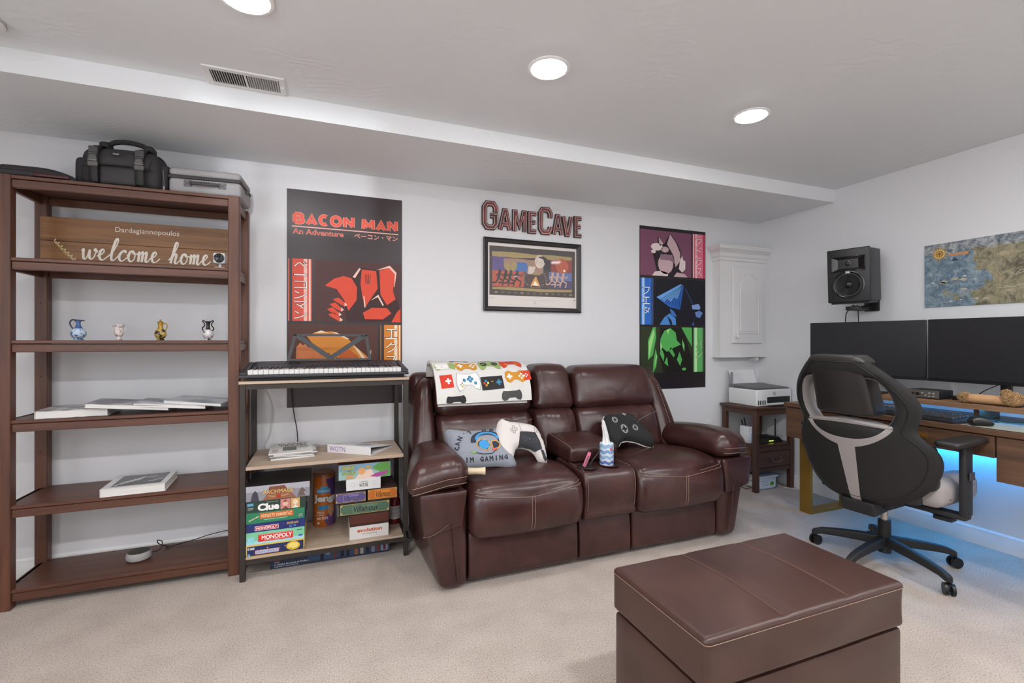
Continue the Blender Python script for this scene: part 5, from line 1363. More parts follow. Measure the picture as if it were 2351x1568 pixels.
# ================================================================== map panels on the right wall
mpq = thing('wall_map', 'painted map of blue sea and green-brown land in panels on the right wall', 'wall map', (3.329, 1.2, 1.314), world=True)
MY0, MZ0, MZ1 = 1.723, 1.314, 1.682
def map_mat():
    m, nt, b = base_mat('map_print')
    tc = nt.nodes.new('ShaderNodeTexCoord')
    sx = nt.nodes.new('ShaderNodeSeparateXYZ'); nt.links.new(tc.outputs['Object'], sx.inputs['Vector'])
    n1 = nt.nodes.new('ShaderNodeTexNoise'); n1.inputs['Scale'].default_value = 5.0; n1.inputs['Detail'].default_value = 8; n1.inputs['Roughness'].default_value = .6
    nt.links.new(tc.outputs['Object'], n1.inputs['Vector'])
    # land mask: land towards -y, wavy coast
    a = nt.nodes.new('ShaderNodeMath'); a.operation = 'MULTIPLY_ADD'; a.inputs[1].default_value = .85; nt.links.new(n1.outputs['Fac'], a.inputs[0]); nt.links.new(sx.outputs['Y'], a.inputs[2])
    c = nt.nodes.new('ShaderNodeMath'); c.operation = 'LESS_THAN'; c.inputs[1].default_value = .755; nt.links.new(a.outputs[0], c.inputs[0])
    n2 = nt.nodes.new('ShaderNodeTexNoise'); n2.inputs['Scale'].default_value = 22; n2.inputs['Detail'].default_value = 10; n2.inputs['Roughness'].default_value = .78; n2.inputs['Distortion'].default_value = .8
    nt.links.new(tc.outputs['Object'], n2.inputs['Vector'])
    land = nt.nodes.new('ShaderNodeValToRGB'); e = land.color_ramp.elements
    e[0].position = .34; e[0].color = rgb('#3f3733'); e[1].position = .68; e[1].color = rgb('#bdb294')
    for p_, h_ in ((.44, '#6f6856'), (.5, '#8a866a'), (.57, '#9a8b72')): q = e.new(p_); q.color = rgb(h_)
    nt.links.new(n2.outputs['Fac'], land.inputs['Fac'])
    sea = nt.nodes.new('ShaderNodeValToRGB'); e = sea.color_ramp.elements
    e[0].position = .36; e[0].color = rgb('#475662'); e[1].position = .68; e[1].color = rgb('#bcc0c0')
    for p_, h_ in ((.47, '#647a8a'), (.56, '#8496a0')): q = e.new(p_); q.color = rgb(h_)
    nt.links.new(n2.outputs['Fac'], sea.inputs['Fac'])
    mx = nt.nodes.new('ShaderNodeMix'); mx.data_type = 'RGBA'; nt.links.new(c.outputs[0], mx.inputs['Factor']); nt.links.new(sea.outputs['Color'], mx.inputs['A']); nt.links.new(land.outputs['Color'], mx.inputs['B'])
    # mountain strip along the top
    d = nt.nodes.new('ShaderNodeMath'); d.operation = 'MULTIPLY_ADD'; d.inputs[1].default_value = .12; nt.links.new(n2.outputs['Fac'], d.inputs[0]); nt.links.new(sx.outputs['Z'], d.inputs[2])
    g = nt.nodes.new('ShaderNodeMath'); g.operation = 'GREATER_THAN'; g.inputs[1].default_value = .375; nt.links.new(d.outputs[0], g.inputs[0])
    mo = nt.nodes.new('ShaderNodeValToRGB'); e = mo.color_ramp.elements; e[0].position = .40; e[0].color = rgb('#47535f'); e[1].position = .62; e[1].color = rgb('#b9bcbd')
    nt.links.new(n2.outputs['Fac'], mo.inputs['Fac'])
    m2 = nt.nodes.new('ShaderNodeMix'); m2.data_type = 'RGBA'; nt.links.new(g.outputs[0], m2.inputs['Factor']); nt.links.new(mx.outputs['Result'], m2.inputs['A']); nt.links.new(mo.outputs['Color'], m2.inputs['B'])
    nt.links.new(m2.outputs['Result'], b.inputs['Base Color']); b.inputs['Roughness'].default_value = .5
    return m
MM = map_mat()
pwid = .168
for k in range(6):
    ya = MY0 - k * pwid
    MB().rbox(3.323, 3.3295, ya - pwid + .0008, ya, MZ0, MZ1, .0008, 1).build('panel', MM, mpq)
s = Sheet(mpq, 1.0, MZ1 - MZ0, plane_fn((3.323, MY0, MZ1), (0, -1, 0), (0, 0, -1)), .0004)
hh_ = MZ1 - MZ0; GLD = pm('#c79a4a', .5)
cu, cv = .075, .165
s.disc(cu, cv + .0, .026, pm('#d9b266', .5), 3, 24); s.ring(cu, cv, .017, .003, pm('#7d5526', .5), 4)
for k in range(16):
    t = 2 * PI * k / 16; r2 = .055 if k % 2 == 0 else .042
    s.poly([(cu + .026 * math.cos(t - .12), cv + .026 * math.sin(t - .12) / hh_), (cu + r2 * math.cos(t), cv + r2 * math.sin(t) / hh_), (cu + .026 * math.cos(t + .12), cv + .026 * math.sin(t + .12) / hh_)], GLD, 2)
for k in range(8):
    t = 2 * PI * k / 8; s.stroke([(cu, cv), (cu + .015 * math.cos(t), cv + .015 * math.sin(t) / hh_)], .003, pm('#7d5526', .5), 5)
s.poly([(.115, .18), (.215, .17), (.205, .20), (.215, .225), (.115, .215)], pm('#b98a63', .5), 3)
s.poly([(.13, .30), (.145, .24), (.165, .30)], pm('#2f3f52', .5), 3)
rr = random.Random(5)
for k in range(16):
    u, v = rr.uniform(.03, .24), rr.uniform(.52, .95); q = rr.uniform(.006, .02)
    s.poly([(u, v), (u + q, v - q * 1.2), (u + q * 2.2, v - q * .3), (u + q * 1.5, v + q * 1.4)], pm(rr.choice(['#b3a893', '#c9c2b2', '#8f8b88']), .5), 3)
for k in range(9):
    u, v = rr.uniform(.3, .8), rr.uniform(.25, .9); pts = [(u, v)]
    for j in range(5): u += rr.uniform(.01, .04); v += rr.uniform(-.07, .07); pts.append((u, v))
    s.stroke(pts, .003, pm('#b8ae93', .5), 3)
s.build('map_details')
# small stain on the right wall near the baseboard is part of the wall; skip
# ================================================================== on top of the bookcase
TOPZ = 1.8025
fc = thing('flat_soft_case', 'long flat dark soft case with maroon zip lying on the bookcase, left end', 'soft case', (-1.2, 2.69, TOPZ))
def fcs(p):
    p = p.copy(); k = max(0, (p.x - .05) / .13); p.z *= 1 - .62 * min(1, k) ** 2; return p
MB().cushion(corners(-.085, .18, -.10, .12, 0, .052), .02, 18, puff=(0, 0, 0, 0, 0, .006), fn=fcs).build('body', pm('#2b2528', .6, bump=.15, bscale=300), fc)
MB().tube([fcs(V((-.075 + .245 * i / 12, -.1015, .03))) for i in range(13)], .0022, 6).build('zip', pm('#161315', .5), fc)
MB().cushion(corners(.04, .16, -.109, -.099, .008, .022), .0049, 10).build('maroon_pull', pm('#4a1d22', .4), fc)

cb = thing('camera_bag', 'black camera bag with top handle and two buckled straps on the bookcase', 'camera bag', (-.868, 2.70, TOPZ), math.radians(-4)); cb.scale = (.97, 1, 1.07)
NYL = pm('#2b292a', .7, bump=.3, bscale=350, var=.1, vscale=20); NY2 = pm('#343233', .65, bump=.25, bscale=350)
def cbs(p):
    p = p.copy(); k = max(0, (p.z - .05) / .13); p.x *= 1 - .10 * k * k; return p
MB().cushion(corners(-.155, .155, -.085, .095, 0, .165), .035, 20, puff=(.01, .01, .008, .0, 0, .006), fn=cbs).build('body', NYL, cb, 60)
# flap over the top and front
fl = MB(); prof = [(.085, .16), (.03, .178), (-.04, .176), (-.082, .155), (-.099, .125), (-.101, .088)]
P_ = spline([V(p) for p in prof], 5, False)
wdt = lambda i: .135 - .022 * max(0, (i / (len(P_) - 1) - .55)) / .45
fl.grid(lambda u, v: (lambda i: V(((-1 + 2 * u) * wdt(i) * (1 if i < len(P_) * .5 else 1), P_[i][0] + .006 * (abs(-1 + 2 * u)) ** 3, P_[i][1] - .012 * abs(-1 + 2 * u) ** 3)))(round(v * (len(P_) - 1))), 16, len(P_) - 1)
fo = fl.build('flap', NY2, cb, 60); md_ = fo.modifiers.new('thick', 'SOLIDIFY'); md_.thickness = .006; md_.offset = 1
MB().tube([V((-.135 + .27 * i / 16, -.1065 + .006 * abs(i / 8 - 1) ** 3, .090 - .012 * abs(i / 8 - 1) ** 3)) for i in range(17)], .0028, 6).build('flap_binding', pm('#1a1919', .6), fo)
# panel on the front
MB().cushion(corners(-.07, .075, -.106, -.08, .008, .085), .012, 10, puff=(0, 0, .006, 0, 0, 0)).build('front_pocket', NY2, cb, 60)
for s_, x in ((-1, -.088), (1, .088)):
    sp_ = MB(); pts = [(.0, .182), (-.06, .176), (-.095, .150), (-.111, .12), (-.113, .06), (-.108, .012)]
    pp = spline([V(p) for p in pts], 4, False)
    sp_.grid(lambda u, v: (lambda i: V((x + (-.5 + u) * .034, pp[i][0], pp[i][1])))(round(v * (len(pp) - 1))), 2, len(pp) - 1)
    so = sp_.build('strap', pm('#1f1e1e', .6, bump=.3, bscale=500), cb, 60); mm = so.modifiers.new('thick', 'SOLIDIFY'); mm.thickness = .003
    bu = MB(); bu.rbox(x - .019, x + .019, -.122, -.112, .074, .094, .003, 1); bu.cushion([(x - .019, -.124, .094), (x + .019, -.124, .094), (x - .019, -.112, .094), (x + .019, -.112, .094), (x - .012, -.122, .122), (x + .012, -.122, .122), (x - .012, -.112, .122), (x + .012, -.112, .122)], .003, 6)
    bu.rbox(x - .017, x + .017, -.120, -.112, .124, .130, .002, 1)
    bu.build('buckle', pm('#5d5b5b', .25), so)
    MB().cushion(corners(x - .017, x + .017, -.116, -.108, .132, .158), .002, 4).build('strap_patch', pm('#454343', .6), so)
    MB().cushion(corners(x - .02, x + .02, -.03, .03, .176, .21), .012, 8).build('handle_anchor', pm('#232222', .65), cb, 60)
hp_ = [(-.082, 0, .196), (-.06, 0, .214), (-.02, 0, .222), (.02, 0, .221), (.06, 0, .212), (.084, 0, .196)]
MB().tube(spline([V(p) for p in hp_], 6, False), .0105, 10).build('handle', pm('#222121', .6, bump=.2), cb)
lo_ = MB(); lo_.cushion(corners(-.018, .014, -.1125, -.108, .128, .140), .002, 4); lp = lo_.build('logo_patch', pm('#1b1a1a', .5), cb)
s = Sheet(lp, .032, .012, plane_fn((-.018, -.1127, .140), (1, 0, 0), (0, 0, -1))); s.text('Vivitar', .12, .2, .85, .85, pm('#d6d4d2', .4), 1); s.build('lettering')
for s_, x in ((-1, -.163), (1, .163)):
    MB().cushion(corners(x - .022, x + .022, -.06, .07, .012, .125), .018, 10, puff=(.004, .004, 0, 0, 0, .004)).build('side_pocket', NYL, cb, 60)
MB().tube([(.163, -.062, .10), (.168, -.064, .06), (.168, -.064, .03)], .0018, 5).rbox(.164, .172, -.067, -.063, .008, .028, .001, 1).build('zip_pull', pm('#9b9896', .3, .7), cb)

hc_ = thing('hard_case', 'grey fabric hard case with rubber handle on the bookcase, right end', 'hard case', (-.532, 2.70, TOPZ), math.radians(-3))
HG = pm('#9c9a9b', .75, bump=.3, bscale=500, var=.08, vscale=60)
hx, hy = .148, .115
MB().cushion(corners(-hx, hx, -hy, hy, 0, .072), .018, 14).build('lower_shell', HG, hc_, 60)
MB().cushion(corners(-hx - .002, hx + .002, -hy - .002, hy + .002, .066, .084), .008, 14).build('zip_band', pm('#3a3839', .6, bump=.2), hc_, 60)
MB().cushion(corners(-hx, hx, -hy, hy, .080, .118), .028, 14, puff=(0, 0, 0, 0, 0, .006)).build('lid', HG, hc_, 60)
hn = MB(); hn.tube(spline([V(p) for p in [(-.056, -hy - .004, .047), (-.04, -hy - .016, .045), (0, -hy - .021, .043), (.04, -hy - .016, .045), (.056, -hy - .004, .047)]], 5, False), .0085, 8); ho = hn.build('handle', pm('#4a484a', .55), hc_)
for k in range(7): MB().tube([V((-.03 + .01 * k, -hy - .021 + .0000 + .008 * math.cos(t) * -1 + .004 * ((-.03 + .01 * k) / .04) ** 2, .0435 + .009 * math.sin(t))) for t in [PI * .15 * j - .5 for j in range(8)]], .0014, 5).build('grip_rib', pm('#2f2e2f', .5), ho)
for x in (-.07, .07):
    pt_ = MB().rbox(x - .016, x + .016, -hy - .003, -hy + .001, .031, .061, .001, 1).build('handle_patch', pm('#6e6c6e', .6), ho)
    MB().tube([(x - .013, -hy - .0034, .034), (x + .013, -hy - .0034, .058)], .0009, 4).tube([(x - .013, -hy - .0034, .058), (x + .013, -hy - .0034, .034)], .0009, 4).build('stitching', pm('#222', .5) if False else pm('#222222', .5), pt_)
MB().rbox(hx - .001, hx + .006, -.02, .02, .05, .066, .002, 1).build('zip_pull', pm('#2a292a', .4), hc_)

# ================================================================== wooden sign
ws = thing('wooden_sign', 'wooden plank sign lettered welcome home on the upper bookcase shelf', 'wooden sign', (-.84, 2.80, 1.4615), world=True)
sx0, sx1, sz0, sz1, sy = -1.232, -.452, 1.462, 1.690, 2.800
WS = wood('#6a4526', '#98693c', 'X', .45, .9)
zz = [sz0, sz0 + .030, sz0 + .117, sz1]
for a, b_ in zip(zz[:-1], zz[1:]): MB().rbox(sx0, sx1, sy, sy + .012, a + .0006, b_ - .0006, .0012, 1).build('plank', WS, ws)
s = Sheet(ws, sx1 - sx0, sz1 - sz0, plane_fn((sx0, sy, sz1), (1, 0, 0), (0, 0, -1)), .0004)
CRM = pm('#e8dfd2', .6)
s.text('Dardagiannopoulos', .358, .12, .690, .255, CRM, 1)
# brush script drawn as strokes; units: x in letter heights, baseline 0, x-height 1
SCR_ = {'w': [[(0, .75), (.12, .95), (.15, .5), (.25, .05), (.45, .15), (.6, .9), (.62, .4), (.75, .05), (.98, .2), (1.12, .85), (1.05, 1.0), (1.0, .85), (1.25, .75)]],
        'e': [[(0, .35), (.3, .5), (.5, .8), (.4, 1.0), (.22, .8), (.18, .35), (.35, .03), (.6, .1), (.85, .4)]],
        'l': [[(0, .35), (.35, .8), (.65, 1.7), (.6, 2.05), (.45, 1.8), (.3, .9), (.3, .2), (.45, .0), (.75, .35)]],
        'c': [[(0, .3), (.3, .8), (.55, 1.0), (.62, .8), (.45, .95), (.2, .6), (.22, .15), (.45, 0), (.8, .35)]],
        'o': [[(0, .5), (.2, .8), (.42, 1.0), (.2, .85), (.12, .35), (.32, .0), (.58, .2), (.62, .7), (.45, .98), (.5, .75), (.85, .75)]],
        'm': [[(0, .6), (.12, .95), (.12, .02)], [(.12, .5), (.35, .95), (.42, .8), (.40, .02)], [(.40, .5), (.65, .95), (.72, .8), (.70, .15), (.85, .02), (1.05, .35)]],
        'h': [[(0, .3), (.35, .9), (.62, 1.75), (.55, 2.05), (.4, 1.75), (.2, .02)], [(.24, .4), (.5, .95), (.6, .75), (.55, .15), (.7, .02), (.95, .35)]]}
def script(s, word, x, ybase, hx, w_, mat):
    for c_ in word:
        if c_ == ' ': x += hx * .75; continue
        mx = 0
        for st in SCR_[c_]:
            pts = spline([V((p[0], p[1])) for p in st], 5, False)
            W = []
            for i in range(len(pts)):
                d = pts[min(i + 1, len(pts) - 1)] - pts[max(i - 1, 0)]; dn = d.y < -.02 * d.length
                W.append(w_ * (1.5 if d.y < -.3 * d.length else .75))
            W = [sum(W[max(0, i - 2):i + 3]) / len(W[max(0, i - 2):i + 3]) for i in range(len(W))]
            s.stroke([((x + p.x * hx + p.y * hx * .12) / s.w, (ybase - p.y * hx * 1.05) / s.h) for p in pts], W, mat, 1)
            mx = max(mx, max(p[0] for p in st))
        x += mx * hx * .97
    return x
script(s, 'welcome home', .147, .190, .0495, .0068, CRM)
for k in range(7):
    u0 = .064 + k * .0155; v0 = .50 + k * .062
    for sg in (0, 1):
        a = math.radians(35 if sg else -60); L_ = .016
        dx, dy = L_ * math.cos(a), L_ * math.sin(a)
        s.poly([(u0, v0), (u0 + (dx * .5 - dy * .22) / s.w, v0 + (dy * .5 + dx * .22) / s.h), (u0 + dx / s.w, v0 + dy / s.h), (u0 + (dx * .5 + dy * .22) / s.w, v0 + (dy * .5 - dx * .22) / s.h)], pm('#cdbd8c', .6), 1)
s.stroke([(.064, .49), (.11, .72), (.18, .95)], .0016, pm('#cdbd8c', .6), 1)
s.build('lettering')

wcam = thing('security_camera', 'small white cube security camera with black lens beside the wooden sign', 'camera', (-.484, 2.62, 1.4615))
MB().cushion(corners(-.026, .026, -.026, .026, .022, .074), .009, 10).build('body', pm('#dcdcdd', .35), wcam, 60)
mb = MB(Matrix.Translation((0, -.026, .048)) @ Matrix.Rotation(PI / 2, 4, 'X')); mb.lathe([(.022, 0), (.022, .003), (.018, .004), (.014, .002), (.008, .003), (0, .005)], n=28); mb.build('lens', pm('#101012', .15), wcam)
mb = MB(Matrix.Translation((0, -.0302, .048)) @ Matrix.Rotation(PI / 2, 4, 'X'))
for k in range(8): mb.cyl((.014 * math.cos(k * PI / 4), .014 * math.sin(k * PI / 4), 0), (.014 * math.cos(k * PI / 4), .014 * math.sin(k * PI / 4), .001), .0016, n=6)
o = mb.build('lens_ring', pm('#77777c', .3), wcam); o['kind'] = 'stuff'
MB().rbox(-.022, .022, -.022, .022, 0, .006, .002, 1).cyl((0, 0, .005), (0, 0, .024), .006, n=12).build('stand', pm('#dcdcdd', .35), wcam)

# ================================================================== miniature vases
VZ = 1.1175
def vase_mat(base, deco, sc=26, lo=.52):
    k = ('vase', base, deco, sc)
    m, nt, b = base_mat('glaze_' + base[1:])
    tc = nt.nodes.new('ShaderNodeTexCoord'); n = nt.nodes.new('ShaderNodeTexNoise'); n.inputs['Scale'].default_value = sc * 3; n.inputs['Detail'].default_value = 3
    nt.links.new(tc.outputs['Object'], n.inputs['Vector']); cr = nt.nodes.new('ShaderNodeValToRGB')
    cr.color_ramp.elements[0].position = lo; cr.color_ramp.elements[0].color = rgb(base); cr.color_ramp.elements[1].position = lo + .08; cr.color_ramp.elements[1].color = rgb(deco)
    nt.links.new(n.outputs['Fac'], cr.inputs['Fac']); nt.links.new(cr.outputs['Color'], b.inputs['Base Color']); b.inputs['Roughness'].default_value = .2
    return m
def vz(name, label, x): return thing(name, label, 'vase', (x, 2.64, VZ), group='miniature vases on the bookcase')
v = vz('miniature_jug', 'blue and white miniature jug with tall looped handle on the bookcase', -1.03)
MB().lathe([(.016, 0), (.018, .004), (.014, .007), (.022, .014), (.0275, .026), (.026, .040), (.016, .052)], n=28).build('belly', vase_mat('#b9c9dc', '#46618f'), v)
MB().lathe([(.016, .052), (.009, .062), (.007, .072), (.009, .084), (.0095, .087)], n=24).build('neck', pm('#3f5f96', .2), v)
MB().cushion([(-.012, -.010, .082), (.024, -.005, .086), (-.012, .010, .082), (.024, .005, .086), (-.010, -.008, .092), (.020, -.003, .090), (-.010, .008, .092), (.020, .003, .090)], .003, 6).build('spout', pm('#26324c', .25), v)
MB().tube(spline([V(p) for p in [(-.008, 0, .088), (-.022, 0, .090), (-.030, 0, .078), (-.026, 0, .062), (-.018, 0, .050)]], 5, False), .003, 8).build('handle', pm('#26324c', .25), v)
v = vz('miniature_urn', 'small white miniature urn with pinkish relief on the bookcase', -.885)
MB().lathe([(.013, 0), (.014, .003), (.008, .008), (.007, .013), (.014, .022), (.018, .036), (.0165, .052), (.0185, .062), (.022, .068), (.0215, .071), (.016, .070)], n=28).build('body', vase_mat('#dbcfcb', '#a08e8c', 30), v)
for s_ in (-1, 1): MB().tube(spline([V(p) for p in [(s_ * .019, 0, .064), (s_ * .024, 0, .058), (s_ * .022, 0, .046), (s_ * .017, 0, .038)]], 4, False), .0018, 6).build('handle', pm('#d2c6c2', .3), v)
v = vz('miniature_ewer', 'golden miniature ewer with lid and dark landscape on the bookcase', -.728)
MB().lathe([(.014, 0), (.016, .004), (.012, .007), (.020, .016), (.0245, .028), (.021, .042), (.012, .053)], n=28).build('belly', vase_mat('#b59a55', '#3c2c22', 18, .5), v)
MB().lathe([(.012, .053), (.009, .062), (.010, .076), (.012, .082)], n=24).build('neck', pm('#a8842c', .25, .2), v)
MB().lathe([(.0125, .082), (.011, .086), (.004, .089), (.004, .093), (.002, .097), (0, .097)], n=20).build('lid', pm('#8c6c26', .25, .2), v)
MB().tube(spline([V(p) for p in [(.010, 0, .076), (.022, 0, .078), (.026, 0, .066), (.020, 0, .046)]], 5, False), .0026, 8).build('handle', pm('#a8842c', .25, .2), v)
v = vz('miniature_amphora', 'black and white miniature amphora with scrolled handles on the bookcase', -.538)
MB().lathe([(.013, 0), (.014, .004), (.011, .007), (.019, .016), (.0235, .030), (.020, .044), (.012, .052)], n=28).build('belly', vase_mat('#d8d4d4', '#332d30', 16, .55), v)
MB().lathe([(.012, .052), (.008, .058), (.0075, .078), (.013, .090), (.013, .092), (.008, .091)], n=24).build('neck', pm('#1f1b1e', .25), v)
for s_ in (-1, 1): MB().tube(spline([V(p) for p in [(s_ * .014, 0, .046), (s_ * .022, 0, .050), (s_ * .023, 0, .060), (s_ * .015, 0, .070), (s_ * .016, 0, .082), (s_ * .022, 0, .090), (s_ * .019, 0, .096), (s_ * .014, 0, .090)]], 5, False), .0028, 8).build('handle', pm('#1f1b1e', .25), v)

# ================================================================== books on the third shelf
def photo_cover(seed, cols, sc=9):
    m, nt, b = base_mat('photo_cover')
    tc = nt.nodes.new('ShaderNodeTexCoord'); n = nt.nodes.new('ShaderNodeTexNoise'); n.noise_dimensions = '4D'; n.inputs['W'].default_value = seed; n.inputs['Scale'].default_value = sc; n.inputs['Detail'].default_value = 5
    nt.links.new(tc.outputs['Object'], n.inputs['Vector']); cr = nt.nodes.new('ShaderNodeValToRGB'); e = cr.color_ramp.elements
    e[0].position = .32; e[0].color = rgb(cols[0]); e[1].position = .7; e[1].color = rgb(cols[-1])
    for i, c in enumerate(cols[1:-1]): q = e.new(.32 + .38 * (i + 1) / (len(cols) - 1)); q.color = rgb(c)
    nt.links.new(n.outputs['Fac'], cr.inputs['Fac']); nt.links.new(cr.outputs['Color'], b.inputs['Base Color']); b.inputs['Roughness'].default_value = .32
    return m
PAGE = pm('#d9d6d3', .7, bump=.2, bscale=600)
def book(name, label, cat, loc, rz, w_, d_, h_, cover, tilt=0.0, tiltx=0.0, cov=.0025, group=None, over=.003, edge=None):
    t = thing(name, label, cat, loc, rz, group)
    t.rotation_euler = (tiltx, tilt, rz)
    edge = edge or cover
    MB().box(-w_ / 2 + .002, w_ / 2 - over, -d_ / 2 + over, d_ / 2 - over, cov, h_ - cov).build('pages', PAGE, t)
    MB().rbox(-w_ / 2, w_ / 2, -d_ / 2, d_ / 2, 0, cov, .0008, 1).build('back_cover', edge, t)
    MB().rbox(-w_ / 2, w_ / 2, -d_ / 2, d_ / 2, h_ - cov, h_, .0008, 1).build('front_cover', cover, t)
    MB().rbox(-w_ / 2 - .0012, -w_ / 2 + .0015, -d_ / 2, d_ / 2, 0, h_, .001, 1).build('spine', edge, t)
    return t
BZ = .7855
book('photo_book', 'thick white-edged photo book lying flat at the left of the third shelf', 'book', (-1.035, 2.675, BZ), math.radians(6), .24, .21, .034, photo_cover(1, ['#2c2a2c', '#8f8b8a', '#d5d2d0', '#5a5553'], 14))
book('photo_album', 'black and white photo magazine leaning on the thick photo book', 'magazine', (-.84, 2.68, BZ + .0245), math.radians(5), .30, .22, .020, photo_cover(2, ['#3b3840', '#6b6670', '#a9a6a6', '#d2cfcd'], 9), tilt=.095, cov=.0012)
book('photo_album', 'grey landscape photo magazine in the middle of the leaning row', 'magazine', (-.68, 2.69, BZ + .0215), math.radians(2), .28, .22, .018, photo_cover(3, ['#3b3d44', '#83868d', '#d4d4d6', '#5d6066'], 8), tilt=.085, cov=.0012)
book('photo_album', 'pale blue-grey photo magazine at the right end of the leaning row', 'magazine', (-.575, 2.69, BZ + .0305), math.radians(-8), .24, .21, .014, photo_cover(4, ['#5d6b76', '#8c979d', '#c5cacc', '#7a8287'], 8), tilt=.095, cov=.0012)
pbk = book('art_book', 'square white book with black and white photo cover on the second shelf', 'book', (-.815, 2.69, .4305), math.radians(3), .235, .245, .036, pm('#dedbd8', .25), cov=.003)
s = Sheet(pbk, .235, .245, lambda x, y, off: V((-.1175 + x, .1225 - y, .036 + off)), .0004)
s.rect(.12, .9, .14, .9, pm('#3a393b', .2)); 
for k in range(5): s.poly([(.14 + .07 * k, .86 - .11 * k * .6), (.2 + .07 * k, .86 - .11 * k * .6), (.3 + .06 * k, .58 - .06 * k), (.26 + .06 * k, .58 - .06 * k)], pm('#c9c6c4', .25), 2)
s.disc(.64, .4, .028, pm('#8b8887', .25), 2, 18, .02); s.poly([(.62, .74), (.86, .56), (.87, .62), (.7, .76)], pm('#b9b6b4', .25), 2); s.build('cover_photo')

# ================================================================== smart speaker
ss = thing('smart_speaker', 'small round grey smart speaker with dark top on the lowest shelf', 'smart speaker', (-.835, 2.72, .0825))
MB().lathe([(.040, 0), (.048, .006), (.050, .016), (.048, .030), (.043, .037)], n=36).build('body', pm('#a19f9d', .8, bump=.4, bscale=700), ss)
MB().lathe([(.043, .037), (.040, .0385), (0, .0385)], n=36).build('top', pm('#3f3d3a', .6), ss)
MB().tube(spline([V(p) for p in [(.045, .02, .016), (.075, .03, .022), (.078, .05, .05), (.055, .06, .055), (.06, .075, .03), (.09, .1, .004)]], 6, False), .0022, 6).build('power_cord', BLK, ss)
t = thing('cable', 'thin black cord along the wall at the back of the lowest shelf', 'cable', (-.6, 2.85, .0825), world=True)
MB().tube(spline([V(p) for p in [(-.745, 2.815, .0865), (-.66, 2.845, .09), (-.58, 2.86, .104), (-.5, 2.868, .112), (-.44, 2.87, .11)]], 6, False), .0022, 6).build('wire', BLK, t)
MB().cyl((-.745, 2.815, .0852), (-.755, 2.812, .0852), .0026, n=8).build('plug', BLK, t)
# ================================================================== music keyboard
mk = thing('music_keyboard', 'black 54-key electronic music keyboard with sheet stand on top of the rack', 'keyboard instrument', (.003, 2.57, .928), world=True)
KB = pm('#303034', .5, bump=.05); kx0, kx1 = -.381, .388
MB().cushion(corners(kx0 + .03, kx1 - .02, 2.475, 2.69, .9285, .942), .004, 6).build('underside', pm('#1b1b1d', .6), mk)
MB().rbox(kx0, kx1, 2.455, 2.70, .9425, .957, .004, 2).build('case', KB, mk)
for a, b_ in ((kx0, -.347), (.351, kx1)):
    MB().cushion([(a, 2.455, .9575), (b_, 2.455, .9575), (a, 2.70, .9575), (b_, 2.70, .9575), (a + .001, 2.462, .970), (b_ - .001, 2.462, .970), (a + .012 * (a < 0), 2.70, 1.010), (b_ - .012 * (a > 0), 2.70, 1.010)], .006, 8).build('end_block', KB, mk, 60)
pnl = MB().cushion([(-.3465, 2.578, .9575), (.3505, 2.578, .9575), (-.3465, 2.70, .9575), (.3505, 2.70, .9575), (-.3465, 2.580, .984), (.3505, 2.580, .984), (-.3465, 2.70, 1.012), (.3505, 2.70, 1.012)], .003, 8).build('control_panel', KB, mk, 60)
s = Sheet(pnl, .69, .118, lambda x, y, off: V((-.343 + x, 2.698 - y, 1.0115 - y * .233 + off + .0006)), .0004)
for k in range(34): s.rect(.03 + k * .0285, .043 + k * .0285, .70, .735, pm('#8f8f96', .5), 1)
for k in range(18): s.rect(.34 + k * .018, .352 + k * .018, .42, .52, pm('#55555c', .4), 1)
s.rect(.23, .30, .35, .55, pm('#101012', .2), 1); s.rect(.06, .2, .3, .34, pm('#77777d', .5), 1); s.text('54', .80, .34, .83, .46, pm('#9a9aa2', .5), 1)
s.build('panel_print')['kind'] = 'stuff'
wk = bk_ = None; kw = .697 / 32
WKM = pm('#d6d4d2', .3); x = -.3465
for i in range(32):
    xa = -.3465 + i * kw
    if wk is None:
        wk = MB().rbox(.0005, kw - .0005, 2.463 - 2.57, 2.5775 - 2.57, .9575 - .928, .979 - .928, .0015, 1).build('white_key', WKM, None); o = wk
        o.parent = mk
    else: o = link('white_key', wk.data, mk)
    o.location = (xa - .003, 0, 0)
for i in range(31):
    if i % 7 in (0, 1, 3, 4, 5):
        xa = -.3465 + (i + 1) * kw
        if bk_ is None:
            bk_ = MB().cushion([(-.0055, -.057, .0505), (.0055, -.057, .0505), (-.0055, .0055, .0505), (.0055, .0055, .0505), (-.0045, -.052, .060), (.0045, -.052, .060), (-.0045, .0055, .062), (.0045, .0055, .062)], .0015, 4).build('black_key', pm('#151517', .3), None); o = bk_; o.parent = mk
        else: o = link('black_key', bk_.data, mk)
        o.location = (xa - .003, 0, 0)
st_ = MB()
STF = pm('#38383b', .5)
def slope(u, v, t): return V((u, 2.672 + (v - 1.015) * .22 + t, v))
def bar(mb, a, b_, w_):
    a, b_ = V(a), V(b_); d = (b_ - a).normalized(); n_ = V((-d.y, d.x)) * w_ / 2
    mb.prism([tuple(a + n_), tuple(a - n_), tuple(b_ - n_), tuple(b_ + n_)], 0, .006, slope)
for a, b_, w_ in (((-.19, 1.018), (-.160, 1.15), .016), ((.213, 1.018), (.194, 1.15), .016), ((-.168, 1.146), (.20, 1.146), .012), ((-.196, 1.017), (.219, 1.017), .010), ((-.150, 1.142), (.012, 1.024), .024), ((.182, 1.142), (.012, 1.024), .024)): bar(st_, a, b_, w_)
st_.build('sheet_stand', STF, mk)
t = thing('cable', 'black power lead hanging from the music keyboard behind the rack', 'cable', (-.17, 2.87, .53), world=True)
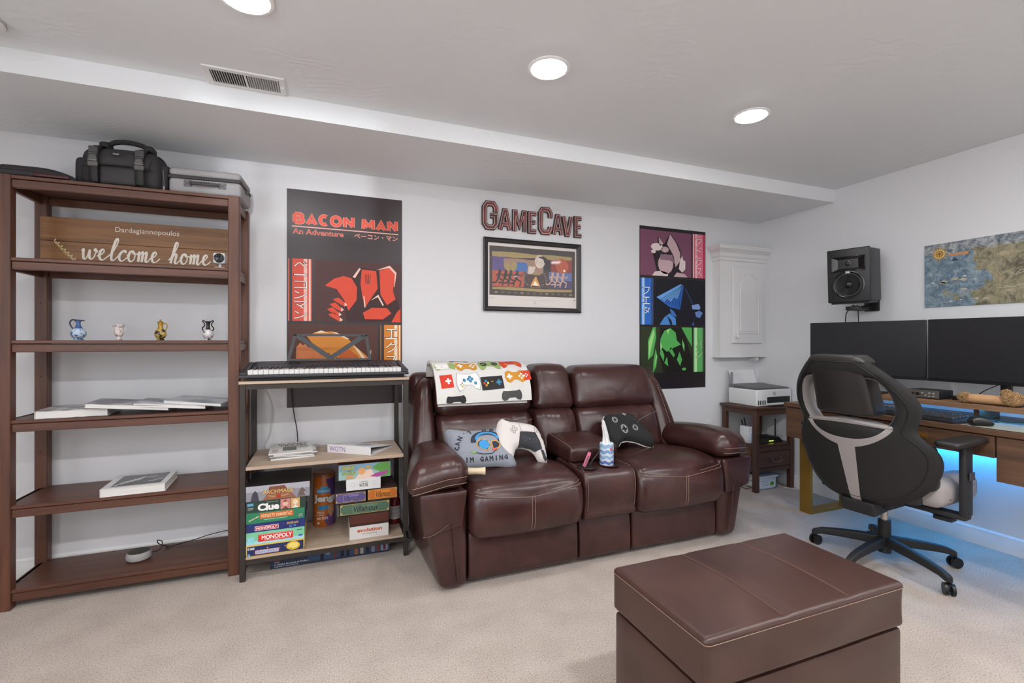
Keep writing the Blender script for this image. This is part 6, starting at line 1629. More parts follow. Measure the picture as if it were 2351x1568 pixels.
MB().tube(spline([V(p) for p in [(-.19, 2.872, .915), (-.19, 2.877, .84), (-.178, 2.877, .72), (-.162, 2.877, .62), (-.158, 2.875, .54), (-.165, 2.872, .533)]], 6, False), .0028, 6).build('wire', BLK, t)
MB().rbox(-.20, -.18, 2.866, 2.884, .88, .915, .003, 1).build('plug', BLK, t)
t = thing('cable', 'thin white cable curving down the wall behind the rack', 'cable', (-.30, 2.885, .53), world=True)
MB().tube(spline([V(p) for p in [(-.33, 2.893, .86), (-.30, 2.893, .80), (-.285, 2.893, .72), (-.30, 2.893, .60), (-.325, 2.893, .54), (-.29, 2.893, .50)]], 6, False), .0022, 6).build('wire', pm('#c9c9c9', .4), t)
MB().rbox(-.336, -.324, 2.889, 2.898, .855, .875, .002, 1).build('plug', pm('#c9c9c9', .4), t)

# ================================================================== magazines and binder
MG = .529
ml = [('#d6d3cf', ['#c9c6c1', '#8d8a88', '#e2dfda', '#4c4a4a'], -.175, 2.70, 6, 'lowest white magazine of the stack on the rack shelf'), ('#cfcac4', ['#e0dcd8', '#b6b1ac', '#8a8580'], -.16, 2.71, -4, 'pale magazine second from the bottom of the rack stack'), ('#c2bcb4', ['#bdb7b0', '#e6e3df', '#77716c'], -.17, 2.715, 9, 'grey magazine third from the bottom of the rack stack'), ('#e4e1dd', ['#dddad6', '#e8e6e3', '#f0eeeb'], -.178, 2.705, 3, 'top magazine of the stack with a grey headline block')]
z = MG
for k, (edge, cols, x, y, a, lab) in enumerate(ml):
    h_ = (.009, .007, .008, .007)[k]
    t = book('magazine', lab, 'magazine', (x, y, z), math.radians(a), .20, .255, h_, photo_cover(10 + k, cols, 12) if k < 3 else pm('#dcd9d5', .3), cov=.0008, group='magazines on the rack', over=.001)
    z += h_ + .0004
s = Sheet(t, .20, .255, lambda x, y, off: V((-.10 + x, .1275 - y, .007 + off)), .0004)
s.text('PLANET', .18, .10, .9, .24, pm('#6e6b6a', .4), 1, .02); s.text('TRAVEL', .2, .26, .9, .40, pm('#4a4848', .4), 1, .03); s.rect(.3, .62, .45, .8, pm('#3b3a3c', .3), 1); s.rect(.66, .9, .45, .62, pm('#a9a6a4', .3), 1); s.rect(.06, .2, .6, .9, pm('#b6a5a0', .3), 1); s.build('cover_print')
bi = thing('ring_binder', 'white ring binder with purple lettering on its spine lying on the rack shelf', 'binder', (.165, 2.665, MG), math.radians(-38))
L_, W_ = .262, .215
BN = pm('#dcdadb', .35)
MB().rbox(-L_ / 2, L_ / 2, -W_ / 2 + .0, -W_ / 2 + .003, 0, .043, .001, 1).build('spine', BN, bi)
MB().box(-L_ / 2, L_ / 2, -W_ / 2 + .003, W_ / 2, 0, .003).build('back_cover', BN, bi)
MB().cushion([(-L_ / 2, -W_ / 2 + .001, .040), (L_ / 2, -W_ / 2 + .001, .040), (-L_ / 2, W_ / 2, .008), (L_ / 2, W_ / 2, .008), (-L_ / 2, -W_ / 2 + .001, .043), (L_ / 2, -W_ / 2 + .001, .043), (-L_ / 2, W_ / 2, .011), (L_ / 2, W_ / 2, .011)], .001, 6).build('front_cover', BN, bi)
MB().box(-L_ / 2 + .008, L_ / 2 - .01, -W_ / 2 + .04, W_ / 2 - .01, .0035, .0075).build('papers', PAGE, bi)
for x in (-.07, 0, .118): MB().tube([(x, -W_ / 2 + .018 + .014 * math.cos(a), .018 + .014 * math.sin(a)) for a in [2 * PI * i / 14 for i in range(14)]], .0018, 6, True).build('ring', pm('#55555a', .3, .8), bi)
s = Sheet(bi, L_, .043, plane_fn((-L_ / 2, -W_ / 2, .043), (1, 0, 0), (0, 0, -1)), .0004); s.text('WOTN', .05, .22, .42, .8, pm('#8a4fa8', .5), 1); s.build('spine_lettering')
s = Sheet(bi, L_, W_, lambda x, y, off: V((-L_ / 2 + x, W_ / 2 - y, .0115 + y / W_ * .032 + off)), .0006); s.rect(.45, .75, .3, .65, pm('#8f8b96', .4), 1); s.build('cover_print')

# ================================================================== board games
def game(name, label, x0, x1, y0, y1, z0, z1, col, draw=None, side=None, top=None, cat='board game', lidf=.8, rot=0.0):
    t = thing(name, label, cat, ((x0 + x1) / 2, (y0 + y1) / 2, z0), rot, group='board games on the rack', world=(rot == 0))
    if rot:
        cx, cy = (x0 + x1) / 2, (y0 + y1) / 2; x0, x1, y0, y1 = x0 - cx, x1 - cx, y0 - cy, y1 - cy; z1 -= z0; z0 = 0
    zs = z0 + (z1 - z0) * (1 - lidf)
    MB().box(x0 + .0015, x1 - .0015, y0 + .0015, y1 - .0015, z0, zs + .004).build('base', pm(side or col, .5), t)
    ld_ = MB().rbox(x0, x1, y0, y1, zs, z1, .0012, 1).build('lid', pm(col, .38), t)
    if draw:
        s = Sheet(t, x1 - x0, z1 - z0, plane_fn((x0, y0, z1), (1, 0, 0), (0, 0, -1)), .0004); draw(s); s.build('box_print')
    if top:
        s = Sheet(t, x1 - x0, y1 - y0, lambda x, y, off: V((x0 + x, y1 - y, z1 + off)), .0004); top(s); s.build('top_print')
    return t
C = flat
def d_mono_gold(s):
    s.rect(.02, .98, .1, .9, C('#26305e')); s.rect(.03, .14, .2, .38, C('#d8d5d0'), 2); s.text('PARKER', .045, .22, .125, .29, C('#333'.replace('333', '333333')), 3)
    s.rect(.15, .56, .46, .82, C('#b8485a'), 2); s.rect(.16, .55, .49, .79, C('#c9cbe0'), 3); s.text('MONOPOLY', .165, .52, .545, .76, C('#e9ecf4'), 4, .03); s.text('MONOPOLY', .17, .53, .54, .75, C('#3e4676'), 5)
    s.disc(.80, .48, .030, C('#e0b93a'), 2, 22, .020); s.disc(.80, .45, .022, C('#f0da7a'), 3, 18, .013)
    for k in range(9): s.disc(.06 + .1 * k, .3 + .45 * ((k * 37) % 10) / 10, .003, C('#d9b844'), 2, 6)
    s.disc(.05, .82, .006, C('#6aa0c8'), 2)
game('board_game', 'navy MONOPOLY box with yellow edge at the bottom of the left game stack', -.355, -.106, 2.477, 2.735, .109, .1635, '#d9bb58', d_mono_gold, '#c9ac4e')
def d_mono_green(s):
    s.rect(.0, 1, .0, .72, C('#7fc9a0')); s.rect(0, 1, .72, 1, C('#a9d6df'), 1)
    s.rect(.20, .80, .2, .82, C('#d8332c'), 2); s.rect(.205, .795, .23, .25, C('#f2d8d4'), 3); s.text('MONOPOLY', .26, .32, .78, .66, C('#f6f3f0'), 3, .03); s.rect(.3, .74, .70, .73, C('#f2d8d4'), 3)
    s.rect(.02, .13, .38, .85, C('#8fd0dd'), 2); s.disc(.93, .7, .010, C('#3f6fb5'), 2, 14, .005); s.rect(.87, .96, .18, .26, C('#2f6b4d'), 2)
game('board_game', 'pale green MONOPOLY box with red banner, second from the bottom', -.3545, -.107, 2.482, 2.735, .1640, .2195, '#8ecfae', d_mono_green, '#c9dfe2')
def d_mono_blue(s):
    s.rect(0, 1, 0, 1, C('#29306c')); s.rect(.14, .54, .34, .84, C('#e6e3ea'), 2); s.rect(.15, .53, .39, .79, C('#c5303a'), 3); s.text('MONOPOLY', .165, .46, .515, .72, C('#f4f1f1'), 4, .03)
    s.text('SPIDER-MAN', .68, .28, .88, .52, C('#e0b93a'), 2, .02, shear=.2)
    for k in range(12): s.disc(.06 + .08 * k, .2 + .6 * ((k * 29) % 10) / 10, .0022, C('#5d74c0'), 2, 6)
    s.rect(.72, .77, .62, .9, C('#3f66b0'), 2); s.rect(.80, .84, .6, .85, C('#4a7ac0'), 2)
game('board_game', 'dark blue MONOPOLY box with yellow lettering, third from the bottom', -.354, -.104, 2.484, 2.735, .2200, .2610, '#29306c', d_mono_blue, '#1f2552')
def d_kerd(s):
    s.rect(0, 1, 0, 1, C('#2f7f5c')); s.rect(.23, .80, .12, .62, C('#d8743a'), 2); s.rect(.24, .79, .16, .58, C('#c95f2c'), 3); s.text('ΚΕΡΔΙΣΤΕ ΧΑΝΟΝΤΑΣ', .255, .23, .775, .52, C('#f4e3b0'), 4, .02)
    s.rect(.3, .7, .70, .75, C('#a9cdb6'), 2); s.rect(.88, .98, .5, .86, C('#1f5b44'), 2); s.text('PARKER', .89, .54, .97, .66, C('#cfe0d6'), 3); s.text('BROS', .89, .70, .97, .82, C('#cfe0d6'), 3)
    for k in range(6): s.poly([(.04 + k * .028, .75 - k * .06), (.06 + k * .028, .6 - k * .06), (.075 + k * .028, .74 - k * .06)], C('#d9c9a0'), 2)
game('board_game', 'green board game box with orange Greek title in the left stack', -.3545, -.106, 2.482, 2.735, .2615, .3125, '#2f7f5c', d_kerd, '#d6b45c')
def d_clue(s):
    s.rect(0, 1, 0, 1, C('#2b3f36')); s.text('Clue', .19, .26, .55, .90, C('#ece9e6'), 2, .05); s.text('The Classic Detective Game', .34, .12, .53, .22, C('#b9c2bc'), 2)
    s.rect(.57, .74, .06, .95, C('#c9837c'), 2); s.disc(.655, .45, .012, C('#e0b49c'), 3, 14, .013); s.poly([(.61, .35), (.655, .12), (.70, .35), (.67, .3)], C('#5a3228'), 4); s.poly([(.6, .95), (.655, .68), (.71, .95)], C('#7a3d3c'), 3)
    s.rect(.75, .90, .06, .95, C('#cfa671'), 2); s.disc(.825, .42, .011, C('#e8d2b4'), 3, 14, .012); s.poly([(.77, .95), (.825, .62), (.88, .95)], C('#e2dcd2'), 3)
    s.rect(.02, .12, .18, .40, C('#5f9cc0'), 2); s.rect(.03, .12, .55, .60, C('#a8b4ae'), 2); s.rect(.03, .11, .68, .72, C('#a8b4ae'), 2)
game('board_game', 'dark green Clue box with two portraits, second from the top of the left stack', -.3545, -.102, 2.480, 2.735, .3130, .3665, '#2b3f36', d_clue, '#2b3f36')
def d_arch(s):
    s.rect(0, 1, 0, 1, C('#8d8c95')); s.rect(0, 1, 0, .4, C('#a9a8b0'), 1.2); s.poly([(.28, 1), (.36, .12), (.60, .1), (.72, 1)], C('#7c4a3a'), 2); s.poly([(.25, 1), (.33, .6), (.70, .6), (.78, 1)], C('#93614a'), 2.5)
    s.text('ARCHMAGE', .25, .32, .745, .60, C('#5b3420'), 3, .05); s.text('ARCHMAGE', .255, .33, .74, .59, C('#d9b06a'), 4, .02); s.disc(.50, .80, .011, C('#a83a34'), 4, 14); s.stroke([(.34, .72), (.42, .8), (.50, .76), (.58, .8), (.66, .72)], .004, C('#c79a5a'), 3)
    s.poly([(.07, 1), (.1, .5), (.14, .3), (.18, .5), (.2, 1)], C('#41424f'), 3); s.poly([(.80, .95), (.84, .5), (.88, .35), (.92, .55), (.95, .6), (.90, .7), (.93, .95)], C('#6b5a52'), 3)
game('board_game', 'ARCHMAGE box with brown mountain art on top of the left game stack', -.355, -.083, 2.478, 2.742, .3670, .4370, '#232022', d_arch, '#232022', top=lambda s: s.text('ARCHMAGE', .22, .42, .85, .58, C('#55492f'), 1))
def d_evo(s):
    s.rect(0, 1, 0, 1, C('#d8d5d2')); s.text('evolution', .19, .18, .83, .48, C('#c8542c'), 2, .03); s.text('the beginning', .32, .55, .70, .72, C('#9c8f86'), 2)
game('board_game', 'white box lettered evolution at the bottom of the right game pile', .101, .292, 2.508, 2.70, .109, .1725, '#d8d5d2', d_evo, '#d8d5d2', lidf=.96)
game('board_game', 'plain brown box between the evolution and green boxes', .101, .294, 2.508, 2.70, .1730, .2320, '#55291f', None, '#3d1d16')
def villain(col, edge, tc, dk):
    def d(s):
        s.rect(0, 1, 0, 1, C(edge)); s.rect(.02, .98, .09, .91, C('#b99a58'), 1.5); s.rect(.027, .973, .13, .87, C(col), 2)
        s.rect(.25, .75, .2, .8, C(dk), 2.5); s.text('Villainous', .27, .28, .75, .76, C('#1c1518'), 3, .012, shear=.15)
        for u in (.03, .94):
            for v in (.14, .72): s.rect(u, u + .03, v, v + .13, C('#c8a860'), 3)
    return d
game('board_game', 'green Villainous box in the right game pile', .051, .300, 2.507, 2.735, .2325, .2960, '#1f2320', villain('#4f6a57', '#1d211d', '#7f9c84', '#5f7d68'), '#1f2320')
game('board_game', 'purple Villainous box on the left of the two smaller Villainous boxes', .033, .181, 2.507, 2.72, .2965, .3530, '#2a2430', villain('#5d5283', '#241d2b', '#a99cc8', '#7c70a6'), '#2a2430')
game('board_game', 'orange Villainous box on the right of the two smaller Villainous boxes', .187, .337, 2.507, 2.72, .2965, .3580, '#3a211a', villain('#c06a2a', '#2e1a15', '#e8a85a', '#d8822f'), '#2a1a16')
def d_nat(s):
    s.rect(0, 1, 0, 1, C('#d9d9d8')); s.text('COMMAND', .38, .22, .62, .36, C('#6c6a68'), 2); s.text('NATURE', .38, .42, .63, .74, C('#4a4848'), 2, .02); s.ring(.2, .5, .010, .001, C('#b9aeb0'), 2); s.ring(.8, .45, .010, .001, C('#a9b5a8'), 2)
game('board_game', 'small white box lettered NATURE standing on the Villainous boxes', .085, .252, 2.507, 2.66, .3585, .4145, '#d9d9d8', d_nat, '#c6c6c6')
def d_snack(s):
    s.rect(0, 1, 0, 1, C('#93b4b4')); s.rect(0, 1, 0, .45, C('#7ca0b4'), 1.2); s.poly([(.30, 1), (.45, .45), (.62, .4), (.72, 1)], C('#e4c9b8'), 2)
    s.text('SNACK', .05, .08, .30, .34, C('#4a3a1c'), 3, .06); s.text('SNACK', .055, .09, .295, .33, C('#c9c04a'), 4, .03); s.text('-O-', .13, .38, .25, .44, C('#4a3a1c'), 3, .05); s.text('SAURUS', .06, .46, .32, .68, C('#4a3a1c'), 3, .06); s.text('SAURUS', .065, .47, .315, .67, C('#9cb84a'), 4, .03); s.text('REX', .13, .72, .29, .95, C('#e8913c'), 4, .04)
    s.disc(.44, .50, .018, C('#dba06a'), 3, 16); s.disc(.57, .25, .016, C('#c9a24a'), 3, 14, .006)
    s.poly([(.66, .28), (.75, .05), (.98, .0), (1, .9), (.9, 1), (.80, .95), (.78, .6), (.68, .45)], C('#5f9a4a'), 3); s.poly([(.60, .90), (.72, .70), (.88, .62), (.97, .55), (.9, .85), (.74, .97)], C('#a84a92'), 4)
game('board_game', 'colourful SNACK-O-SAURUS box on top of the right game pile', .049, .301, 2.508, 2.735, .4150, .4905, '#7a4a3a', d_snack, '#cbb9a8')
# wooden block tower tub
jg = thing('block_game_tub', 'orange round Jenga tub with purple and blue print between the game stacks', 'game tub', (-.021, 2.795, .109), 0)
MB().lathe([(.054, 0), (.0565, .004), (.0565, .262), (.054, .268)], n=40).build('tub', pm('#c86a25', .35), jg)
MB().lathe([(.058, .268), (.058, .276), (.050, .288), (.046, .290), (0, .289)], n=40).build('lid', pm('#8f5a44', .25), jg)
s = Sheet(jg, .17, .26, lambda x, y, off: V(((.0568 + off) * math.sin((x - .085) / .0565 - .01), -(.0568 + off) * math.cos((x - .085) / .0565 - .01), .264 - y)), .0005, cut=.012)
s.poly([(.55, .02), (1, .0), (1, .35), (.8, .45), (.65, .25)], C('#5a3f77'), 1); s.poly([(.0, .30), (.1, .35), (.08, .6), (0, .62)], C('#5a3f77'), 1); s.poly([(.5, .86), (.7, .66), (1, .62), (1, 1), (.6, 1)], C('#6b4a7c'), 1)
s.rect(.28, .70, .22, .32, C('#3f8fc0'), 2); s.poly([(.38, .2), (.5, .16), (.62, .2), (.62, .24), (.38, .24)], C('#4aa0d0'), 2); s.text('MAKE-BREAK-SHAKE', .30, .245, .68, .295, C('#e8e4e0'), 3)
s.text('Jenga', .16, .335, .98, .545, C('#5a2a2a'), 3, .07); s.text('Jenga', .175, .345, .965, .535, C('#e9e6e4'), 4, .045)
s.rect(.32, .66, .57, .66, C('#3f8fc0'), 2)
s.text('STACK', .28, .69, .52, .735, C('#efe6d8'), 3, .02); s.text('it your', .28, .745, .52, .79, C('#efe6d8'), 3, .02); s.text('bold FUN!', .28, .80, .62, .86, C('#efe6d8'), 3, .03)
s.poly([(.62, .60), (.80, .55), (.86, .70), (.72, .84), (.64, .75)], C('#c99a72'), 3); s.disc(.34, .93, .006, C('#d8dce8'), 3)
s.build('tub_print')
# red jar
jr = thing('jar', 'red glass jar with paper label on the rack beside the orange games', 'jar', (.342, 2.665, .109))
MB().lathe([(.026, 0), (.031, .005), (.032, .12), (.030, .132), (.024, .142)], n=32).build('glass', pm('#6a1a20', .12), jr)
MB().lathe([(.027, .142), (.0275, .158), (.025, .162), (0, .162)], n=32).build('lid', pm('#8a2028', .3), jr)
mb = MB(); mb.lathe([(.0324, .03), (.0324, .10)], n=32); mb.build('paper_label', pm('#b9b4b4', .6), jr)
s = Sheet(jr, .07, .066, lambda x, y, off: V(((.0326 + off) * math.sin((x - .035) / .0325), -(.0326 + off) * math.cos((x - .035) / .0325), .098 - y)), .0003, cut=.01)
for k in range(7): s.rect(.12, .86 - .1 * (k % 3), .12 + k * .11, .155 + k * .11, C('#77706f'), 1)
s.build('label_print')
# construction set box lying under the rack
def d_lego(s):
    s.rect(0, 1, 0, 1, C('#2f3c55')); s.rect(.3, 1, 0, .85, C('#3f5273'), 1.5); s.rect(.03, .085, .1, .42, C('#c8262c'), 2); s.text('76389', .03, .5, .07, .6, C('#c9ced8'), 2); s.rect(.1, .28, .12, .4, C('#52627f'), 2)
    s.text('La chambre des secrets de Poudlard', .03, .64, .30, .77, C('#dfe2e8'), 2, .01); s.text('Hogwarts™: Cámara Secreta', .03, .81, .22, .93, C('#dfe2e8'), 2, .01)
    for k, (u, c) in enumerate(((.40, '#23242c'), (.51, '#7a3d33'), (.57, '#26262d'), (.62, '#2b2c35'), (.69, '#b0673c'), (.74, '#b9b29a'), (.79, '#2a2a33'), (.84, '#8e8c92'), (.885, '#7d3a34'))):
        s.rect(u, u + .028, .32, .86, C(c), 2); s.rect(u + .007, u + .021, .16, .32, C('#c9a884'), 2)
    s.poly([(.44, .1), (.5, .2), (.47, .6), (.43, .4)], C('#7f93b5'), 2); s.rect(.925, .985, .1, .85, C('#97a1b8'), 2); s.rect(.945, .968, .35, .8, C('#6a3037'), 3); s.rect(.948, .965, .18, .35, C('#dfe0e4'), 3)
t = thing('construction_set', 'long dark blue construction toy box on the carpet under the rack', 'toy box', (.02, 2.68, 0), world=True)
MB().rbox(-.262, .302, 2.562, 2.80, 0.0005, .068, .0012, 1).build('box', pm('#2f3c55', .38), t)
MB().box(.24, .3025, 2.5615, 2.58, .001, .003).build('glue_flap', pm('#26324a', .4), t)
s = Sheet(t, .564, .066, plane_fn((-.262, 2.562, .067), (1, 0, 0), (0, 0, -1)), .0004); d_lego(s); s.build('box_print')
# ================================================================== blanket over the left back
bl = thing('blanket', 'folded white blanket printed with game controllers over the loveseat back', 'blanket', (.84, 2.6, .78), world=True)
bx0, bx1 = .532, 1.112
bprof = [(2.745, .90), (2.737, .955), (2.69, .976), (2.62, .972), (2.565, .945), (2.522, .89), (2.496, .835), (2.482, .780)]
BP = spline([V(p) for p in bprof], 8, False)
cum = [0.0]
for a, b_ in zip(BP[:-1], BP[1:]): cum.append(cum[-1] + (b_ - a).length)
BL = cum[-1]
def bpos(x, d, off=0.0):
    """x across 0..w, d along the profile from the rear; off outwards"""
    d = max(0, min(BL, d)); i = 0
    while i < len(cum) - 2 and cum[i + 1] < d: i += 1
    t = (d - cum[i]) / max(1e-9, cum[i + 1] - cum[i]); p = BP[i].lerp(BP[i + 1], t)
    tg = (BP[min(i + 1, len(BP) - 1)] - BP[i]).normalized(); n_ = V((tg.y, -tg.x))     # towards the front / up
    if n_.x > 0 and n_.y < 0: n_ = -n_
    u = x / (bx1 - bx0); k = d / BL
    wob = .004 * math.sin(u * 9 + 1) * k + .004 * math.sin(u * 21 + k * 5) * k
    sag = -.012 * (u - .5) - .018 * k * math.sin(u * PI * 1.2) * 0
    off2 = off + wob
    tw = (.035 * (1 - u)) * k          # the free end slants a little
    return V((bx0 + x - .035 * k * u + .008 * k, p.x - abs(n_.x) * off2 if n_.x <= 0 else p.x - n_.x * off2, p.y + abs(n_.y) * off2 + sag - tw * .3))
BLM = pm('#d6d2ce', .9, bump=.35, bscale=320)
BWD = bx1 - bx0
mb = MB(); N_, M_ = 36, 34
mb.grid(lambda u, v: bpos(u * BWD, v * BL, .016 - .004 * 0), N_, M_)
mb.grid(lambda u, v: bpos(u * BWD, v * BL, .001), N_, M_)
n1 = (N_ + 1) * (M_ + 1); ring_ = [(i, 0) for i in range(N_ + 1)] + [(N_, j) for j in range(1, M_ + 1)] + [(i, M_) for i in range(N_ - 1, -1, -1)] + [(0, j) for j in range(M_ - 1, 0, -1)]
ri = [i * (M_ + 1) + j for i, j in ring_]
for a, b_ in zip(ri, ri[1:] + ri[:1]): mb.f.append([a, b_, n1 + b_, n1 + a]); mb.mi.append(0)
blo = mb.build('top_fold', BLM, bl, 60)
mb = MB(); mb.grid(lambda u, v: bpos(.008 + u * (BWD - .03), BL * .35 + v * (BL * .65 + .0) , -.010) + V((0, 0, -.012 * v)), 24, 16)
mb.grid(lambda u, v: bpos(.008 + u * (BWD - .03), BL * .35 + v * (BL * .65), -.001) + V((0, 0, -.012 * v)), 24, 16)
mb.build('under_fold', pm('#cfcac4', .9, bump=.3, bscale=300, var=.2, vscale=14), bl, 60)
mb = MB()
for a in range(5):
    pass
mb.tube([bpos(0, BL * .30, .008) + V((.004 - .012 * math.cos(t) * (1 - t / 16), 0, .012 * math.sin(t) * (1 - t / 16))) for t in [i * .5 for i in range(26)]], .0045, 6)
mb.build('rolled_edge', pm('#b9b2aa', .9, bump=.3), bl, 60)
s = Sheet(bl, BWD, BL, lambda x, y, off: bpos(x, y, .0165 + off + .0015), .0004, cut=.03)
def F_(c): return pm(c, .9)
RED, ORA, GRN, NAV, BLU, WHT, DRK = F_('#cc3b28'), F_('#c98a2c'), F_('#93a866'), F_('#2c2b2e'), F_('#3f86a8'), F_('#e6e3df'), F_('#2d2b2c')
def pad_shape(u, v, w_, h_, body, z=1, style=0, rot=0):
    def R(pts): return [(u + (x * math.cos(rot) - y * math.sin(rot)) / s.w, v + (x * math.sin(rot) + y * math.cos(rot)) / s.h) for x, y in [(1.16 * p, 1.16 * q) for p, q in pts]]
    if style == 0:     # dog-bone pad
        s.poly(R([(x * w_, y * h_) for x, y in [(-.5, 0), (-.45, -.38), (-.28, -.5), (-.1, -.32), (.1, -.32), (.28, -.5), (.45, -.38), (.5, 0), (.45, .38), (.28, .5), (.1, .28), (-.1, .28), (-.28, .5), (-.45, .38)]]), body, z)
    elif style == 1:   # two-handled pad
        s.poly(R([(x * w_, y * h_) for x, y in [(-.5, -.2), (-.42, -.48), (-.2, -.4), (.2, -.4), (.42, -.48), (.5, -.2), (.52, .2), (.44, .5), (.28, .42), (.16, .2), (-.16, .2), (-.28, .42), (-.44, .5), (-.52, .2)]]), body, z)
    else:              # flat rectangle
        s.poly(R([(x * w_, y * h_) for x, y in [(-.5, -.45), (.5, -.45), (.5, .45), (-.5, .45)]]), body, z)
    return R
def plus(R, x, y, a, m, z=2):
    s.poly(R([(x - a, y - a / 3), (x + a, y - a / 3), (x + a, y + a / 3), (x - a, y + a / 3)]), m, z); s.poly(R([(x - a / 3, y - a), (x + a / 3, y - a), (x + a / 3, y + a), (x - a / 3, y + a)]), m, z)
def dots(R, x, y, r, g, ms, z=2):
    for k, (dx, dy) in enumerate(((0, -g), (g, 0), (0, g), (-g, 0))): s.poly(R([(x + dx + r * math.cos(t), y + dy + r * math.sin(t)) for t in [2 * PI * i / 8 for i in range(8)]]), ms[k % len(ms)], z)
def at(px_u, px_v): return px_u, px_v
r = -.06
R = pad_shape(.34, .50, .115, .062, ORA, 1, 0, r); plus(R, -.032, 0, .015, WHT); dots(R, .032, 0, .006, .011, [WHT])
R = pad_shape(.59, .47, .115, .078, GRN, 1, 1, r)
for x in (-.03, .03): s.poly(R([(x + .018 * math.cos(t), -.004 + .018 * math.sin(t)) for t in [2 * PI * i / 14 for i in range(14)]]), DRK, 2)
plus(R, -.03, -.004, .010, F_('#6d7660'), 3); dots(R, .03, -.004, .004, .008, [F_('#6d7660')], 3)
R = pad_shape(.83, .44, .115, .078, RED, 1, 1, r); plus(R, -.03, .012, .012, ORA); dots(R, .032, .010, .005, .010, [ORA])
for x in (-.012, .012): s.poly(R([(x + .008 * math.cos(t), -.02 + .008 * math.sin(t)) for t in [2 * PI * i / 10 for i in range(10)]]), DRK, 2)
R = pad_shape(.84, .68, .118, .066, ORA, 1, 0, r); plus(R, -.034, 0, .015, WHT); dots(R, .034, 0, .006, .011, [WHT])
R = pad_shape(.58, .76, .118, .072, DRK, 1, 2, r); plus(R, .036, .0, .014, BLU); dots(R, -.034, 0, .006, .010, [F_('#3f86c0'), F_('#c8d06a'), ORA, RED]); s.poly(R([(-.006, -.008), (.006, -.008), (.006, -.004), (-.006, -.004)]), ORA, 2)
R = pad_shape(.33, .73, .122, .092, F_('#8ea2a8'), 1, 1, r); R = pad_shape(.33, .73, .117, .087, WHT, 2, 1, r); dots(R, .012, -.01, .008, .010, [BLU], 3); s.poly(R([(-.02 + .009 * math.cos(t), -.005 + .009 * math.sin(t)) for t in [2 * PI * i / 10 for i in range(10)]]), BLU, 3); dots(R, -.034, .016, .004, .008, [F_('#8a5a3c'), GRN, ORA, F_('#7a9a5c')], 3); s.poly(R([(.036 + .008 * math.cos(t), .012 + .008 * math.sin(t)) for t in [2 * PI * i / 10 for i in range(10)]]), BLU, 3)
R = pad_shape(.11, .73, .062, .07, RED, 1, 2, r); plus(R, .008, .0, .014, WHT)
R = pad_shape(.12, .50, .105, .055, GRN, 1, 1, r); R = pad_shape(.09, .50, .07, .048, WHT, 2, 2, r)
R = pad_shape(.965, .66, .05, .058, RED, 1, 2, r); dots(R, 0, 0, .004, .008, [WHT])
R = pad_shape(.19, .96, .10, .04, DRK, 1, 1, r); R = pad_shape(.78, .93, .11, .05, F_('#4a4a48'), 1, 1, r)
R = pad_shape(.30, .31, .10, .04, DRK, 1, 1, r); R = pad_shape(.56, .28, .10, .03, GRN, 1, 2, r); R = pad_shape(.80, .22, .09, .03, F_('#7aa9b0'), 1, 1, r)
s.build('controller_print')

# ================================================================== throw pillows
def frame_of(P0, rz, lean):
    r_ = V((math.cos(rz), math.sin(rz), 0)); b_ = V((-math.sin(rz), math.cos(rz), 0)); u_ = b_ * math.sin(lean) + V((0, 0, math.cos(lean))); n_ = r_.cross(u_)
    P0 = V(P0); return lambda x, y, h: P0 + r_ * x + u_ * y + n_ * h
hp1 = thing('throw_pillow', 'grey throw pillow printed with headphones and CANT HEAR text on the loveseat', 'pillow', (.70, 2.24, .49), world=True)
# face normal points to the viewer and upwards
f1 = frame_of((.705, 2.245, .580), math.radians(-3), math.radians(42))
sq = spline([V(p) for p in [(-.155, -.112), (-.06, -.106), (.06, -.106), (.165, -.114), (.15, 0), (.16, .108), (.05, .102), (-.06, .104), (-.16, .112), (-.15, 0)]], 5)
G1_ = pm('#8b8f98', .9, bump=.3, bscale=380)
mb = MB(); lp1 = inflate(mb, sq, .045, .032, .10, (), .02, f1, .002); mb.build('cover', G1_, hp1, 60)
hfn = lambda x, y: .002 + hgt(edge_dist((x, y), lp1), .10, .045)
s = Sheet(hp1, .32, .224, lambda x, y, off: f1(x - .16, .112 - y, hfn(x - .16, .112 - y) + off + .0012), .0004, cut=.018)
TX = F_('#33353d')
word = "CAN'T HEAR"
for i, c_ in enumerate(word):
    if c_ == ' ': continue
    a = math.radians(182 - 16 * i); u = .56 + .44 * math.cos(a); v = .55 - .42 * math.sin(a)
    s.text(c_, u - .034 if c_ != "'" else u - .008, v - .055 if c_ != "'" else v - .05, u + .034 if c_ != "'" else u + .008, v + .055 if c_ != "'" else v - .01, TX, 1, .05, rot=PI / 2 - a, res=1)
for i, c_ in enumerate("IM GAMING"):
    if c_ != ' ': s.text(c_, .24 + .076 * i - (.010 if c_ == 'I' else .030), .80, .24 + .076 * i + (.010 if c_ == 'I' else .030), .90, TX, 1, .05, res=1)
BL1, BL2, YE, DKB = F_('#3f8ec8'), F_('#2f6f9e'), F_('#d99a35'), F_('#2c3342')
def T(pts): return [(.29 + .72 * u, .13 + .78 * v) for u, v in pts]
s.stroke(T([(.42 + .30 * math.cos(t), .40 - .28 * math.sin(t)) for t in [PI * (1.05 - i / 18 * 1.1) for i in range(19)]]), .026, DKB, 1)
s.stroke(T([(.43 + .25 * math.cos(t), .39 - .27 * math.sin(t)) for t in [PI * (.95 - i / 18 * .9) for i in range(19)]]), .012, BL1, 2)
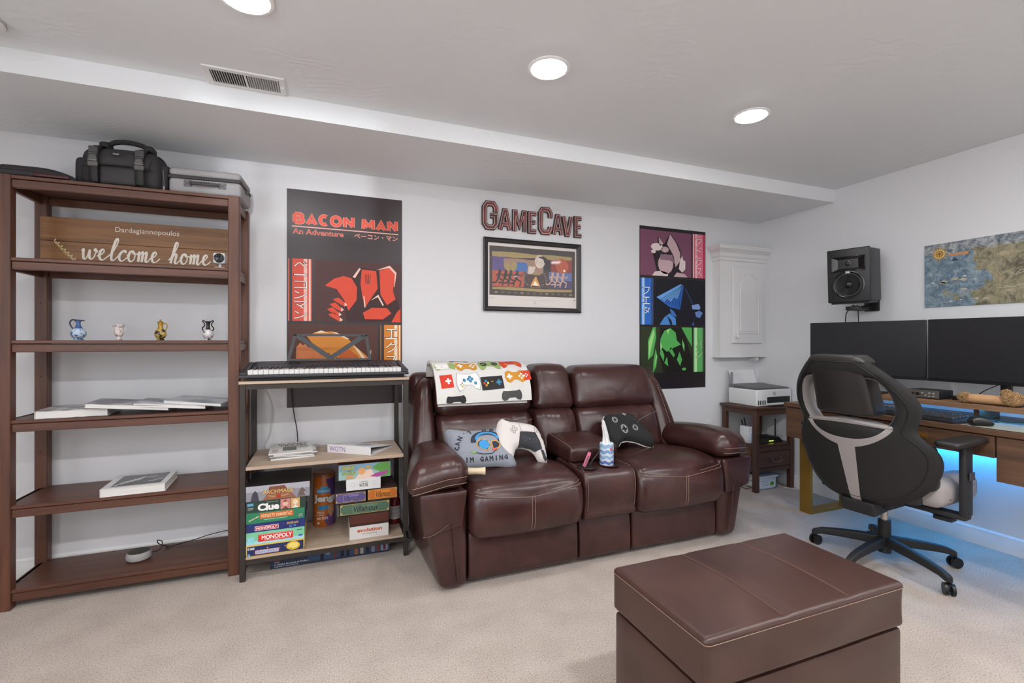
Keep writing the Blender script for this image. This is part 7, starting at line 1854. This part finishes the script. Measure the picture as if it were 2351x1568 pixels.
s.poly(T([(.20, .42), (.29, .34), (.44, .38), (.48, .55), (.41, .70), (.27, .66), (.18, .53)]), YE, 2); s.poly(T([(.215, .43), (.295, .36), (.43, .395), (.465, .55), (.40, .68), (.275, .645), (.195, .53)]), DKB, 3); s.disc(*T([(.34, .52)])[0], .026, BL1, 4)
s.poly(T([(.50, .43), (.62, .40), (.71, .52), (.66, .66), (.52, .68)]), YE, 3); s.poly(T([(.52, .45), (.61, .43), (.69, .52), (.64, .64), (.53, .66)]), DKB, 4); s.poly(T([(.49, .66), (.60, .66), (.62, .73), (.50, .71)]), F_('#c8574a'), 3)
s.stroke(T([(.60, .70), (.48, .80), (.30, .80), (.12, .74)]), .004, DKB, 3); s.disc(*T([(.09, .735)])[0], .012, F_('#7fae5a'), 4, 12, .006)
s.build('pillow_print')

wp = thing('controller_pillow', 'white game controller shaped pillow leaning on the grey pillow', 'pillow', (.93, 2.2, .49), world=True)
f2 = frame_of((.838, 2.185, .492), math.radians(5), math.radians(24))
wo = [(-.032, .197), (-.019, .224), (.004, .240), (.03, .239), (.042, .224), (.072, .219), (.148, .203), (.183, .188), (.203, .158), (.216, .115), (.224, .072), (.221, .018), (.211, -.014), (.190, -.014), (.166, .004), (.152, .038), (.127, .062), (.085, .078), (.056, .078), (.04, .055), (.022, .014), (0, 0), (-.022, .004), (-.036, .033), (-.046, .069), (-.048, .118), (-.043, .162)]
wo = spline([V(p) for p in wo], 3)[::-1]
CRW = pm('#d4ccc7', .9, bump=.3, bscale=350)
mb = MB(); lp2 = inflate(mb, wo, .034, .030, .045, (), .014, f2, .001); mb.build('cover', CRW, wp, 60)
h2 = lambda x, y: .001 + hgt(edge_dist((x, y), lp2), .045, .034)
s = Sheet(wp, .28, .26, lambda x, y, off: f2(x - .05, .245 - y, h2(x - .05, .245 - y) + off + .0012), .0004, cut=.014)
def W(pts): return [((x + .05) / .28, (.245 - y) / .26) for x, y in pts]
BKF = F_('#343439'); GF = F_('#57565c')
s.poly(W([(.078, .160), (.120, .155), (.166, .147), (.182, .10), (.186, .060), (.165, .056), (.15, .050), (.128, .066), (.085, .081), (.058, .082), (.066, .12)]), BKF, 1)
s.poly(W([(.176, .06), (.192, .052), (.206, .005), (.196, -.006), (.185, .01)]), BKF, 1)
s.stroke(W([(.082, .206), (.086, .162)]), .0016, GF, 1); s.stroke(W([(.172, .186), (.162, .148)]), .0016, GF, 1); s.stroke(W([(.086, .162), (.12, .156), (.162, .148)]), .0016, GF, 1)
for dx, dy in ((-.013, 0), (.013, 0), (0, .013), (0, -.013)): s.ring(*W([(.046 + dx, .174 + dy)])[0], .0068, .0016, GF, 1, 12)
for dx, dy in ((-.008, 0), (.012, -.012)): s.ring(*W([(.186 + dx, .152 + dy)])[0], .006, .0016, GF, 1, 12)
for q in ((.100, .122), (.155, .108)): s.ring(*W([q])[0], .011, .0022, GF, 2, 14)
s.disc(*W([(.126, .118)])[0], .005, GF, 2, 10)
s.poly(W([(.004, .236), (.028, .234), (.036, .224), (.018, .221)]), BKF, 1)
s.build('controller_print')

bp_ = thing('controller_pillow', 'black game controller shaped pillow on the right seat', 'pillow', (1.64, 2.25, .49), world=True)
f3 = frame_of((1.747, 2.262, .492), math.radians(5), math.radians(35))
bo = [(-.262, .075), (-.272, .106), (-.268, .151), (-.255, .199), (-.215, .228), (-.174, .232), (-.076, .227), (-.029, .215), (-.014, .181), (.008, .128), (.033, .076), (.043, .032), (.029, .005), (0, 0), (-.037, .013), (-.088, .039), (-.145, .054), (-.190, .05), (-.225, .022), (-.25, .03)]
bo = spline([V(p) for p in bo], 3)[::-1]
BKC = pm('#1f1f20', .9, bump=.4, bscale=350)
mb = MB(); lp3 = inflate(mb, bo, .04, .032, .05, (), .015, f3, .001); mb.build('cover', BKC, bp_, 60)
h3 = lambda x, y: .001 + hgt(edge_dist((x, y), lp3), .05, .04)
s = Sheet(bp_, .34, .25, lambda x, y, off: f3(x - .28, .24 - y, h3(x - .28, .24 - y) + off + .0012), .0004, cut=.014)
def W3(pts): return [((x + .28) / .34, (.24 - y) / .25) for x, y in pts]
WT = F_('#bdbab8'); GF2 = F_('#8a8886')
for q in ((-.202, .177), (-.08, .117)):
    s.ring(*W3([q])[0], .017, .0028, WT, 1, 18); s.ring(*W3([q])[0], .0105, .002, WT, 1, 16)
s.disc(*W3([(-.160, .117)])[0], .024, GF2, 1, 20, .028)
s.poly(W3([(-.178, .122), (-.142, .122), (-.142, .110), (-.178, .110)]), BKC, 2); s.poly(W3([(-.166, .135), (-.154, .135), (-.154, .098), (-.166, .098)]), BKC, 2)
s.disc(*W3([(-.112, .211)])[0], .011, WT, 1, 16); s.stroke(W3([(-.119, .218), (-.105, .204)]), .003, BKC, 2); s.stroke(W3([(-.105, .218), (-.119, .204)]), .003, BKC, 2)
for (q, c_, col) in (((-.045, .186), 'Y', '#a8923c'), ((-.062, .168), 'X', '#3f6aa0'), ((-.028, .168), 'B', '#a04a44'), ((-.045, .150), 'A', '#4f8a4c')):
    u, v = W3([q])[0]; s.text(c_, u - .012, v - .02, u + .012, v + .02, F_(col), 1)
s.build('controller_print')
MB().tube([f3(x, y, 0) for x, y in [(-.215, .032), (-.19, .052), (-.145, .056), (-.088, .041), (-.037, .015), (0, .002), (.028, .006)]], .005, 6).build('trim', pm('#b5b0ac', .9), bp_)
MB().tube([f3(x, y, 0) for x, y in [(-.262, .085), (-.274, .11), (-.270, .151), (-.257, .195), (-.235, .218)]], .005, 6).build('trim', pm('#b5b0ac', .9), bp_)

# ================================================================== chew bone, tissues, pink file, pen
bn = thing('chew_bone', 'hollow cream marrow bone lying on the left seat by the arm', 'bone', (.635, 2.085, .497), math.radians(-18))
mb = MB(); ro_, ri_ = [], []
for i in range(9):
    x = -.045 + .09 * i / 8; k = abs(i / 8 - .5) * 2; ro_.append((x, .0145 + .0035 * k ** 2)); ri_.append((x, .008 + .002 * k))
N2 = 20; vs = []; fs = []
prof_ = ro_ + ri_[::-1]
for x, r0 in prof_:
    for j in range(N2):
        t = 2 * PI * j / N2; vs.append((x, r0 * math.cos(t) * (1.08 + .05 * math.sin(3 * t)), .0165 + r0 * math.sin(t)))
m2_ = len(prof_)
for i in range(m2_):
    for j in range(N2): fs.append((i * N2 + j, i * N2 + (j + 1) % N2, ((i + 1) % m2_) * N2 + (j + 1) % N2, ((i + 1) % m2_) * N2 + j))
mb.add(vs, fs); mb.build('bone', pm('#d8c5a4', .5, bump=.2, bscale=120, var=.08, vscale=30), bn, 60)
MB().cyl((-.03, 0, .0165), (.03, 0, .0165), .0078, n=14).build('marrow', pm('#6a5236', .8), bn)

tc_ = thing('tissue_tube', 'blue and white wavy tissue tube standing in the console cup holder', 'tissues', (1.340, 2.085, .4775))
MB().lathe([(.034, 0), (.0355, .003), (.0355, .110), (.034, .112), (.026, .112)], n=40).build('tube', pm('#d3d9e2', .45), tc_)
s = Sheet(tc_, .222, .11, lambda x, y, off: V(((.0357 + off) * math.sin(x / .0355), -(.0357 + off) * math.cos(x / .0355), .111 - y)), .0003, cut=.012)
for k, (c, v0, v1) in enumerate((('#8fb0d0', .03, .20), ('#6f95c0', .30, .44), ('#7fa9cc', .55, .68), ('#4f68a8', .80, .93))):
    N3 = 64; up = [(i / N3, v0 + .035 * math.sin(i / N3 * 2 * PI * 6 + k)) for i in range(N3 + 1)]; dn = [(i / N3, v1 + .035 * math.sin(i / N3 * 2 * PI * 6 + k)) for i in range(N3 + 1)]
    pts = [(u * s.w, v * s.h) for u, v in up + dn]; s.put(pts, [(i, i + 1, N3 + 2 + i, N3 + 1 + i) for i in range(N3)], pm(c, .45), 1)
s.disc(.02, .24, .008, pm('#b83a44', .45), 3, 14); s.text('P', .008, .20, .032, .28, pm('#e8dcdc', .45), 4)
s.build('wave_print')
mb = MB(); rr = random.Random(2)
def tis(u, v):
    t = u * 2 * PI; r0 = (.021 - .013 * v ** .6) * (1 + .35 * math.sin(3 * t + v * 2)); b_ = .018 * v * v
    return V((r0 * math.cos(t) - .012 * v ** 2 - .01 * v, r0 * .6 * math.sin(t), .110 + .105 * v - .018 * math.sin(t) * v))
mb.grid(tis, 22, 14, cu=True); mb.build('tissue', pm('#dedbdb', .8), tc_, 60)

pk = thing('pink_tool', 'pink plastic tool standing in the left cup holder of the console', 'tool', (1.212, 2.085, .4775))
PM_ = Matrix.Translation((-.006, 0, .001)) @ Matrix.Rotation(math.radians(26), 4, 'Y')
mb = MB(PM_); mb.rbox(-.009, .009, -.004, .004, 0, .078, .003, 2); mb.build('handle', pm('#d0708c', .4), pk)
mb = MB(PM_)
for k in range(6): mb.rbox(.0088, .0108, -.003, .003, .02 + k * .008, .025 + k * .008, .0006, 1)
o = mb.build('grip_teeth', pm('#a84f6c', .4), pk); o['kind'] = 'stuff'
MB(PM_).rbox(-.004, .003, -.0046, .0046, .015, .060, .001, 1).build('blade_slot', pm('#5a4a5c', .4), pk)
pn = thing('pen', 'black pen leaning between the two console cup holders', 'pen', (1.243, 2.098, .4775))
d_ = V((.060, .004, .062)); MB().cyl((0, 0, .003), d_, .0042, n=12).build('barrel', BLK, pn); MB().cyl(d_, d_ * 1.22, .0042, .002, 12).build('cap', pm('#232325', .4), pn)
